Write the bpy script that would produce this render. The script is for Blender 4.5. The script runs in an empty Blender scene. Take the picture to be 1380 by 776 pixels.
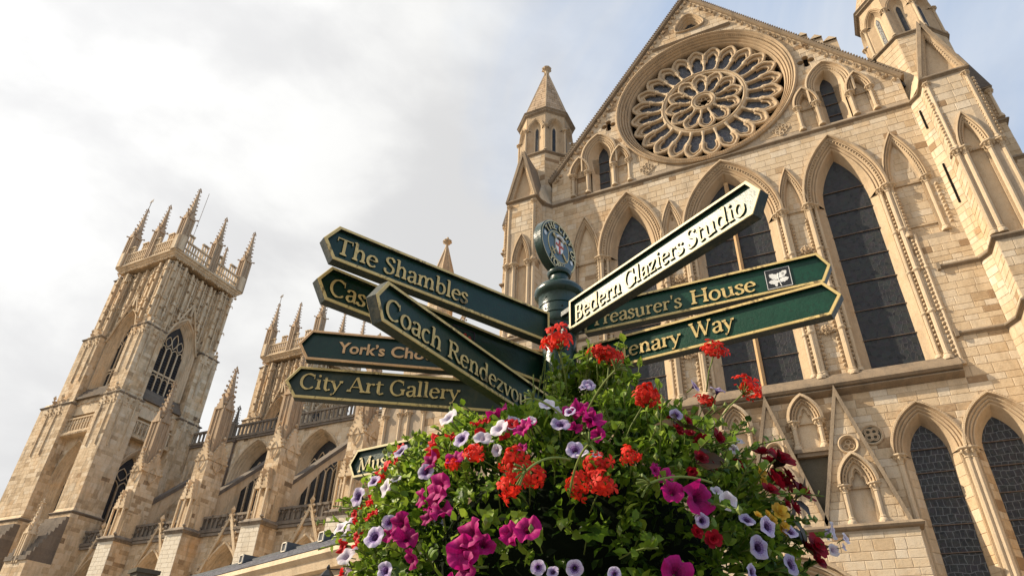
import bpy, math, random
from mathutils import Vector, Matrix, geometry
R = math.radians
rnd = random.Random(7)
SC = bpy.context.scene
COL = SC.collection

# ------------------------------------------------------------------ camera, sky, sun, exposure
CAM_Z = 1.6
RIGHT = Vector((0.8975672, 0.43949306, 0.03491379))
UP = Vector((0.21933452, -0.51382903, 0.82938055))
FWD = Vector((-0.38244671, 0.73676698, 0.55759208))
F_PX = 909.056
cam_d = bpy.data.cameras.new('camera')
cam = bpy.data.objects.new('camera', cam_d)
COL.objects.link(cam)
cam.matrix_world = Matrix(((RIGHT.x, UP.x, -FWD.x, 0), (RIGHT.y, UP.y, -FWD.y, 0), (RIGHT.z, UP.z, -FWD.z, CAM_Z), (0, 0, 0, 1)))
cam_d.lens = F_PX / 1380 * 36
cam_d.sensor_width = 36
cam_d.clip_start = 0.05
cam_d.clip_end = 6000
SC.camera = cam

SUN_AZ, SUN_EL = 248.0, 36.0       # compass azimuth (0 = +Y, 90 = +X)
sd = Vector((math.sin(R(SUN_AZ)) * math.cos(R(SUN_EL)), math.cos(R(SUN_AZ)) * math.cos(R(SUN_EL)), math.sin(R(SUN_EL))))
sun_d = bpy.data.lights.new('sun', 'SUN')
sun_d.energy = 5.0
sun_d.angle = R(0.6)
sun_d.color = (1.0, 0.86, 0.66)
sun = bpy.data.objects.new('sun', sun_d)
COL.objects.link(sun)
sun.rotation_euler = sd.to_track_quat('Z', 'Y').to_euler()
sun.location = (0, 0, 60)

world = bpy.data.worlds.new('World')
SC.world = world
world.use_nodes = True
wn, wl = world.node_tree.nodes, world.node_tree.links
wn.clear()


def wnode(t, **k):
    n = wn.new(t)
    for a, b in k.items():
        setattr(n, a, b)
    return n


w_out = wnode('ShaderNodeOutputWorld')
w_bg = wnode('ShaderNodeBackground')
w_bg.inputs['Strength'].default_value = 0.1
w_sky = wnode('ShaderNodeTexSky', sky_type='NISHITA', sun_disc=False)
w_sky.sun_elevation = R(SUN_EL)
w_sky.sun_rotation = R(SUN_AZ)
w_sky.air_density = 1.0
w_sky.dust_density = 1.5
w_tc = wnode('ShaderNodeTexCoord')
w_map = wnode('ShaderNodeMapping')
w_map.inputs['Scale'].default_value = (1.0, 1.0, 1.9)
w_map.inputs['Location'].default_value = (3.1, 0.4, 1.7)
wl.new(w_tc.outputs['Generated'], w_map.inputs['Vector'])
w_n1 = wnode('ShaderNodeTexNoise')
w_n1.inputs['Scale'].default_value = 3.1
w_n1.inputs['Detail'].default_value = 7
w_n1.inputs['Roughness'].default_value = 0.52
w_n1.inputs['Distortion'].default_value = 0.25
wl.new(w_map.outputs[0], w_n1.inputs['Vector'])
w_n2 = wnode('ShaderNodeTexNoise')
w_n2.inputs['Scale'].default_value = 2.2
w_n2.inputs['Detail'].default_value = 8
w_n2.inputs['Distortion'].default_value = 0.5
w_map2 = wnode('ShaderNodeMapping')
w_map2.inputs['Location'].default_value = (7.3, 2.2, 5.0)
wl.new(w_tc.outputs['Generated'], w_map2.inputs['Vector'])
wl.new(w_map2.outputs[0], w_n2.inputs['Vector'])
# cloud brightness: grey bodies, brighter rims, and the forward scatter round the veiled sun
w_cr = wnode('ShaderNodeValToRGB')
w_cr.color_ramp.elements[0].position = 0.38
w_cr.color_ramp.elements[0].color = (5.45, 5.45, 5.48, 1)
w_cr.color_ramp.elements[1].position = 0.64
w_cr.color_ramp.elements[1].color = (6.95, 6.93, 6.82, 1)
w_cr.color_ramp.interpolation = 'EASE'
wl.new(w_n1.outputs['Fac'], w_cr.inputs[0])
w_dot = wnode('ShaderNodeVectorMath', operation='DOT_PRODUCT')
wl.new(w_tc.outputs['Generated'], w_dot.inputs[0])
w_dot.inputs[1].default_value = sd
w_mr = wnode('ShaderNodeMapRange', interpolation_type='SMOOTHSTEP')
w_mr.inputs['From Min'].default_value = 0.5
w_mr.inputs['From Max'].default_value = 1.0
w_mr.inputs['To Min'].default_value = 1.0
w_mr.inputs['To Max'].default_value = 1.3
wl.new(w_dot.outputs['Value'], w_mr.inputs['Value'])
w_mul = wnode('ShaderNodeVectorMath', operation='SCALE')
wl.new(w_cr.outputs[0], w_mul.inputs[0])
wl.new(w_mr.outputs[0], w_mul.inputs['Scale'])
# gaps in the cloud, more of them away from the sun (north-east)
w_gap = wnode('ShaderNodeVectorMath', operation='DOT_PRODUCT')
wl.new(w_tc.outputs['Generated'], w_gap.inputs[0])
w_gap.inputs[1].default_value = (0.9, 0.0, 0.6)
w_add = wnode('ShaderNodeMath', operation='MULTIPLY_ADD')
wl.new(w_gap.outputs['Value'], w_add.inputs[0])
w_add.inputs[1].default_value = 0.42
wl.new(w_n2.outputs['Fac'], w_add.inputs[2])
w_cr2 = wnode('ShaderNodeValToRGB')
w_cr2.color_ramp.elements[0].position = 0.59
w_cr2.color_ramp.elements[0].color = (0, 0, 0, 1)
w_cr2.color_ramp.elements[1].position = 0.90
w_cr2.color_ramp.elements[1].color = (1, 1, 1, 1)
w_cr2.color_ramp.interpolation = 'EASE'
wl.new(w_add.outputs[0], w_cr2.inputs[0])
w_skyb = wnode('ShaderNodeVectorMath', operation='ADD')    # thin veil of cirrus over the blue
wl.new(w_sky.outputs[0], w_skyb.inputs[0])
w_skyb.inputs[1].default_value = (2.0, 2.6, 3.4)
w_mix = wnode('ShaderNodeMixRGB')
wl.new(w_cr2.outputs[0], w_mix.inputs[0])
wl.new(w_mul.outputs[0], w_mix.inputs[1])
wl.new(w_skyb.outputs[0], w_mix.inputs[2])
wl.new(w_mix.outputs[0], w_bg.inputs['Color'])
wl.new(w_bg.outputs[0], w_out.inputs['Surface'])

SC.view_settings.view_transform = 'Standard'
SC.view_settings.look = 'None'
SC.view_settings.exposure = 0.42
SC.view_settings.gamma = 1.0
SC.render.engine = 'CYCLES'
SC.cycles.max_bounces = 6
SC.cycles.diffuse_bounces = 3
SC.cycles.transparent_max_bounces = 6


def project(P):
    """pixel (photograph scale) and depth of a world point: used only to rank stones by how large they show"""
    v = Vector((P[0], P[1], P[2] - CAM_Z))
    z = v.dot(FWD)
    if z < 0.1:
        return None
    return 690 + F_PX * v.dot(RIGHT) / z, 388 - F_PX * v.dot(UP) / z, z


# ------------------------------------------------------------------ materials
def new_mat(name):
    m = bpy.data.materials.new(name)
    m.use_nodes = True
    nt = m.node_tree
    b = nt.nodes['Principled BSDF']
    return m, nt, b


def N(nt, t, **k):
    n = nt.nodes.new(t)
    for a, b in k.items():
        if a.startswith('i_'):
            n.inputs[a[2:].replace('_', ' ')].default_value = b
        else:
            setattr(n, a, b)
    return n


def ramp(nt, stops, interp='LINEAR'):
    r = nt.nodes.new('ShaderNodeValToRGB')
    e = r.color_ramp.elements
    while len(e) < len(stops):
        e.new(0.5)
    for el, (p, c) in zip(e, stops):
        el.position = p
        el.color = (*c, 1) if len(c) == 3 else c
    r.color_ramp.interpolation = interp
    return r


def mixc(nt, fac, a, b, mode='MIX'):
    m = nt.nodes.new('ShaderNodeMixRGB')
    m.blend_type = mode
    for i, s in enumerate((fac, a, b)):
        if hasattr(s, 'is_linked') or hasattr(s, 'links'):
            nt.links.new(s, m.inputs[i])
        elif isinstance(s, (int, float)):
            m.inputs[i].default_value = s
        else:
            m.inputs[i].default_value = (*s, 1)
    return m.outputs[0]


def stone_mat(name, cols, stain=0.35, stain_col=(0.10, 0.085, 0.07), rough=0.88, bump=0.5, big=0.45, orange=0.3, sscale=1.0):
    """limestone: three tones by face attribute 'tone', mottling, iron-orange patches, dark weathering streaks, pitted relief"""
    m, nt, b = new_mat(name)
    L = nt.links
    tc = N(nt, 'ShaderNodeTexCoord')
    at = N(nt, 'ShaderNodeAttribute', attribute_name='tone')
    n1 = N(nt, 'ShaderNodeTexNoise', i_Scale=big, i_Detail=5.0, i_Roughness=0.6)
    n2 = N(nt, 'ShaderNodeTexNoise', i_Scale=5.5 * sscale, i_Detail=6.0, i_Roughness=0.65)
    n4 = N(nt, 'ShaderNodeTexNoise', i_Scale=28.0, i_Detail=4.0, i_Roughness=0.7)
    for n in (n1, n2, n4):
        L.new(tc.outputs['Object'], n.inputs['Vector'])
    # tone + noise -> base colour
    ad = N(nt, 'ShaderNodeMath', operation='MULTIPLY_ADD')
    L.new(n2.outputs['Fac'], ad.inputs[0])
    ad.inputs[1].default_value = 0.5
    L.new(at.outputs['Fac'], ad.inputs[2])
    sb = N(nt, 'ShaderNodeMath', operation='SUBTRACT')
    L.new(ad.outputs[0], sb.inputs[0])
    sb.inputs[1].default_value = 0.25
    r = ramp(nt, [(i / (len(cols) - 1), q) for i, q in enumerate(cols)])
    L.new(sb.outputs[0], r.inputs[0])
    ro = ramp(nt, [(0.56, (0, 0, 0)), (0.72, (1, 1, 1))])
    L.new(n1.outputs['Fac'], ro.inputs[0])
    om = N(nt, 'ShaderNodeMath', operation='MULTIPLY')
    L.new(ro.outputs[0], om.inputs[0])
    om.inputs[1].default_value = orange
    cm = cols[len(cols) // 2]
    c = mixc(nt, om.outputs[0], r.outputs[0], (cm[0] * 1.0, cm[1] * 0.76, cm[2] * 0.5))
    # weathering streaks: noise stretched vertically
    mp = N(nt, 'ShaderNodeMapping')
    mp.inputs['Scale'].default_value = (1.5 * sscale, 1.5 * sscale, 0.32 * sscale)
    L.new(tc.outputs['Object'], mp.inputs['Vector'])
    n3 = N(nt, 'ShaderNodeTexNoise', i_Scale=1.4, i_Detail=7.0, i_Roughness=0.68)
    L.new(mp.outputs[0], n3.inputs['Vector'])
    rs = ramp(nt, [(0.47, (0, 0, 0)), (0.70, (1, 1, 1))])
    L.new(n3.outputs['Fac'], rs.inputs[0])
    sm = N(nt, 'ShaderNodeMath', operation='MULTIPLY')
    L.new(rs.outputs[0], sm.inputs[0])
    sm.inputs[1].default_value = stain
    c = mixc(nt, sm.outputs[0], c, stain_col)
    rp = ramp(nt, [(0.30, (0.62, 0.62, 0.62)), (0.5, (1, 1, 1))])
    L.new(n4.outputs['Fac'], rp.inputs[0])
    c = mixc(nt, 0.55, c, rp.outputs[0], 'MULTIPLY')
    L.new(c, b.inputs['Base Color'])
    b.inputs['Roughness'].default_value = rough
    b.inputs['Specular IOR Level'].default_value = 0.2
    bp = N(nt, 'ShaderNodeBump', i_Strength=bump, i_Distance=0.03)
    mx = N(nt, 'ShaderNodeMath', operation='ADD')
    L.new(n2.outputs['Fac'], mx.inputs[0])
    L.new(n4.outputs['Fac'], mx.inputs[1])
    L.new(mx.outputs[0], bp.inputs['Height'])
    L.new(bp.outputs[0], b.inputs['Normal'])
    return m


def paint_mat(name, col, rough=0.35, wear=None, wear_amt=0.5, bump=0.15, scale=40, metallic=0.0, coat=0.0, spec=0.5):
    m, nt, b = new_mat(name)
    L = nt.links
    tc = N(nt, 'ShaderNodeTexCoord')
    n = N(nt, 'ShaderNodeTexNoise', i_Scale=float(scale), i_Detail=6.0, i_Roughness=0.65)
    L.new(tc.outputs['Object'], n.inputs['Vector'])
    n2 = N(nt, 'ShaderNodeTexNoise', i_Scale=float(scale) * 0.18, i_Detail=5.0, i_Roughness=0.6)
    L.new(tc.outputs['Object'], n2.inputs['Vector'])
    r0 = ramp(nt, [(0.3, tuple(x * 0.7 for x in col)), (0.7, tuple(min(1, x * 1.25) for x in col))])
    L.new(n2.outputs['Fac'], r0.inputs[0])
    c = r0.outputs[0]
    if wear:
        r = ramp(nt, [(0.60, (0, 0, 0)), (0.68, (1, 1, 1))])
        ml = N(nt, 'ShaderNodeMath', operation='MULTIPLY_ADD')
        L.new(n.outputs['Fac'], ml.inputs[0])
        ml.inputs[1].default_value = 0.5
        hh = N(nt, 'ShaderNodeMath', operation='MULTIPLY')
        L.new(n2.outputs['Fac'], hh.inputs[0])
        hh.inputs[1].default_value = 0.62
        L.new(hh.outputs[0], ml.inputs[2])
        L.new(ml.outputs[0], r.inputs[0])
        k = N(nt, 'ShaderNodeMath', operation='MULTIPLY')
        L.new(r.outputs[0], k.inputs[0])
        k.inputs[1].default_value = wear_amt
        c = mixc(nt, k.outputs[0], c, wear)
    L.new(c, b.inputs['Base Color'])
    b.inputs['Roughness'].default_value = rough
    b.inputs['Metallic'].default_value = metallic
    b.inputs['Specular IOR Level'].default_value = spec
    b.inputs['Coat Weight'].default_value = coat
    bp = N(nt, 'ShaderNodeBump', i_Strength=bump, i_Distance=0.004)
    L.new(n.outputs['Fac'], bp.inputs['Height'])
    L.new(bp.outputs[0], b.inputs['Normal'])
    return m


def glass_mat(name, scale=9.0, lead=(0.16, 0.16, 0.17), dark=(0.012, 0.014, 0.018), amount=0.6, grid=None):
    """leaded church glass seen from outside: dark panes, cames and a protective mesh catching the light"""
    m, nt, b = new_mat(name)
    L = nt.links
    tc = N(nt, 'ShaderNodeTexCoord')
    mp = N(nt, 'ShaderNodeMapping')
    L.new(tc.outputs['Object'], mp.inputs['Vector'])
    v = N(nt, 'ShaderNodeTexVoronoi', feature='DISTANCE_TO_EDGE', i_Scale=scale, i_Randomness=0.75)
    L.new(mp.outputs[0], v.inputs['Vector'])
    rv = ramp(nt, [(0.0, (1, 1, 1)), (0.05, (0, 0, 0))])
    L.new(v.outputs['Distance'], rv.inputs[0])
    vc = N(nt, 'ShaderNodeTexVoronoi', feature='F1', i_Scale=scale, i_Randomness=0.75)
    L.new(mp.outputs[0], vc.inputs['Vector'])
    lines = rv.outputs[0]
    if grid:       # rectangular leading of the panels, with the small pieces inside it
        sx = N(nt, 'ShaderNodeSeparateXYZ')
        L.new(tc.outputs['Object'], sx.inputs[0])
        cx = N(nt, 'ShaderNodeCombineXYZ')
        L.new(sx.outputs['X'], cx.inputs['X'])
        L.new(sx.outputs['Z'], cx.inputs['Y'])
        bk = N(nt, 'ShaderNodeTexBrick', i_Scale=1.0, offset=0.5)
        bk.inputs['Brick Width'].default_value = grid[0]
        bk.inputs['Row Height'].default_value = grid[1]
        bk.inputs['Mortar Size'].default_value = 0.010
        bk.inputs['Mortar Smooth'].default_value = 0.2
        dn = N(nt, 'ShaderNodeTexNoise', i_Scale=2.2, i_Detail=2.0)
        L.new(tc.outputs['Object'], dn.inputs['Vector'])
        dm = N(nt, 'ShaderNodeMixRGB', i_Fac=0.22)
        dm.blend_type = 'ADD'
        L.new(cx.outputs[0], dm.inputs[1])
        L.new(dn.outputs['Color'], dm.inputs[2])
        L.new(dm.outputs[0], bk.inputs['Vector'])
        wk = N(nt, 'ShaderNodeMath', operation='MULTIPLY')
        L.new(rv.outputs[0], wk.inputs[0])
        wk.inputs[1].default_value = 0.35
        mxx = N(nt, 'ShaderNodeMath', operation='MAXIMUM')
        L.new(wk.outputs[0], mxx.inputs[0])
        L.new(bk.outputs['Fac'], mxx.inputs[1])
        lines = mxx.outputs[0]
    hs = N(nt, 'ShaderNodeHueSaturation', i_Saturation=0.2, i_Value=0.06)
    L.new(vc.outputs['Color'], hs.inputs['Color'])
    c0 = mixc(nt, 0.5, dark, hs.outputs[0])
    k = N(nt, 'ShaderNodeMath', operation='MULTIPLY')
    L.new(lines, k.inputs[0])
    k.inputs[1].default_value = amount
    c = mixc(nt, k.outputs[0], c0, lead)
    L.new(c, b.inputs['Base Color'])
    rr = N(nt, 'ShaderNodeMath', operation='MULTIPLY_ADD')
    L.new(rv.outputs[0], rr.inputs[0])
    rr.inputs[1].default_value = 0.4
    rr.inputs[2].default_value = 0.42
    L.new(rr.outputs[0], b.inputs['Roughness'])
    b.inputs['Specular IOR Level'].default_value = 0.3
    nz = N(nt, 'ShaderNodeTexNoise', i_Scale=14.0, i_Detail=3.0)
    L.new(tc.outputs['Object'], nz.inputs['Vector'])
    ad = N(nt, 'ShaderNodeMath', operation='ADD')
    L.new(nz.outputs['Fac'], ad.inputs[0])
    L.new(rv.outputs[0], ad.inputs[1])
    bp = N(nt, 'ShaderNodeBump', i_Strength=0.35, i_Distance=0.02)
    L.new(ad.outputs[0], bp.inputs['Height'])
    L.new(bp.outputs[0], b.inputs['Normal'])
    return m


CREAM = [(0.33, 0.215, 0.12), (0.57, 0.42, 0.26), (0.64, 0.50, 0.335), (0.66, 0.55, 0.41), (0.76, 0.66, 0.51)]
TAN = [(0.36, 0.25, 0.155), (0.54, 0.405, 0.26), (0.64, 0.525, 0.38)]
OLD = [(0.22, 0.15, 0.09), (0.50, 0.36, 0.215), (0.68, 0.515, 0.33), (0.73, 0.59, 0.415), (0.78, 0.67, 0.51)]
M = {}
M['ashlar'] = stone_mat('ashlar limestone', CREAM, stain=0.42, stain_col=(0.23, 0.165, 0.105), orange=0.6)
M['joint'] = stone_mat('lime mortar joints', [(0.34, 0.26, 0.18), (0.45, 0.355, 0.25), (0.52, 0.42, 0.31)], stain=0.35)
M['carved'] = stone_mat('carved limestone', TAN, stain=0.42, orange=0.4, big=0.8)
M['shaft'] = stone_mat('pale shaft limestone', [(0.42, 0.31, 0.2), (0.58, 0.45, 0.30), (0.68, 0.55, 0.4)], stain=0.2, orange=0.3)
M['dark_string'] = stone_mat('weathered string course', [(0.17, 0.13, 0.09), (0.28, 0.215, 0.15), (0.44, 0.35, 0.25)], stain=0.55)
M['coping'] = stone_mat('lichened coping', [(0.16, 0.12, 0.085), (0.30, 0.225, 0.15), (0.46, 0.36, 0.25)], stain=0.6)
M['old'] = stone_mat('old weathered limestone', OLD, stain=0.55, stain_col=(0.15, 0.115, 0.08), orange=0.55, big=0.28, sscale=0.7, bump=0.8)
M['old_pale'] = stone_mat('sunlit front and pale frame stone', [(0.60, 0.51, 0.38), (0.72, 0.63, 0.49), (0.78, 0.70, 0.57)], stain=0.2, orange=0.15, sscale=0.7)  # paler copy of old limestone; painted sunlight on pier fronts, plain colour on frames
M['old_dark'] = stone_mat('blackened parapet stone', [(0.12, 0.10, 0.085), (0.24, 0.195, 0.15), (0.4, 0.32, 0.23)], stain=0.7, sscale=0.8, bump=0.9)
M['pinnacle'] = stone_mat('pinkish pinnacle limestone', [(0.24, 0.165, 0.10), (0.48, 0.345, 0.22), (0.60, 0.46, 0.33)], stain=0.55, orange=0.4)
M['slab'] = stone_mat('grimy memorial slab', [(0.06, 0.055, 0.04), (0.10, 0.09, 0.065), (0.15, 0.13, 0.1)], stain=0.5)
M['mullion'] = stone_mat('ochre mullion', [(0.40, 0.24, 0.11), (0.52, 0.33, 0.16), (0.6, 0.42, 0.25)], stain=0.1, orange=0.4)
M['glass'] = glass_mat('leaded glass', 7.5, amount=0.28, lead=(0.10, 0.10, 0.105))
M['glass_low'] = glass_mat('leaded glass with pale cames', 9.0, lead=(0.19, 0.20, 0.21), amount=0.55, grid=(0.17, 0.22))
M['glass_rose'] = glass_mat('rose glass', 5.5, lead=(0.30, 0.32, 0.36), dark=(0.09, 0.105, 0.14), amount=0.7)
M['iron'] = paint_mat('rusted iron', (0.13, 0.09, 0.065), rough=0.7, bump=0.3)
M['slate'] = stone_mat('slate', [(0.07, 0.07, 0.08), (0.12, 0.12, 0.14), (0.19, 0.19, 0.215)], stain=0.3, orange=0.0, rough=0.6)
M['lead'] = stone_mat('lead roof', [(0.07, 0.075, 0.08), (0.11, 0.115, 0.12), (0.16, 0.16, 0.165)], stain=0.2, orange=0.0, rough=0.6)
M['louvre'] = stone_mat('belfry louvre slate', [(0.025, 0.025, 0.03), (0.045, 0.043, 0.045), (0.07, 0.065, 0.06)], stain=0.3, orange=0)
M['void'] = paint_mat('unlit interior', (0.012, 0.011, 0.01), rough=0.9, spec=0.0)
M['ground'] = stone_mat('york stone paving', [(0.16, 0.145, 0.12), (0.24, 0.21, 0.18), (0.32, 0.29, 0.25)], stain=0.3, orange=0.1)


# ------------------------------------------------------------------ mesh building
def IDF(x, y, z):
    return (x, y, z)


EACH = {'string_course', 'stair_slit', 'side_wall', 'roof_stack', 'roof_slope', 'gallery_ledge'}


class MB:
    def __init__(s, fr=IDF, tone=None):
        s.v, s.f, s.mi, s.t, s.fr, s.tone, s.sm, s.calls = [], [], [], [], fr, tone, [], []

    def add(s, verts, faces, mi=0, tone=None, smooth=False):
        o = len(s.v)
        s.v.extend(s.fr(*p) for p in verts)
        s.calls.append((o, len(s.f)))
        t = tone if tone is not None else (s.tone if s.tone is not None else 0.35 + 0.3 * rnd.random())
        for f in faces:
            s.f.append([i + o for i in f])
            s.mi.append(mi)
            s.t.append(t)
            s.sm.append(smooth)

    def box(s, x0, x1, y0, y1, z0, z1, mi=0, tone=None):
        s.add([(x0, y0, z0), (x1, y0, z0), (x1, y1, z0), (x0, y1, z0), (x0, y0, z1), (x1, y0, z1), (x1, y1, z1), (x0, y1, z1)],
              [(0, 1, 5, 4), (1, 2, 6, 5), (2, 3, 7, 6), (3, 0, 4, 7), (4, 5, 6, 7), (3, 2, 1, 0)], mi, tone)

    def hexa(s, lo, hi, mi=0, tone=None):
        """loft between two equal-count rings given as 3D points, capped"""
        n = len(lo)
        fs = [(i, (i + 1) % n, n + (i + 1) % n, n + i) for i in range(n)] + [tuple(range(n - 1, -1, -1)), tuple(range(n, 2 * n))]
        s.add(list(lo) + list(hi), fs, mi, tone)

    def prism(s, poly, z0, z1, mi=0, tone=None):
        """plan polygon (x,y) extruded up"""
        s.hexa([(x, y, z0) for x, y in poly], [(x, y, z1) for x, y in poly], mi, tone)

    def slab(s, poly, y0, y1, mi=0, tone=None):
        """elevation polygon (x,z) extruded in y"""
        s.hexa([(x, y0, z) for x, z in poly], [(x, y1, z) for x, z in poly], mi, tone)

    def lathe(s, cx, cy, prof, n=10, a0=0.0, mi=0, tone=None, smooth=True, cap=True):
        vs, fs = [], []
        for r, z in prof:
            for i in range(n):
                a = a0 + 2 * math.pi * i / n
                vs.append((cx + r * math.sin(a), cy - r * math.cos(a), z))
        for j in range(len(prof) - 1):
            for i in range(n):
                k = (i + 1) % n
                fs.append((j * n + i, j * n + k, (j + 1) * n + k, (j + 1) * n + i))
        if cap:
            fs.append(tuple(range(n - 1, -1, -1)))
            fs.append(tuple((len(prof) - 1) * n + i for i in range(n)))
        s.add(vs, fs, mi, tone, smooth)

    def tube(s, path, r, n=6, mi=0, tone=None, smooth=True, closed=False, taper=None):
        P = [Vector(p) for p in path]
        vs, fs = [], []
        m = len(P)
        up = Vector((0.03, 0.99, 0.05)).normalized()
        for j, p in enumerate(P):
            a = P[(j - 1) % m] if (closed or j > 0) else P[j]
            b = P[(j + 1) % m] if (closed or j < m - 1) else P[j]
            t = (b - a)
            if t.length < 1e-9:
                t = Vector((0, 0, 1))
            t.normalize()
            u = up.cross(t)
            if u.length < 0.1:
                u = Vector((1, 0, 0)).cross(t)
            u.normalize()
            w = t.cross(u)
            rr = r if taper is None else r * (1 + (taper - 1) * j / max(1, m - 1))
            for i in range(n):
                an = 2 * math.pi * i / n
                vs.append(tuple(p + u * rr * math.cos(an) + w * rr * math.sin(an)))
        for j in range(m if closed else m - 1):
            for i in range(n):
                k = (i + 1) % n
                q = (j + 1) % m
                fs.append((j * n + i, j * n + k, q * n + k, q * n + i))
        if not closed:
            fs.append(tuple(range(n - 1, -1, -1)))
            fs.append(tuple((m - 1) * n + i for i in range(n)))
        s.add(vs, fs, mi, tone, smooth)

    def grid(s, rows, mi=0, tone=None, smooth=True, loop=False):
        """rows of equal length of 3D points"""
        n = len(rows[0])
        fs = []
        for j in range(len(rows) - 1):
            for i in range(n if loop else n - 1):
                k = (i + 1) % n
                fs.append((j * n + i, j * n + k, (j + 1) * n + k, (j + 1) * n + i))
        s.add([p for r in rows for p in r], fs, mi, tone, smooth)

    def pyr(s, c, sx, sy, sz, axis='y', mi=0, tone=None):
        """four-sided pyramid, base centre c, tip along -y (or +z)"""
        x, y, z = c
        if axis == 'y':
            vs = [(x - sx, y, z - sz), (x + sx, y, z - sz), (x + sx, y, z + sz), (x - sx, y, z + sz), (x, y - sy, z)]
        else:
            vs = [(x - sx, y - sy, z), (x + sx, y - sy, z), (x + sx, y + sy, z), (x - sx, y + sy, z), (x, y, z + sz)]
        s.add(vs, [(0, 1, 4), (1, 2, 4), (2, 3, 4), (3, 0, 4), (3, 2, 1, 0)], mi, tone)

    def blob(s, c, r, mi=0, tone=None, sq=1.0):
        """small carved boss: a jittered octahedron, once subdivided"""
        x, y, z = c
        j = lambda: r * (0.8 + 0.4 * rnd.random())
        a = r * 0.66
        vs = [(x + j(), y, z), (x - j(), y, z), (x, y + j(), z), (x, y - j(), z), (x, y, z + j() * sq), (x, y, z - j() * sq)]
        s.add(vs, [(0, 2, 4), (2, 1, 4), (1, 3, 4), (3, 0, 4), (2, 0, 5), (1, 2, 5), (3, 1, 5), (0, 3, 5)], mi, tone)

    def mesh(s, name, mats):
        me = bpy.data.meshes.new(name)
        me.from_pydata(s.v, [], s.f)
        for m in mats:
            me.materials.append(m)
        me.polygons.foreach_set('material_index', s.mi)
        me.polygons.foreach_set('use_smooth', s.sm)
        at = me.attributes.new('tone', 'FLOAT', 'FACE')
        at.data.foreach_set('value', s.t)
        me.update()
        return me

    def build(s, name, mats, parent=None, label=None, kind=None, smooth_angle=True):
        if not isinstance(mats, (list, tuple)):
            mats = [mats]
        if name in EACH and len(s.calls) > 1:      # every run is a part of its own
            o = None
            cs = s.calls + [(len(s.v), len(s.f))]
            for (v0, f0), (v1, f1) in zip(cs[:-1], cs[1:]):
                q = MB()
                q.v, q.f, q.mi, q.t, q.sm = s.v[v0:v1], [[i - v0 for i in f] for f in s.f[f0:f1]], s.mi[f0:f1], s.t[f0:f1], s.sm[f0:f1]
                o = q.build(name, mats, parent, label, kind)
            return o
        me = s.mesh(name, mats)
        if any(s.sm):
            me.set_sharp_from_angle(angle=R(38))
        o = bpy.data.objects.new(name, me)
        COL.objects.link(o)
        if parent is not None:
            o.parent = parent
        if label:
            o['label'] = label
        if kind:
            o['kind'] = kind
        return o


def thing(name, label, cat, loc=(0, 0, 0), group=None):
    o = bpy.data.objects.new(name, None)
    o.empty_display_size = 0.3
    COL.objects.link(o)
    o.location = loc
    o['label'] = label
    o['category'] = cat
    if group:
        o['group'] = group
    return o


def dup(o, parent=None, loc=None):
    c = o.copy()
    COL.objects.link(c)
    c.parent = parent
    if loc is not None:
        c.location = loc
    for ch in o.children:
        dup(ch, c)
    return c


# ------------------------------------------------------------------ gothic geometry
def arc_xy(cx, zs, w, r, d=0.0, n=9):
    """pointed arch outline from left spring over the apex to right spring; half width w, rise r, offset d outwards"""
    Rr = (w * w + r * r) / (2 * w)
    a = Rr - w
    Rd = Rr + d
    th = math.acos(max(-1, min(1, a / Rd)))
    right = [(cx - a + Rd * math.cos(th * i / n), zs + Rd * math.sin(th * i / n)) for i in range(n + 1)]
    left = [(2 * cx - x, z) for x, z in right]
    return left + right[::-1][1:]


def opening(cx, z0, zs, w, r, d=0.0, n=8):
    return [(cx - w - d, z0)] + arc_xy(cx, zs, w, r, d, n) + [(cx + w + d, z0)]


def rollprof(d0, d1, y0, y1, k, amp, seg=5):
    """moulded profile: k rolls between outer (d0,y0) and inner (d1,y1)"""
    out = []
    m = k * seg
    for i in range(m + 1):
        t = i / m
        out.append((d0 + (d1 - d0) * t, y0 + (y1 - y0) * t - amp * abs(math.sin(math.pi * k * t))))
    return out


def mould(mb, cx, zs, w, r, prof, zb=None, n=9, tone=None):
    rows = []
    for d, y in prof:
        pts = arc_xy(cx, zs, w, r, d, n)
        if zb is not None:
            pts = [(pts[0][0], zb)] + pts + [(pts[-1][0], zb)]
        rows.append([(x, y, z) for x, z in pts])
    mb.grid(rows, tone=tone)


def dogtooth_arch(mb, cx, zs, w, r, d, y, size=0.05, step=None):
    step = step or size * 2.3
    Rr = (w * w + r * r) / (2 * w)
    a = Rr - w
    Rd = Rr + d
    th = math.acos(max(-1, min(1, a / Rd)))
    n = int(Rd * th / step)
    for i in range(n):
        t = th * (i + 0.5) / n
        for sgn in (1, -1):
            x = cx + sgn * (-a + Rd * math.cos(t))
            mb.pyr((x, y, zs + Rd * math.sin(t)), size, size * 1.1, size)


def dogtooth_line(mb, x, y, z0, z1, size=0.05, step=None):
    step = step or size * 2.3
    n = max(1, int((z1 - z0) / step))
    for i in range(n):
        mb.pyr((x, y, z0 + (i + 0.5) * step), size, size * 1.1, size)


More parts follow.
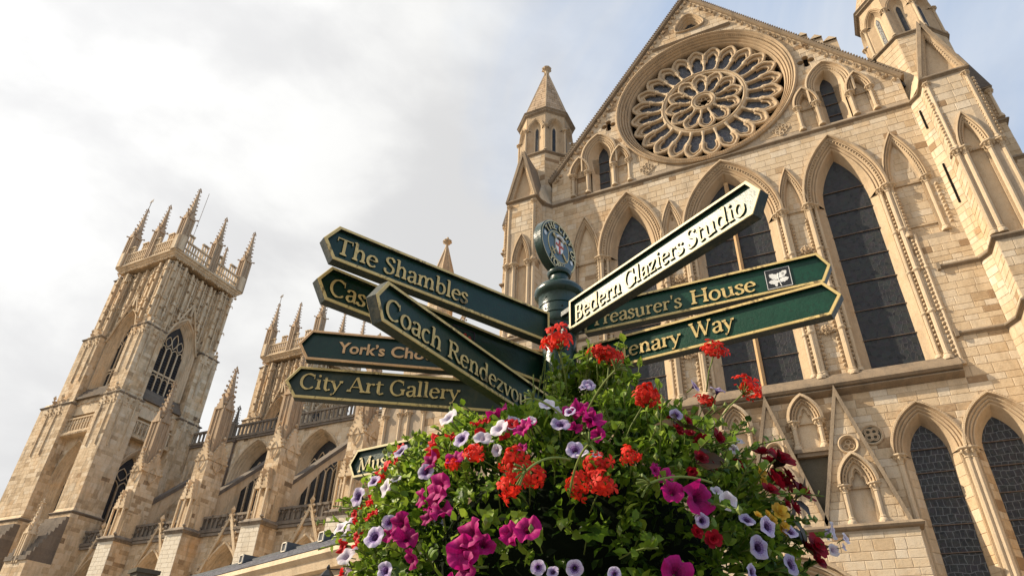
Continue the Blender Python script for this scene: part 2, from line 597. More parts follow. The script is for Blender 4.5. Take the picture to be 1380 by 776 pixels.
def shaft_mesh(mb, x, y, z0, z1, r, rings=(), cap=True, n=8):
    """colonnette with moulded base, annulets and a foliate capital under an abacus"""
    ch = r * 3.6
    prof = [(r * 1.9, z0), (r * 1.9, z0 + r * 1.2), (r * 1.35, z0 + r * 2.0), (r * 1.5, z0 + r * 2.5), (r, z0 + r * 3.0)]
    for zr in sorted(rings):
        if z0 + 0.4 < zr < z1 - 0.4:
            prof += [(r, zr - r * 0.9), (r * 1.5, zr - r * 0.4), (r * 1.6, zr), (r * 1.5, zr + r * 0.4), (r, zr + r * 0.9)]
    if cap:
        prof += [(r, z1 - ch), (r * 1.3, z1 - ch + r * 0.3), (r * 1.05, z1 - ch + r * 0.7), (r * 1.6, z1 - r * 1.3), (r * 2.4, z1 - r * 0.8)]
        mb.lathe(x, y, prof, n)
        mb.lathe(x, y, [(r * 2.4, z1 - r * 0.8), (r * 2.75, z1 - r * 0.5), (r * 2.75, z1), (r * 1.8, z1 + 0.01)], n)
        for i in range(7):
            a = 2 * math.pi * i / 7
            mb.blob((x + r * 1.8 * math.sin(a), y - r * 1.8 * math.cos(a), z1 - r * 1.45), r * 0.75)
    else:
        prof += [(r, z1)]
        mb.lathe(x, y, prof, n)


def fill_poly(mb, outer, holes, y, mi=0, tone=None):
    """flat wall face at depth y with openings cut out"""
    loops = [[Vector((x, z, 0)) for x, z in outer]] + [[Vector((x, z, 0)) for x, z in h] for h in holes]
    tris = geometry.tessellate_polygon(loops)
    flat = [(p.x, y, p.y) for l in loops for p in l]
    mb.add(flat, [tuple(t) for t in tris], mi, tone)


def crossings(poly, z):
    xs = []
    n = len(poly)
    for i in range(n):
        (x0, z0), (x1, z1) = poly[i], poly[(i + 1) % n]
        if (z0 <= z) != (z1 <= z):
            xs.append(x0 + (z - z0) / (z1 - z0) * (x1 - x0))
    xs.sort()
    return [(xs[i], xs[i + 1]) for i in range(0, len(xs) - 1, 2)]


def inter(A, B):
    out = []
    for a, b in A:
        for c, d in B:
            l, h = max(a, c), min(b, d)
            if h - l > 1e-4:
                out.append((l, h))
    return out


def minus(A, B):
    for c, d in B:
        nA = []
        for a, b in A:
            if d <= a or c >= b:
                nA.append((a, b))
            else:
                if c > a:
                    nA.append((a, c))
                if d < b:
                    nA.append((d, b))
        A = nA
    return A


BLOCKS = {}


def ashlar(key, fr, outer, holes=(), ch=(0.19, 0.36), ln=(0.28, 0.66), proud=0.011, gap=0.0045, yb=0.0, z_range=None, tmean=0.5, tvar=0.32):
    """courses of separate stones laid over a wall face; the joints stay open between them"""
    zs = [z for _, z in outer]
    z0, z1 = min(zs), max(zs)
    if z_range:
        z0, z1 = max(z0, z_range[0]), min(z1, z_range[1])
    z = z0
    lst = BLOCKS.setdefault(key, [])
    while z < z1 - 0.08:
        h = ch[0] + (ch[1] - ch[0]) * rnd.random()
        if z1 - (z + h) < ch[0] * 0.6:
            h = z1 - z
        za, zb = z + gap, z + h - gap
        A = None
        for k in (0.01, 0.5, 0.99):
            zz = za + (zb - za) * k
            iv = crossings(outer, zz)
            for hl in holes:
                iv = minus(iv, crossings(hl, zz))
            A = iv if A is None else inter(A, iv)
        off = rnd.random()
        for a, b in A:
            x = a
            first = True
            while x < b - 0.02:
                l = ln[0] + (ln[1] - ln[0]) * rnd.random()
                if first:
                    l *= 0.4 + 0.6 * off
                    first = False
                if b - (x + l) < ln[0] * 0.5:
                    l = b - x
                if l > 0.06:
                    t = tmean + tvar * (rnd.random() + rnd.random() - 1)
                    if rnd.random() < (0.07 if key == 'transept' else 0.02):
                        t -= 0.42
                    lst.append((x + gap, x + l - gap, za, zb, yb, proud * (0.7 + 0.6 * rnd.random()), fr, t))
                x += l
        z += h


def block_geo(mb, b):
    x0, x1, z0, z1, y, p, fr, t = b
    e = min(0.012, (x1 - x0) * 0.2)
    mb.fr = fr
    mb.add([(x0, y, z0), (x1, y, z0), (x1, y, z1), (x0, y, z1),
            (x0 + e, y - p, z0 + e), (x1 - e, y - p, z0 + e), (x1 - e, y - p, z1 - e), (x0 + e, y - p, z1 - e)],
           [(4, 5, 6, 7), (0, 1, 5, 4), (1, 2, 6, 5), (2, 3, 7, 6), (3, 0, 4, 7)], 0, t)


def flush_blocks(key, parent, mat, singles=290, stuff_name='stone_blocks', offset=(0, 0, 0)):
    """the stones that show largest become parts of their own, the rest one joined part"""
    lst = BLOCKS.pop(key, [])
    sc = []
    for b in lst:
        x0, x1, z0, z1, y, p, fr, t = b
        P = Vector(fr((x0 + x1) / 2, y, (z0 + z1) / 2)) + Vector(offset)
        q = project(P)
        s = 0.0
        if q and -10 < q[0] < 1390 and -10 < q[1] < 786:
            s = (x1 - x0) * (z1 - z0) / (q[2] * q[2])
        sc.append(s)
    order = sorted(range(len(lst)), key=lambda i: -sc[i])
    one = set(i for i in order[:singles] if sc[i] > 0)
    for i in one:
        mb = MB()
        block_geo(mb, lst[i])
        mb.build('stone_block', mat, parent)
    mb = MB()
    for i in range(len(lst)):
        if i not in one:
            block_geo(mb, lst[i])
    if mb.f:
        mb.build(stuff_name, mat, parent, kind='stuff')


def ring_pts(cx, cz, r, n=48, a0=0.0):
    return [(cx + r * math.sin(a0 + 2 * math.pi * i / n), cz + r * math.cos(a0 + 2 * math.pi * i / n)) for i in range(n)]

# ================================================================== SOUTH TRANSEPT
CX, FY = -2.12, 22.4
TO = (CX, FY, 0)
T = thing('south_transept', 'tall gabled church front of cream limestone with a great round rose window', 'church', TO)
G = (M['carved'], M['ashlar'], M['shaft'], M['dark_string'], M['coping'], M['joint'])


def MIR(x, y, z):
    return (-x, y, z)


def fside(sgn):
    return (lambda x, y, z: (sgn * x, y, z))


def mould_rows(mb, rows, zb=None, n=9, tone=None):
    out = []
    for cx, zs, w, r, y in rows:
        pts = arc_xy(cx, zs, w, r, 0, n)
        if zb is not None:
            pts = [(pts[0][0], zb)] + pts + [(pts[-1][0], zb)]
        out.append([(x, y, z) for x, z in pts])
    mb.grid(out, tone=tone)


def clip_z(poly, z0, z1):
    def half(P, z, keep_above):
        out = []
        for i in range(len(P)):
            a, b = P[i], P[(i + 1) % len(P)]
            ia = (a[1] >= z) if keep_above else (a[1] <= z)
            ib = (b[1] >= z) if keep_above else (b[1] <= z)
            if ia:
                out.append(a)
            if ia != ib:
                t = (z - a[1]) / (b[1] - a[1])
                out.append((a[0] + t * (b[0] - a[0]), z))
        return out
    return half(half(poly, z0, True), z1, False)


def glazing(parent, fr, poly, y, bars, mat, xbars=()):
    """panes between the saddle bars, each bar a piece of its own"""
    zs = [min(p[1] for p in poly)] + list(bars) + [max(p[1] for p in poly)]
    xs = [min(p[0] for p in poly)] + list(xbars) + [max(p[0] for p in poly)]
    for a, b in zip(zs[:-1], zs[1:]):
        q = clip_z(poly, a + 0.012, b - 0.012)
        if len(q) < 3:
            continue
        mb = MB(fr)
        tx, tz = rnd.uniform(-0.012, 0.012), rnd.uniform(-0.012, 0.012)
        cx = sum(p[0] for p in q) / len(q)
        cz = sum(p[1] for p in q) / len(q)
        mb.add([(x, y + tx * (x - cx) + tz * (z - cz), z) for x, z in q], [tuple(range(len(q)))])
        mb.build('pane', mat, parent)
    for z in bars:
        iv = crossings(poly, z)
        for a, b in iv:
            mb = MB(fr)
            mb.box(a, b, y - 0.045, y - 0.015, z - 0.011, z + 0.011)
            mb.build('saddle_bar', M['iron'], parent)


def shaft_part(parent, fr, x, y, z0, z1, r, rings=(), cap=True, n=8, name='shaft', mat=None):
    mb = MB(fr)
    shaft_mesh(mb, x, y, z0, z1, r, rings, cap, n)
    return mb.build(name, mat or M['shaft'], parent)


C2 = 0.28
HOLES = []            # openings in the main wall face (local elevation x,z)
RINGS = (13.6, 15.24, 16.95)


def lancet(cx, zs, w, r, z0, wg, yd, bars, mullion=False, mirror=False):
    win = MB()
    prof = [(0.11, 0.0), (0.11, -0.15), (0.03, -0.17), (0.0, -0.05)] + rollprof(-0.01, -0.42, -0.03, 0.17, 4, 0.075) + [(-0.44, 0.22), (-(w - wg), yd)]
    mould(win, cx, zs, w, r, prof)
    for sg in (-1, 1):      # jambs under the springing
        X = lambda d: cx + sg * (w + d)
        pl = [(0.0, 0.0), (-0.02, 0.13), (-0.15, 0.13), (-0.17, 0.22), (-0.31, 0.22), (-0.33, 0.28), (-(w - wg), yd)]
        win.grid([[(X(d), y, z0), (X(d), y, zs)] for d, y in pl], smooth=False)
    # sloping sill inside the opening
    win.add([(cx - w, 0.0, z0 - 0.35), (cx + w, 0.0, z0 - 0.35), (cx + wg, yd, z0 + 0.02), (cx - wg, yd, z0 + 0.02), (cx - w, 0.25, z0 + .02), (cx + w, 0.25, z0 + .02)],
            [(0, 1, 2, 3), (0, 3, 4), (1, 5, 2)])
    o = win.build('lancet_window', [M['carved']], T)
    dt = MB()
    dogtooth_arch(dt, cx, zs, w, r, -0.12, -0.05, 0.045, 0.135)
    for sg in (-1, 1):
        dogtooth_line(dt, cx + sg * (w - 0.125), 0.10, z0 + 0.3, zs - 0.35, 0.058, 0.165)
    dt.build('dogtooth', [M['carved']], o, kind='stuff')
    for sg in (-1, 1):
        shaft_part(o, IDF, cx + sg * (w - 0.02), -0.02, z0 - 0.25, zs, 0.085, RINGS)
        shaft_part(o, IDF, cx + sg * (w - 0.235), 0.12, z0 - 0.1, zs, 0.065, RINGS)
    Rr = (w * w + r * r) / (2 * w)
    Rg = Rr - (w - wg)
    rg = math.sqrt(max(0.01, Rg * Rg - (Rr - w) ** 2))
    poly = opening(cx, z0, zs, wg, rg, 0.03)
    if mullion:
        mm = MB()
        zt = zs + rg
        mm.box(cx - 0.085, cx + 0.085, yd - 0.16, yd + 0.02, z0, zt - 0.1)
        mm.add([(cx - 0.085, yd - 0.16, z0), (cx, yd - 0.26, z0), (cx + 0.085, yd - 0.16, z0), (cx - 0.085, yd - 0.16, zt - .3), (cx, yd - 0.26, zt - .3), (cx + 0.085, yd - 0.16, zt - .3)],
               [(0, 1, 4, 3), (1, 2, 5, 4)])
        mm.build('mullion', M['mullion'], o)
        L_ = [(x, z) for x, z in poly if x < cx - 0.01] + [(cx - 0.06, zt - 0.02)] + [(cx - 0.06, z0)]
        R_ = [(2 * cx - x, z) for x, z in L_]
        glazing(o, IDF, L_, yd, bars, M['glass'])
        glazing(o, IDF, R_[::-1], yd, bars, M['glass'])
    else:
        glazing(o, IDF, poly, yd, bars, M['glass'])
    HOLES.append(opening(cx, z0 - 0.35, zs, w, r, -0.015))
    return o


def blind_arch(parent, fr, cx, zs, w, r, z0, rs=0.065, yb=0.16, y0=0.0, panel_ash=True, shafts=True, trefoil=False, holes=None, dt=True, sill=True, key='transept', bands=(), fat=1.0):
    """shallow arched panel between colonnettes"""
    mb = MB(fr)
    prof = [(0.07 * fat, y0), (0.07 * fat, y0 - 0.1 * fat), (0.02, y0 - 0.12 * fat), (0.0, y0 - 0.03)] + rollprof(-0.005, -0.17, y0 - 0.03, y0 + 0.07, 2, 0.065 * fat) + [(-0.19, y0 + yb)]
    mould(mb, cx, zs, w, r, prof, n=7)
    iw = w - 0.19
    for sg in (-1, 1):
        mb.grid([[(cx + sg * w, y0, z0), (cx + sg * w, y0, zs)], [(cx + sg * w, y0 + 0.09, z0), (cx + sg * w, y0 + 0.09, zs)],
                 [(cx + sg * iw, y0 + 0.09, z0), (cx + sg * iw, y0 + 0.09, zs)], [(cx + sg * iw, y0 + yb, z0), (cx + sg * iw, y0 + yb, zs)]], smooth=False)
    mb.add([(cx - w, y0, z0 - 0.02), (cx + w, y0, z0 - 0.02), (cx + w, y0 + yb, z0 + 0.05), (cx - w, y0 + yb, z0 + 0.05)], [(0, 1, 2, 3)])
    # back of the panel and the small impost string
    Rr = (w * w + r * r) / (2 * w)
    ri = math.sqrt(max(0.01, (Rr - 0.17) ** 2 - (Rr - w) ** 2))
    back = opening(cx, z0, zs, iw + 0.02, ri, 0)
    mb.add([(x, y0 + yb, z) for x, z in back], [tuple(range(len(back)))], 1)
    for zz in (zs - 0.05,) + tuple(bands):
        mb.box(cx - iw, cx + iw, y0 + yb - 0.07, y0 + yb + 0.01, zz - 0.04, zz + 0.035)
    if trefoil:       # cusped head: the inner order follows a trefoil and carries small spandrels
        K = [(-1, 0), (-1.0, .16), (-.92, .34), (-.76, .45), (-.56, .48), (-.55, .62), (-.44, .80), (-.22, .93), (0, 1.0)]
        K = K + [(-a_, b_) for a_, b_ in K[::-1][1:]]
        tre = [(cx + a_ * iw * 0.86, zs + b_ * ri * 0.80) for a_, b_ in K]
        arc = arc_xy(cx, zs, iw + 0.01, ri + 0.01, 0, 8)
        mb.grid([[(x, y0 + 0.05, z) for x, z in arc], [(x, y0 + 0.05, z) for x, z in tre]], smooth=False)
        mb.grid([[(x, y0 + 0.05, z) for x, z in tre], [(x, y0 + yb, z) for x, z in tre]], smooth=False)
        mb.tube([(x, y0 + 0.04, z) for x, z in tre], 0.035, 5)
        mb.tube([(cx + (x - cx) * 0.84, y0 + 0.09, zs + (z - zs) * 0.86) for x, z in tre], 0.026, 5)
    o = mb.build('blind_arch', [M['carved'], M['ashlar']], parent)
    if dt:
        d = MB(fr)
        dogtooth_arch(d, cx, zs, w, r, -0.085, y0 - 0.02, 0.034, 0.11)
        d.build('dogtooth', [M['carved']], o, kind='stuff')
    if shafts:
        for sg in (-1, 1):
            shaft_part(o, fr, cx + sg * (w - 0.05), y0 + 0.0, z0, zs, rs)
    if holes is not None:
        holes.append(opening(cx, z0 - 0.02, zs, w, r, -0.01))
    if panel_ash and fr is IDF or panel_ash == 2:
        ashlar(key, lambda x, y, z, fr=fr: fr(x, y, z), [(cx - iw, z0), (cx + iw, z0), (cx + iw, zs), (cx, zs + ri), (cx - iw, zs)], yb=y0 + yb, proud=0.012)
    return o


BARS = (13.2, 14.35, 15.5, 16.55, 17.6, 18.65, 19.7)
lancet(4.45, 19.0, 1.36, 3.08, 12.08, 0.78, 0.5, BARS)
lancet(2 * C2 - 4.45, 19.0, 1.36, 3.08, 12.08, 0.78, 0.5, BARS)
lancet(C2, 19.0, 1.87, 3.35, 12.08, 1.29, 0.5, BARS, mullion=True)
for sg in (1, -1):
    # narrow panels between the lancets
    cx = C2 + sg * 2.36
    o = blind_arch(T, IDF, cx, 19.0, 0.47, 2.0, 11.9, holes=HOLES, rs=0.07, bands=(17.0, 13.6))
    dd = MB()
    for k in (-1, 1):
        dogtooth_line(dd, cx + k * 0.27, 0.07, 12.2, 18.6, 0.058, 0.165)
    dd.build('dogtooth', [M['carved']], o, kind='stuff')
    for zk in (17.0, 13.6):          # carved bosses on the bands
        b = MB()
        for i in range(9):
            a = 2 * math.pi * i / 9
            b.blob((cx + 0.13 * math.sin(a), 0.02, zk + 0.05 + 0.13 * math.cos(a)), 0.075)
        b.blob((cx, -0.08, zk + 0.03), 0.1)
        b.build('carved_boss', M['carved'], o)
    # outer panels
    cx = C2 + sg * 6.21
    o = blind_arch(T, IDF, cx, 19.0, 0.62, 2.35, 16.55, holes=HOLES, rs=0.075, bands=(17.05,))
    dd = MB()
    dogtooth_line(dd, cx + sg * 0.80, -0.01, 16.8, 18.8, 0.06, 0.17)
    dogtooth_line(dd, cx - sg * 0.50, -0.03, 11.7, 18.7, 0.06, 0.165)
    dd.build('dogtooth', [M['carved']], o, kind='stuff')
    shaft_part(o, IDF, cx - sg * 0.40, -0.02, 11.6, 16.6, 0.06, RINGS, cap=False)

# sill of the second stage: rounded weathered ledge with a roll under it
mb = MB()
x0, x1 = -5.45, 6.02
prof = [(0.0, 11.95), (-0.16, 11.78), (-0.30, 11.62), (-0.34, 11.5), (-0.28, 11.42), (-0.2, 11.40), (-0.26, 11.33), (-0.18, 11.27), (0.0, 11.2)]
mb.grid([[(x0, y, z), (x1, y, z)] for y, z in prof], smooth=True)
mb.add([(x0, y, z) for y, z in prof], [tuple(range(len(prof)))])
mb.add([(x1, y, z) for y, z in prof], [tuple(range(len(prof)))[::-1]])
mb.build('sill', M['coping'], T)

# ---- gable stage
for sg in (1, -1):
    f = fside(sg)
    g = MB(f)
    rows = [(5.1, 25.05, 0.90, 1.38, 0.0), (5.1, 25.05, 0.90, 1.38, -0.13), (5.1, 25.05, 0.83, 1.30, -0.15), (5.1, 25.05, 0.80, 1.27, -0.04)]
    for i in range(16):
        t = i / 15
        rows.append((5.1 - 0.01 * t, 25.05, 0.79 - 0.27 * t, 1.26 - 0.34 * t, -0.02 + 0.12 * t - 0.075 * abs(math.sin(3 * math.pi * t))))
    rows += [(5.05, 25.05, 0.50, 0.9, 0.18), (5.02, 25.25, 0.24, 0.62, 0.46)]
    mould_rows(g, rows, zb=24.2)
    # splayed jambs down to the string
    g.grid([[(5.1 + s * w, y, 22.85), (5.1 + s * w, y, 24.2)] for s in (1,) for w, y in ((0.68, 0.0), (0.5, 0.12))] , smooth=False)
    g.grid([[(5.1 - w, y, 22.85), (5.1 - w, y, 24.2)] for w, y in ((0.68, 0.0), (0.5, 0.12))], smooth=False)
    for s in (1, -1):
        g.add([(5.05 + s * 0.5, 0.18, 25.05), (5.05 + s * 0.5, 0.12, 22.85), (5.02 + s * 0.24, 0.46, 22.95), (5.02 + s * 0.24, 0.46, 25.25)], [(0, 1, 2, 3)])
    g.add([(5.1 - 0.68, 0, 22.84), (5.1 + 0.68, 0, 22.84), (5.26, 0.46, 23.0), (4.78, 0.46, 23.0)], [(0, 1, 2, 3)])
    o = g.build('gable_lancet', [M['carved']], T)
    d = MB(f)
    dogtooth_arch(d, 5.1, 25.05, 0.64, 1.08, 0, 0.0, 0.035, 0.11)
    d.build('dogtooth', [M['carved']], o, kind='stuff')
    glazing(o, f, opening(5.02, 22.95, 25.25, 0.25, 0.63), 0.45, (23.6, 24.25, 24.9), M['glass'])
    hole = opening(5.1, 24.2, 25.05, 0.80, 1.27, 0)
    hole = [(hole[0][0] + 0.12, 22.84), (hole[0][0] + 0.12, 24.2)] + hole + [(hole[-1][0] - 0.12, 24.2), (hole[-1][0] - 0.12, 22.84)]
    HOLES.append([(sg * x, z) for x, z in hole])
    for cxx in (6.09, 4.06):
        b = blind_arch(T, f, cxx, 24.18, 0.42, 0.92, 22.86, rs=0.075, yb=0.2, panel_ash=2, fat=1.5)
        HOLES.append([(sg * x, z) for x, z in opening(cxx, 22.84, 24.18, 0.42, 0.92, -0.01)])
        if cxx > 5:
            dd = MB(f)
            dogtooth_line(dd, cxx + 0.46, -0.01, 22.95, 24.0, 0.05, 0.14)
            dd.build('dogtooth', [M['carved']], b, kind='stuff')
    # quatrefoil piercing
    q = []
    for i in range(40):
        a = 2 * math.pi * i / 40
        rr = 0.13 + 0.23 * abs(math.cos(2 * a)) ** 0.6
        q.append((sg * 4.55 + rr * math.sin(a), 26.83 + rr * math.cos(a)))
    HOLES.append(q)
    mb = MB()
    mb.grid([[(x, 0.0, z) for x, z in q + q[:1]], [(x, 0.22, z) for x, z in q + q[:1]]], smooth=False)
    mb.add([(x, 0.22, z) for x, z in q], [tuple(range(40))], 1)
    mb.build('quatrefoil_piercing', [M['carved'], M['void']], T)
    # raised foiled panel under the rose
    mb = MB()
    cxq, czq = sg * 2.87, 23.28
    for i in range(8):
        a = 2 * math.pi * i / 8
        rr = 0.26 if i % 2 == 0 else 0.2
        mb.tube([(cxq + rr * math.sin(a) + 0.085 * math.sin(b), -0.03, czq + rr * math.cos(a) + 0.085 * math.cos(b)) for b in [2 * math.pi * k / 8 for k in range(8)]], 0.022, 5, closed=True)
    mb.blob((cxq, -0.04, czq), 0.08)
    mb.build('carved_foil', [M['shaft']], T)

# triangular window in the gable head
def tri_ring(s, n=7, cz=32.25):
    out = []
    P = [(0.0, cz + 1.05 * s), (1.02 * s, cz - 0.5 * s), (-1.02 * s, cz - 0.5 * s)]
    rr = 0.42
    for i in range(3):
        a, b, c = P[i - 1], P[i], P[(i + 1) % 3]
        for k in range(n + 1):
            t = k / n
            pa = (b[0] + (a[0] - b[0]) * rr, b[1] + (a[1] - b[1]) * rr)
            pc = (b[0] + (c[0] - b[0]) * rr, b[1] + (c[1] - b[1]) * rr)
            out.append(((1 - t) ** 2 * pa[0] + 2 * t * (1 - t) * b[0] + t * t * pc[0], (1 - t) ** 2 * pa[1] + 2 * t * (1 - t) * b[1] + t * t * pc[1]))
    return out


mb = MB()
rows = []
for i in range(17):
    t = i / 16
    rows.append([(x, -0.08 + 0.42 * t - 0.07 * abs(math.sin(4 * math.pi * t)), z) for x, z in tri_ring(1.04 - 0.56 * t)])
rows = [[(x, 0.0, z) for x, z in tri_ring(1.05)]] + rows
mb.grid(rows, loop=True)
tw = mb.build('triangular_window', [M['carved']], T)
q = tri_ring(0.49)
mb = MB()
mb.add([(x, 0.33, z) for x, z in q], [tuple(range(len(q)))])
mb.build('pane', M['glass'], tw)
for k in range(6):
    z = 31.9 + k * 0.13
    for a, b in crossings(q, z):
        mb = MB()
        mb.box(a, b, 0.29, 0.33, z - 0.012, z + 0.012)
        mb.build('louvre', M['lead'], tw)
HOLES.append(tri_ring(1.0))
mb = MB()
mb.grid([[(x, y, z) for x in (-1.98, 1.9)] for y, z in ((0, 31.27), (-0.1, 31.22), (-0.14, 31.14), (-0.08, 31.08), (0, 31.02))], smooth=False)
mb.box(-1.98, -1.96, -0.13, 0, 31.05, 31.25)
mb.box(1.88, 1.9, -0.13, 0, 31.05, 31.25)
mb.build('gable_string', M['dark_string'], T)

# ---- rose window
RZ = 26.85
mb = MB()
prof = [(4.14, 0.0), (4.14, -0.13), (4.07, -0.16), (4.0, -0.07)] + [(r, y) for r, y in rollprof(3.99, 3.56, -0.03, 0.34, 4, 0.10, 7)] + [(3.55, 0.5), (3.55, 0.9)]
mb.grid([[(r * math.sin(a), y, RZ + r * math.cos(a)) for a in [2 * math.pi * i / 96 for i in range(96)]] for r, y in prof], loop=True)
rose = mb.build('rose_window', [M['carved']], T)
HOLES.append(ring_pts(0, RZ, 4.1, 64))
mb = MB()
for k in range(250):
    a = 2 * math.pi * k / 250
    mb.pyr((4.09 * math.sin(a), -0.13, RZ + 4.09 * math.cos(a)), 0.028, 0.05, 0.028)
    mb.pyr((3.86 * math.sin(a), 0.0, RZ + 3.86 * math.cos(a)), 0.024, 0.05, 0.024)
mb.build('dogtooth', [M['carved']], rose, kind='stuff')


def pol(r, a, y):
    return (r * math.sin(a), y, RZ + r * math.cos(a))


def petal_mesh(n, r_cap, r_top, rad, hub=False):
    """one light of the rose: moulded head between two spokes, its inner cusped order and deep soffit"""
    mb = MB()
    h = math.pi / n
    m = 14
    def head(s, rt, rc, pw=1.0):
        # stilted, shouldered and gently pointed: the outline of one lobe
        K = [(1.0, 0.0), (1.04, 0.22), (1.04, 0.42), (0.94, 0.60), (0.76, 0.73), (0.56, 0.80), (0.42, 0.90), (0.20, 0.975), (0.0, 1.0)]
        R_ = [(a, b) for a, b in K]
        full = [(-a, b) for a, b in R_] + [(a, b) for a, b in R_[::-1][1:]]
        return [(h * s * a, rc + (rt - rc) * b) for a, b in full]
    o1 = head(0.94, r_top, r_cap)
    o2 = head(0.62, r_top - 0.24 * (rad / 0.07), r_cap)
    mb.tube([pol(r, a, 0.36) for a, r in o1], rad, 6)
    mb.tube([pol(r, a, 0.43) for a, r in o2], rad * 0.62, 6)
    mb.grid([[pol(r, a, 0.39) for a, r in o1], [pol(r, a, 0.45) for a, r in o2]], smooth=False)
    mb.grid([[pol(r, a, 0.36) for a, r in o1], [pol(r, a, 0.58) for a, r in o1]], smooth=False)
    mb.grid([[pol(r, a, 0.44) for a, r in o2], [pol(r, a, 0.56) for a, r in o2]], smooth=False)
    return mb


def spoke_mesh(r0, r1, rad):
    mb = MB()
    prof = [(rad * 2.0, 0), (rad * 2.0, 0.05), (rad * 1.3, 0.10), (rad * 1.5, 0.13), (rad, 0.17), (rad, (r1 - r0) - 0.22), (rad * 1.5, (r1 - r0) - 0.19), (rad * 1.1, (r1 - r0) - 0.15), (rad * 2.3, (r1 - r0) - 0.03), (rad * 2.5, r1 - r0 + 0.02), (rad * 1.9, r1 - r0 + 0.08)]
    n = 7
    rows = [[(p * math.cos(2 * math.pi * i / n), 0.40 + p * math.sin(2 * math.pi * i / n), RZ + r0 + z) for i in range(n)] for p, z in prof]
    mb.grid(rows, loop=True)
    mb.box(-rad * 0.6, rad * 0.6, 0.40, 0.57, RZ + r0, RZ + r1)
    return mb


def rotated(o, ang):
    """turn a rose part about the hub (local y axis through (0, ., RZ))"""
    o.matrix_local = Matrix.Translation((0, 0, RZ)) @ Matrix.Rotation(ang, 4, 'Y') @ Matrix.Translation((0, 0, -RZ))


for n, r0, rc, rt, rad in ((24, 1.98, 2.66, 3.46, 0.080), (12, 0.60, 1.10, 1.76, 0.062)):
    me1 = petal_mesh(n, rc, rt, rad).mesh('petal_light', [M['carved']])
    me2 = spoke_mesh(r0, rc, 0.052 if n == 24 else 0.045).mesh('spoke_shaft', [M['shaft']])
    gm = MB()
    h = math.pi / n
    gm.add([pol(r0, -h * 0.98, 0.56), pol(r0, h * 0.98, 0.56), pol(rc + .2, h * .93, 0.56), pol(rt - .25, h * 0.7, 0.56), pol(rt - 0.06, 0, 0.56), pol(rt - .25, -h * 0.7, 0.56), pol(rc + .2, -h * .93, 0.56)], [(0, 1, 2, 3, 4, 5, 6)])
    me3 = gm.mesh('pane', [M['glass_rose']])
    for i in range(n):
        for me, nm, off in ((me1, 'petal_light', 0.0), (me2, 'spoke_shaft', 0.5), (me3, 'pane', 0.0)):
            o = bpy.data.objects.new(nm, me)
            COL.objects.link(o)
            o.parent = rose
            rotated(o, 2 * math.pi * (i + off) / n)
for rin, rout, nm in ((1.78, 2.02, 'tracery_ring'), (0.36, 0.60, 'hub_ring')):
    mb = MB()
    rr = [(rout, 0.72), (rout, 0.42), (rout - 0.03, 0.33), (rout - 0.08, 0.31), (rout - 0.1, 0.37), (rin + 0.09, 0.37), (rin + 0.07, 0.32), (rin + 0.02, 0.34), (rin, 0.42), (rin, 0.72)]
    mb.grid([[pol(r, 2 * math.pi * i / 60, y) for i in range(60)] for r, y in rr], loop=True)
    mb.build(nm, M['shaft'], rose)
mb = MB()
for i in range(6):
    a = 2 * math.pi * i / 6
    c = pol(0.25, a, 0.5)
    mb.tube([(c[0] + 0.10 * math.sin(b), 0.5, c[2] + 0.10 * math.cos(b)) for b in [a + math.pi * (0.15 + 1.7 * k / 8) + math.pi for k in range(9)]], 0.028, 5)
mb.build('hub_foils', M['shaft'], rose)
mb = MB()
mb.add([(x, 0.74, z) for x, z in ring_pts(0, RZ, 3.6, 48)], [tuple(range(48))])
mb.build('window_back', M['void'], rose)

# ---- main wall
mb = MB()
holes_u = [h for h in HOLES if min(p[1] for p in h) > 22.0]
holes_m = [h for h in HOLES if min(p[1] for p in h) <= 22.0]
gable = [(-7.55, 22.6), (7.55, 22.6), (7.55, 24.3), (0.0, 34.45), (-7.55, 24.3)]
fill_poly(mb, gable, holes_u, 0.0)
mid = [(-7.6, 11.2), (7.6, 11.2), (7.6, 22.6), (-7.6, 22.6)]
fill_poly(mb, mid, holes_m, 0.0)
LOWH = []
W1 = ((4.53, 0.93), (6.39, 0.93), (2 * C2 - 4.53, 0.93), (2 * C2 - 6.39, 0.93))
for cx, w in W1:
    LOWH.append(opening(cx, 4.6, 9.07, w - 0.0, 1.5, -0.02))
low = [(-7.7, 0), (7.7, 0), (7.7, 11.2), (-7.7, 11.2)]
fill_poly(mb, low, LOWH, 0.0)
mb.build('wall', M['joint'], T)
ashlar('transept', IDF, gable, holes_u + [[(-7.6, 22.5), (7.6, 22.5), (7.6, 22.75), (-7.6, 22.75)]])
ashlar('transept', IDF, mid, holes_m)
ashlar('transept', IDF, low, LOWH + [[(-3.3, 0), (3.6, 0), (3.6, 6.9), (-3.3, 6.9)]], tmean=0.40, tvar=0.5)

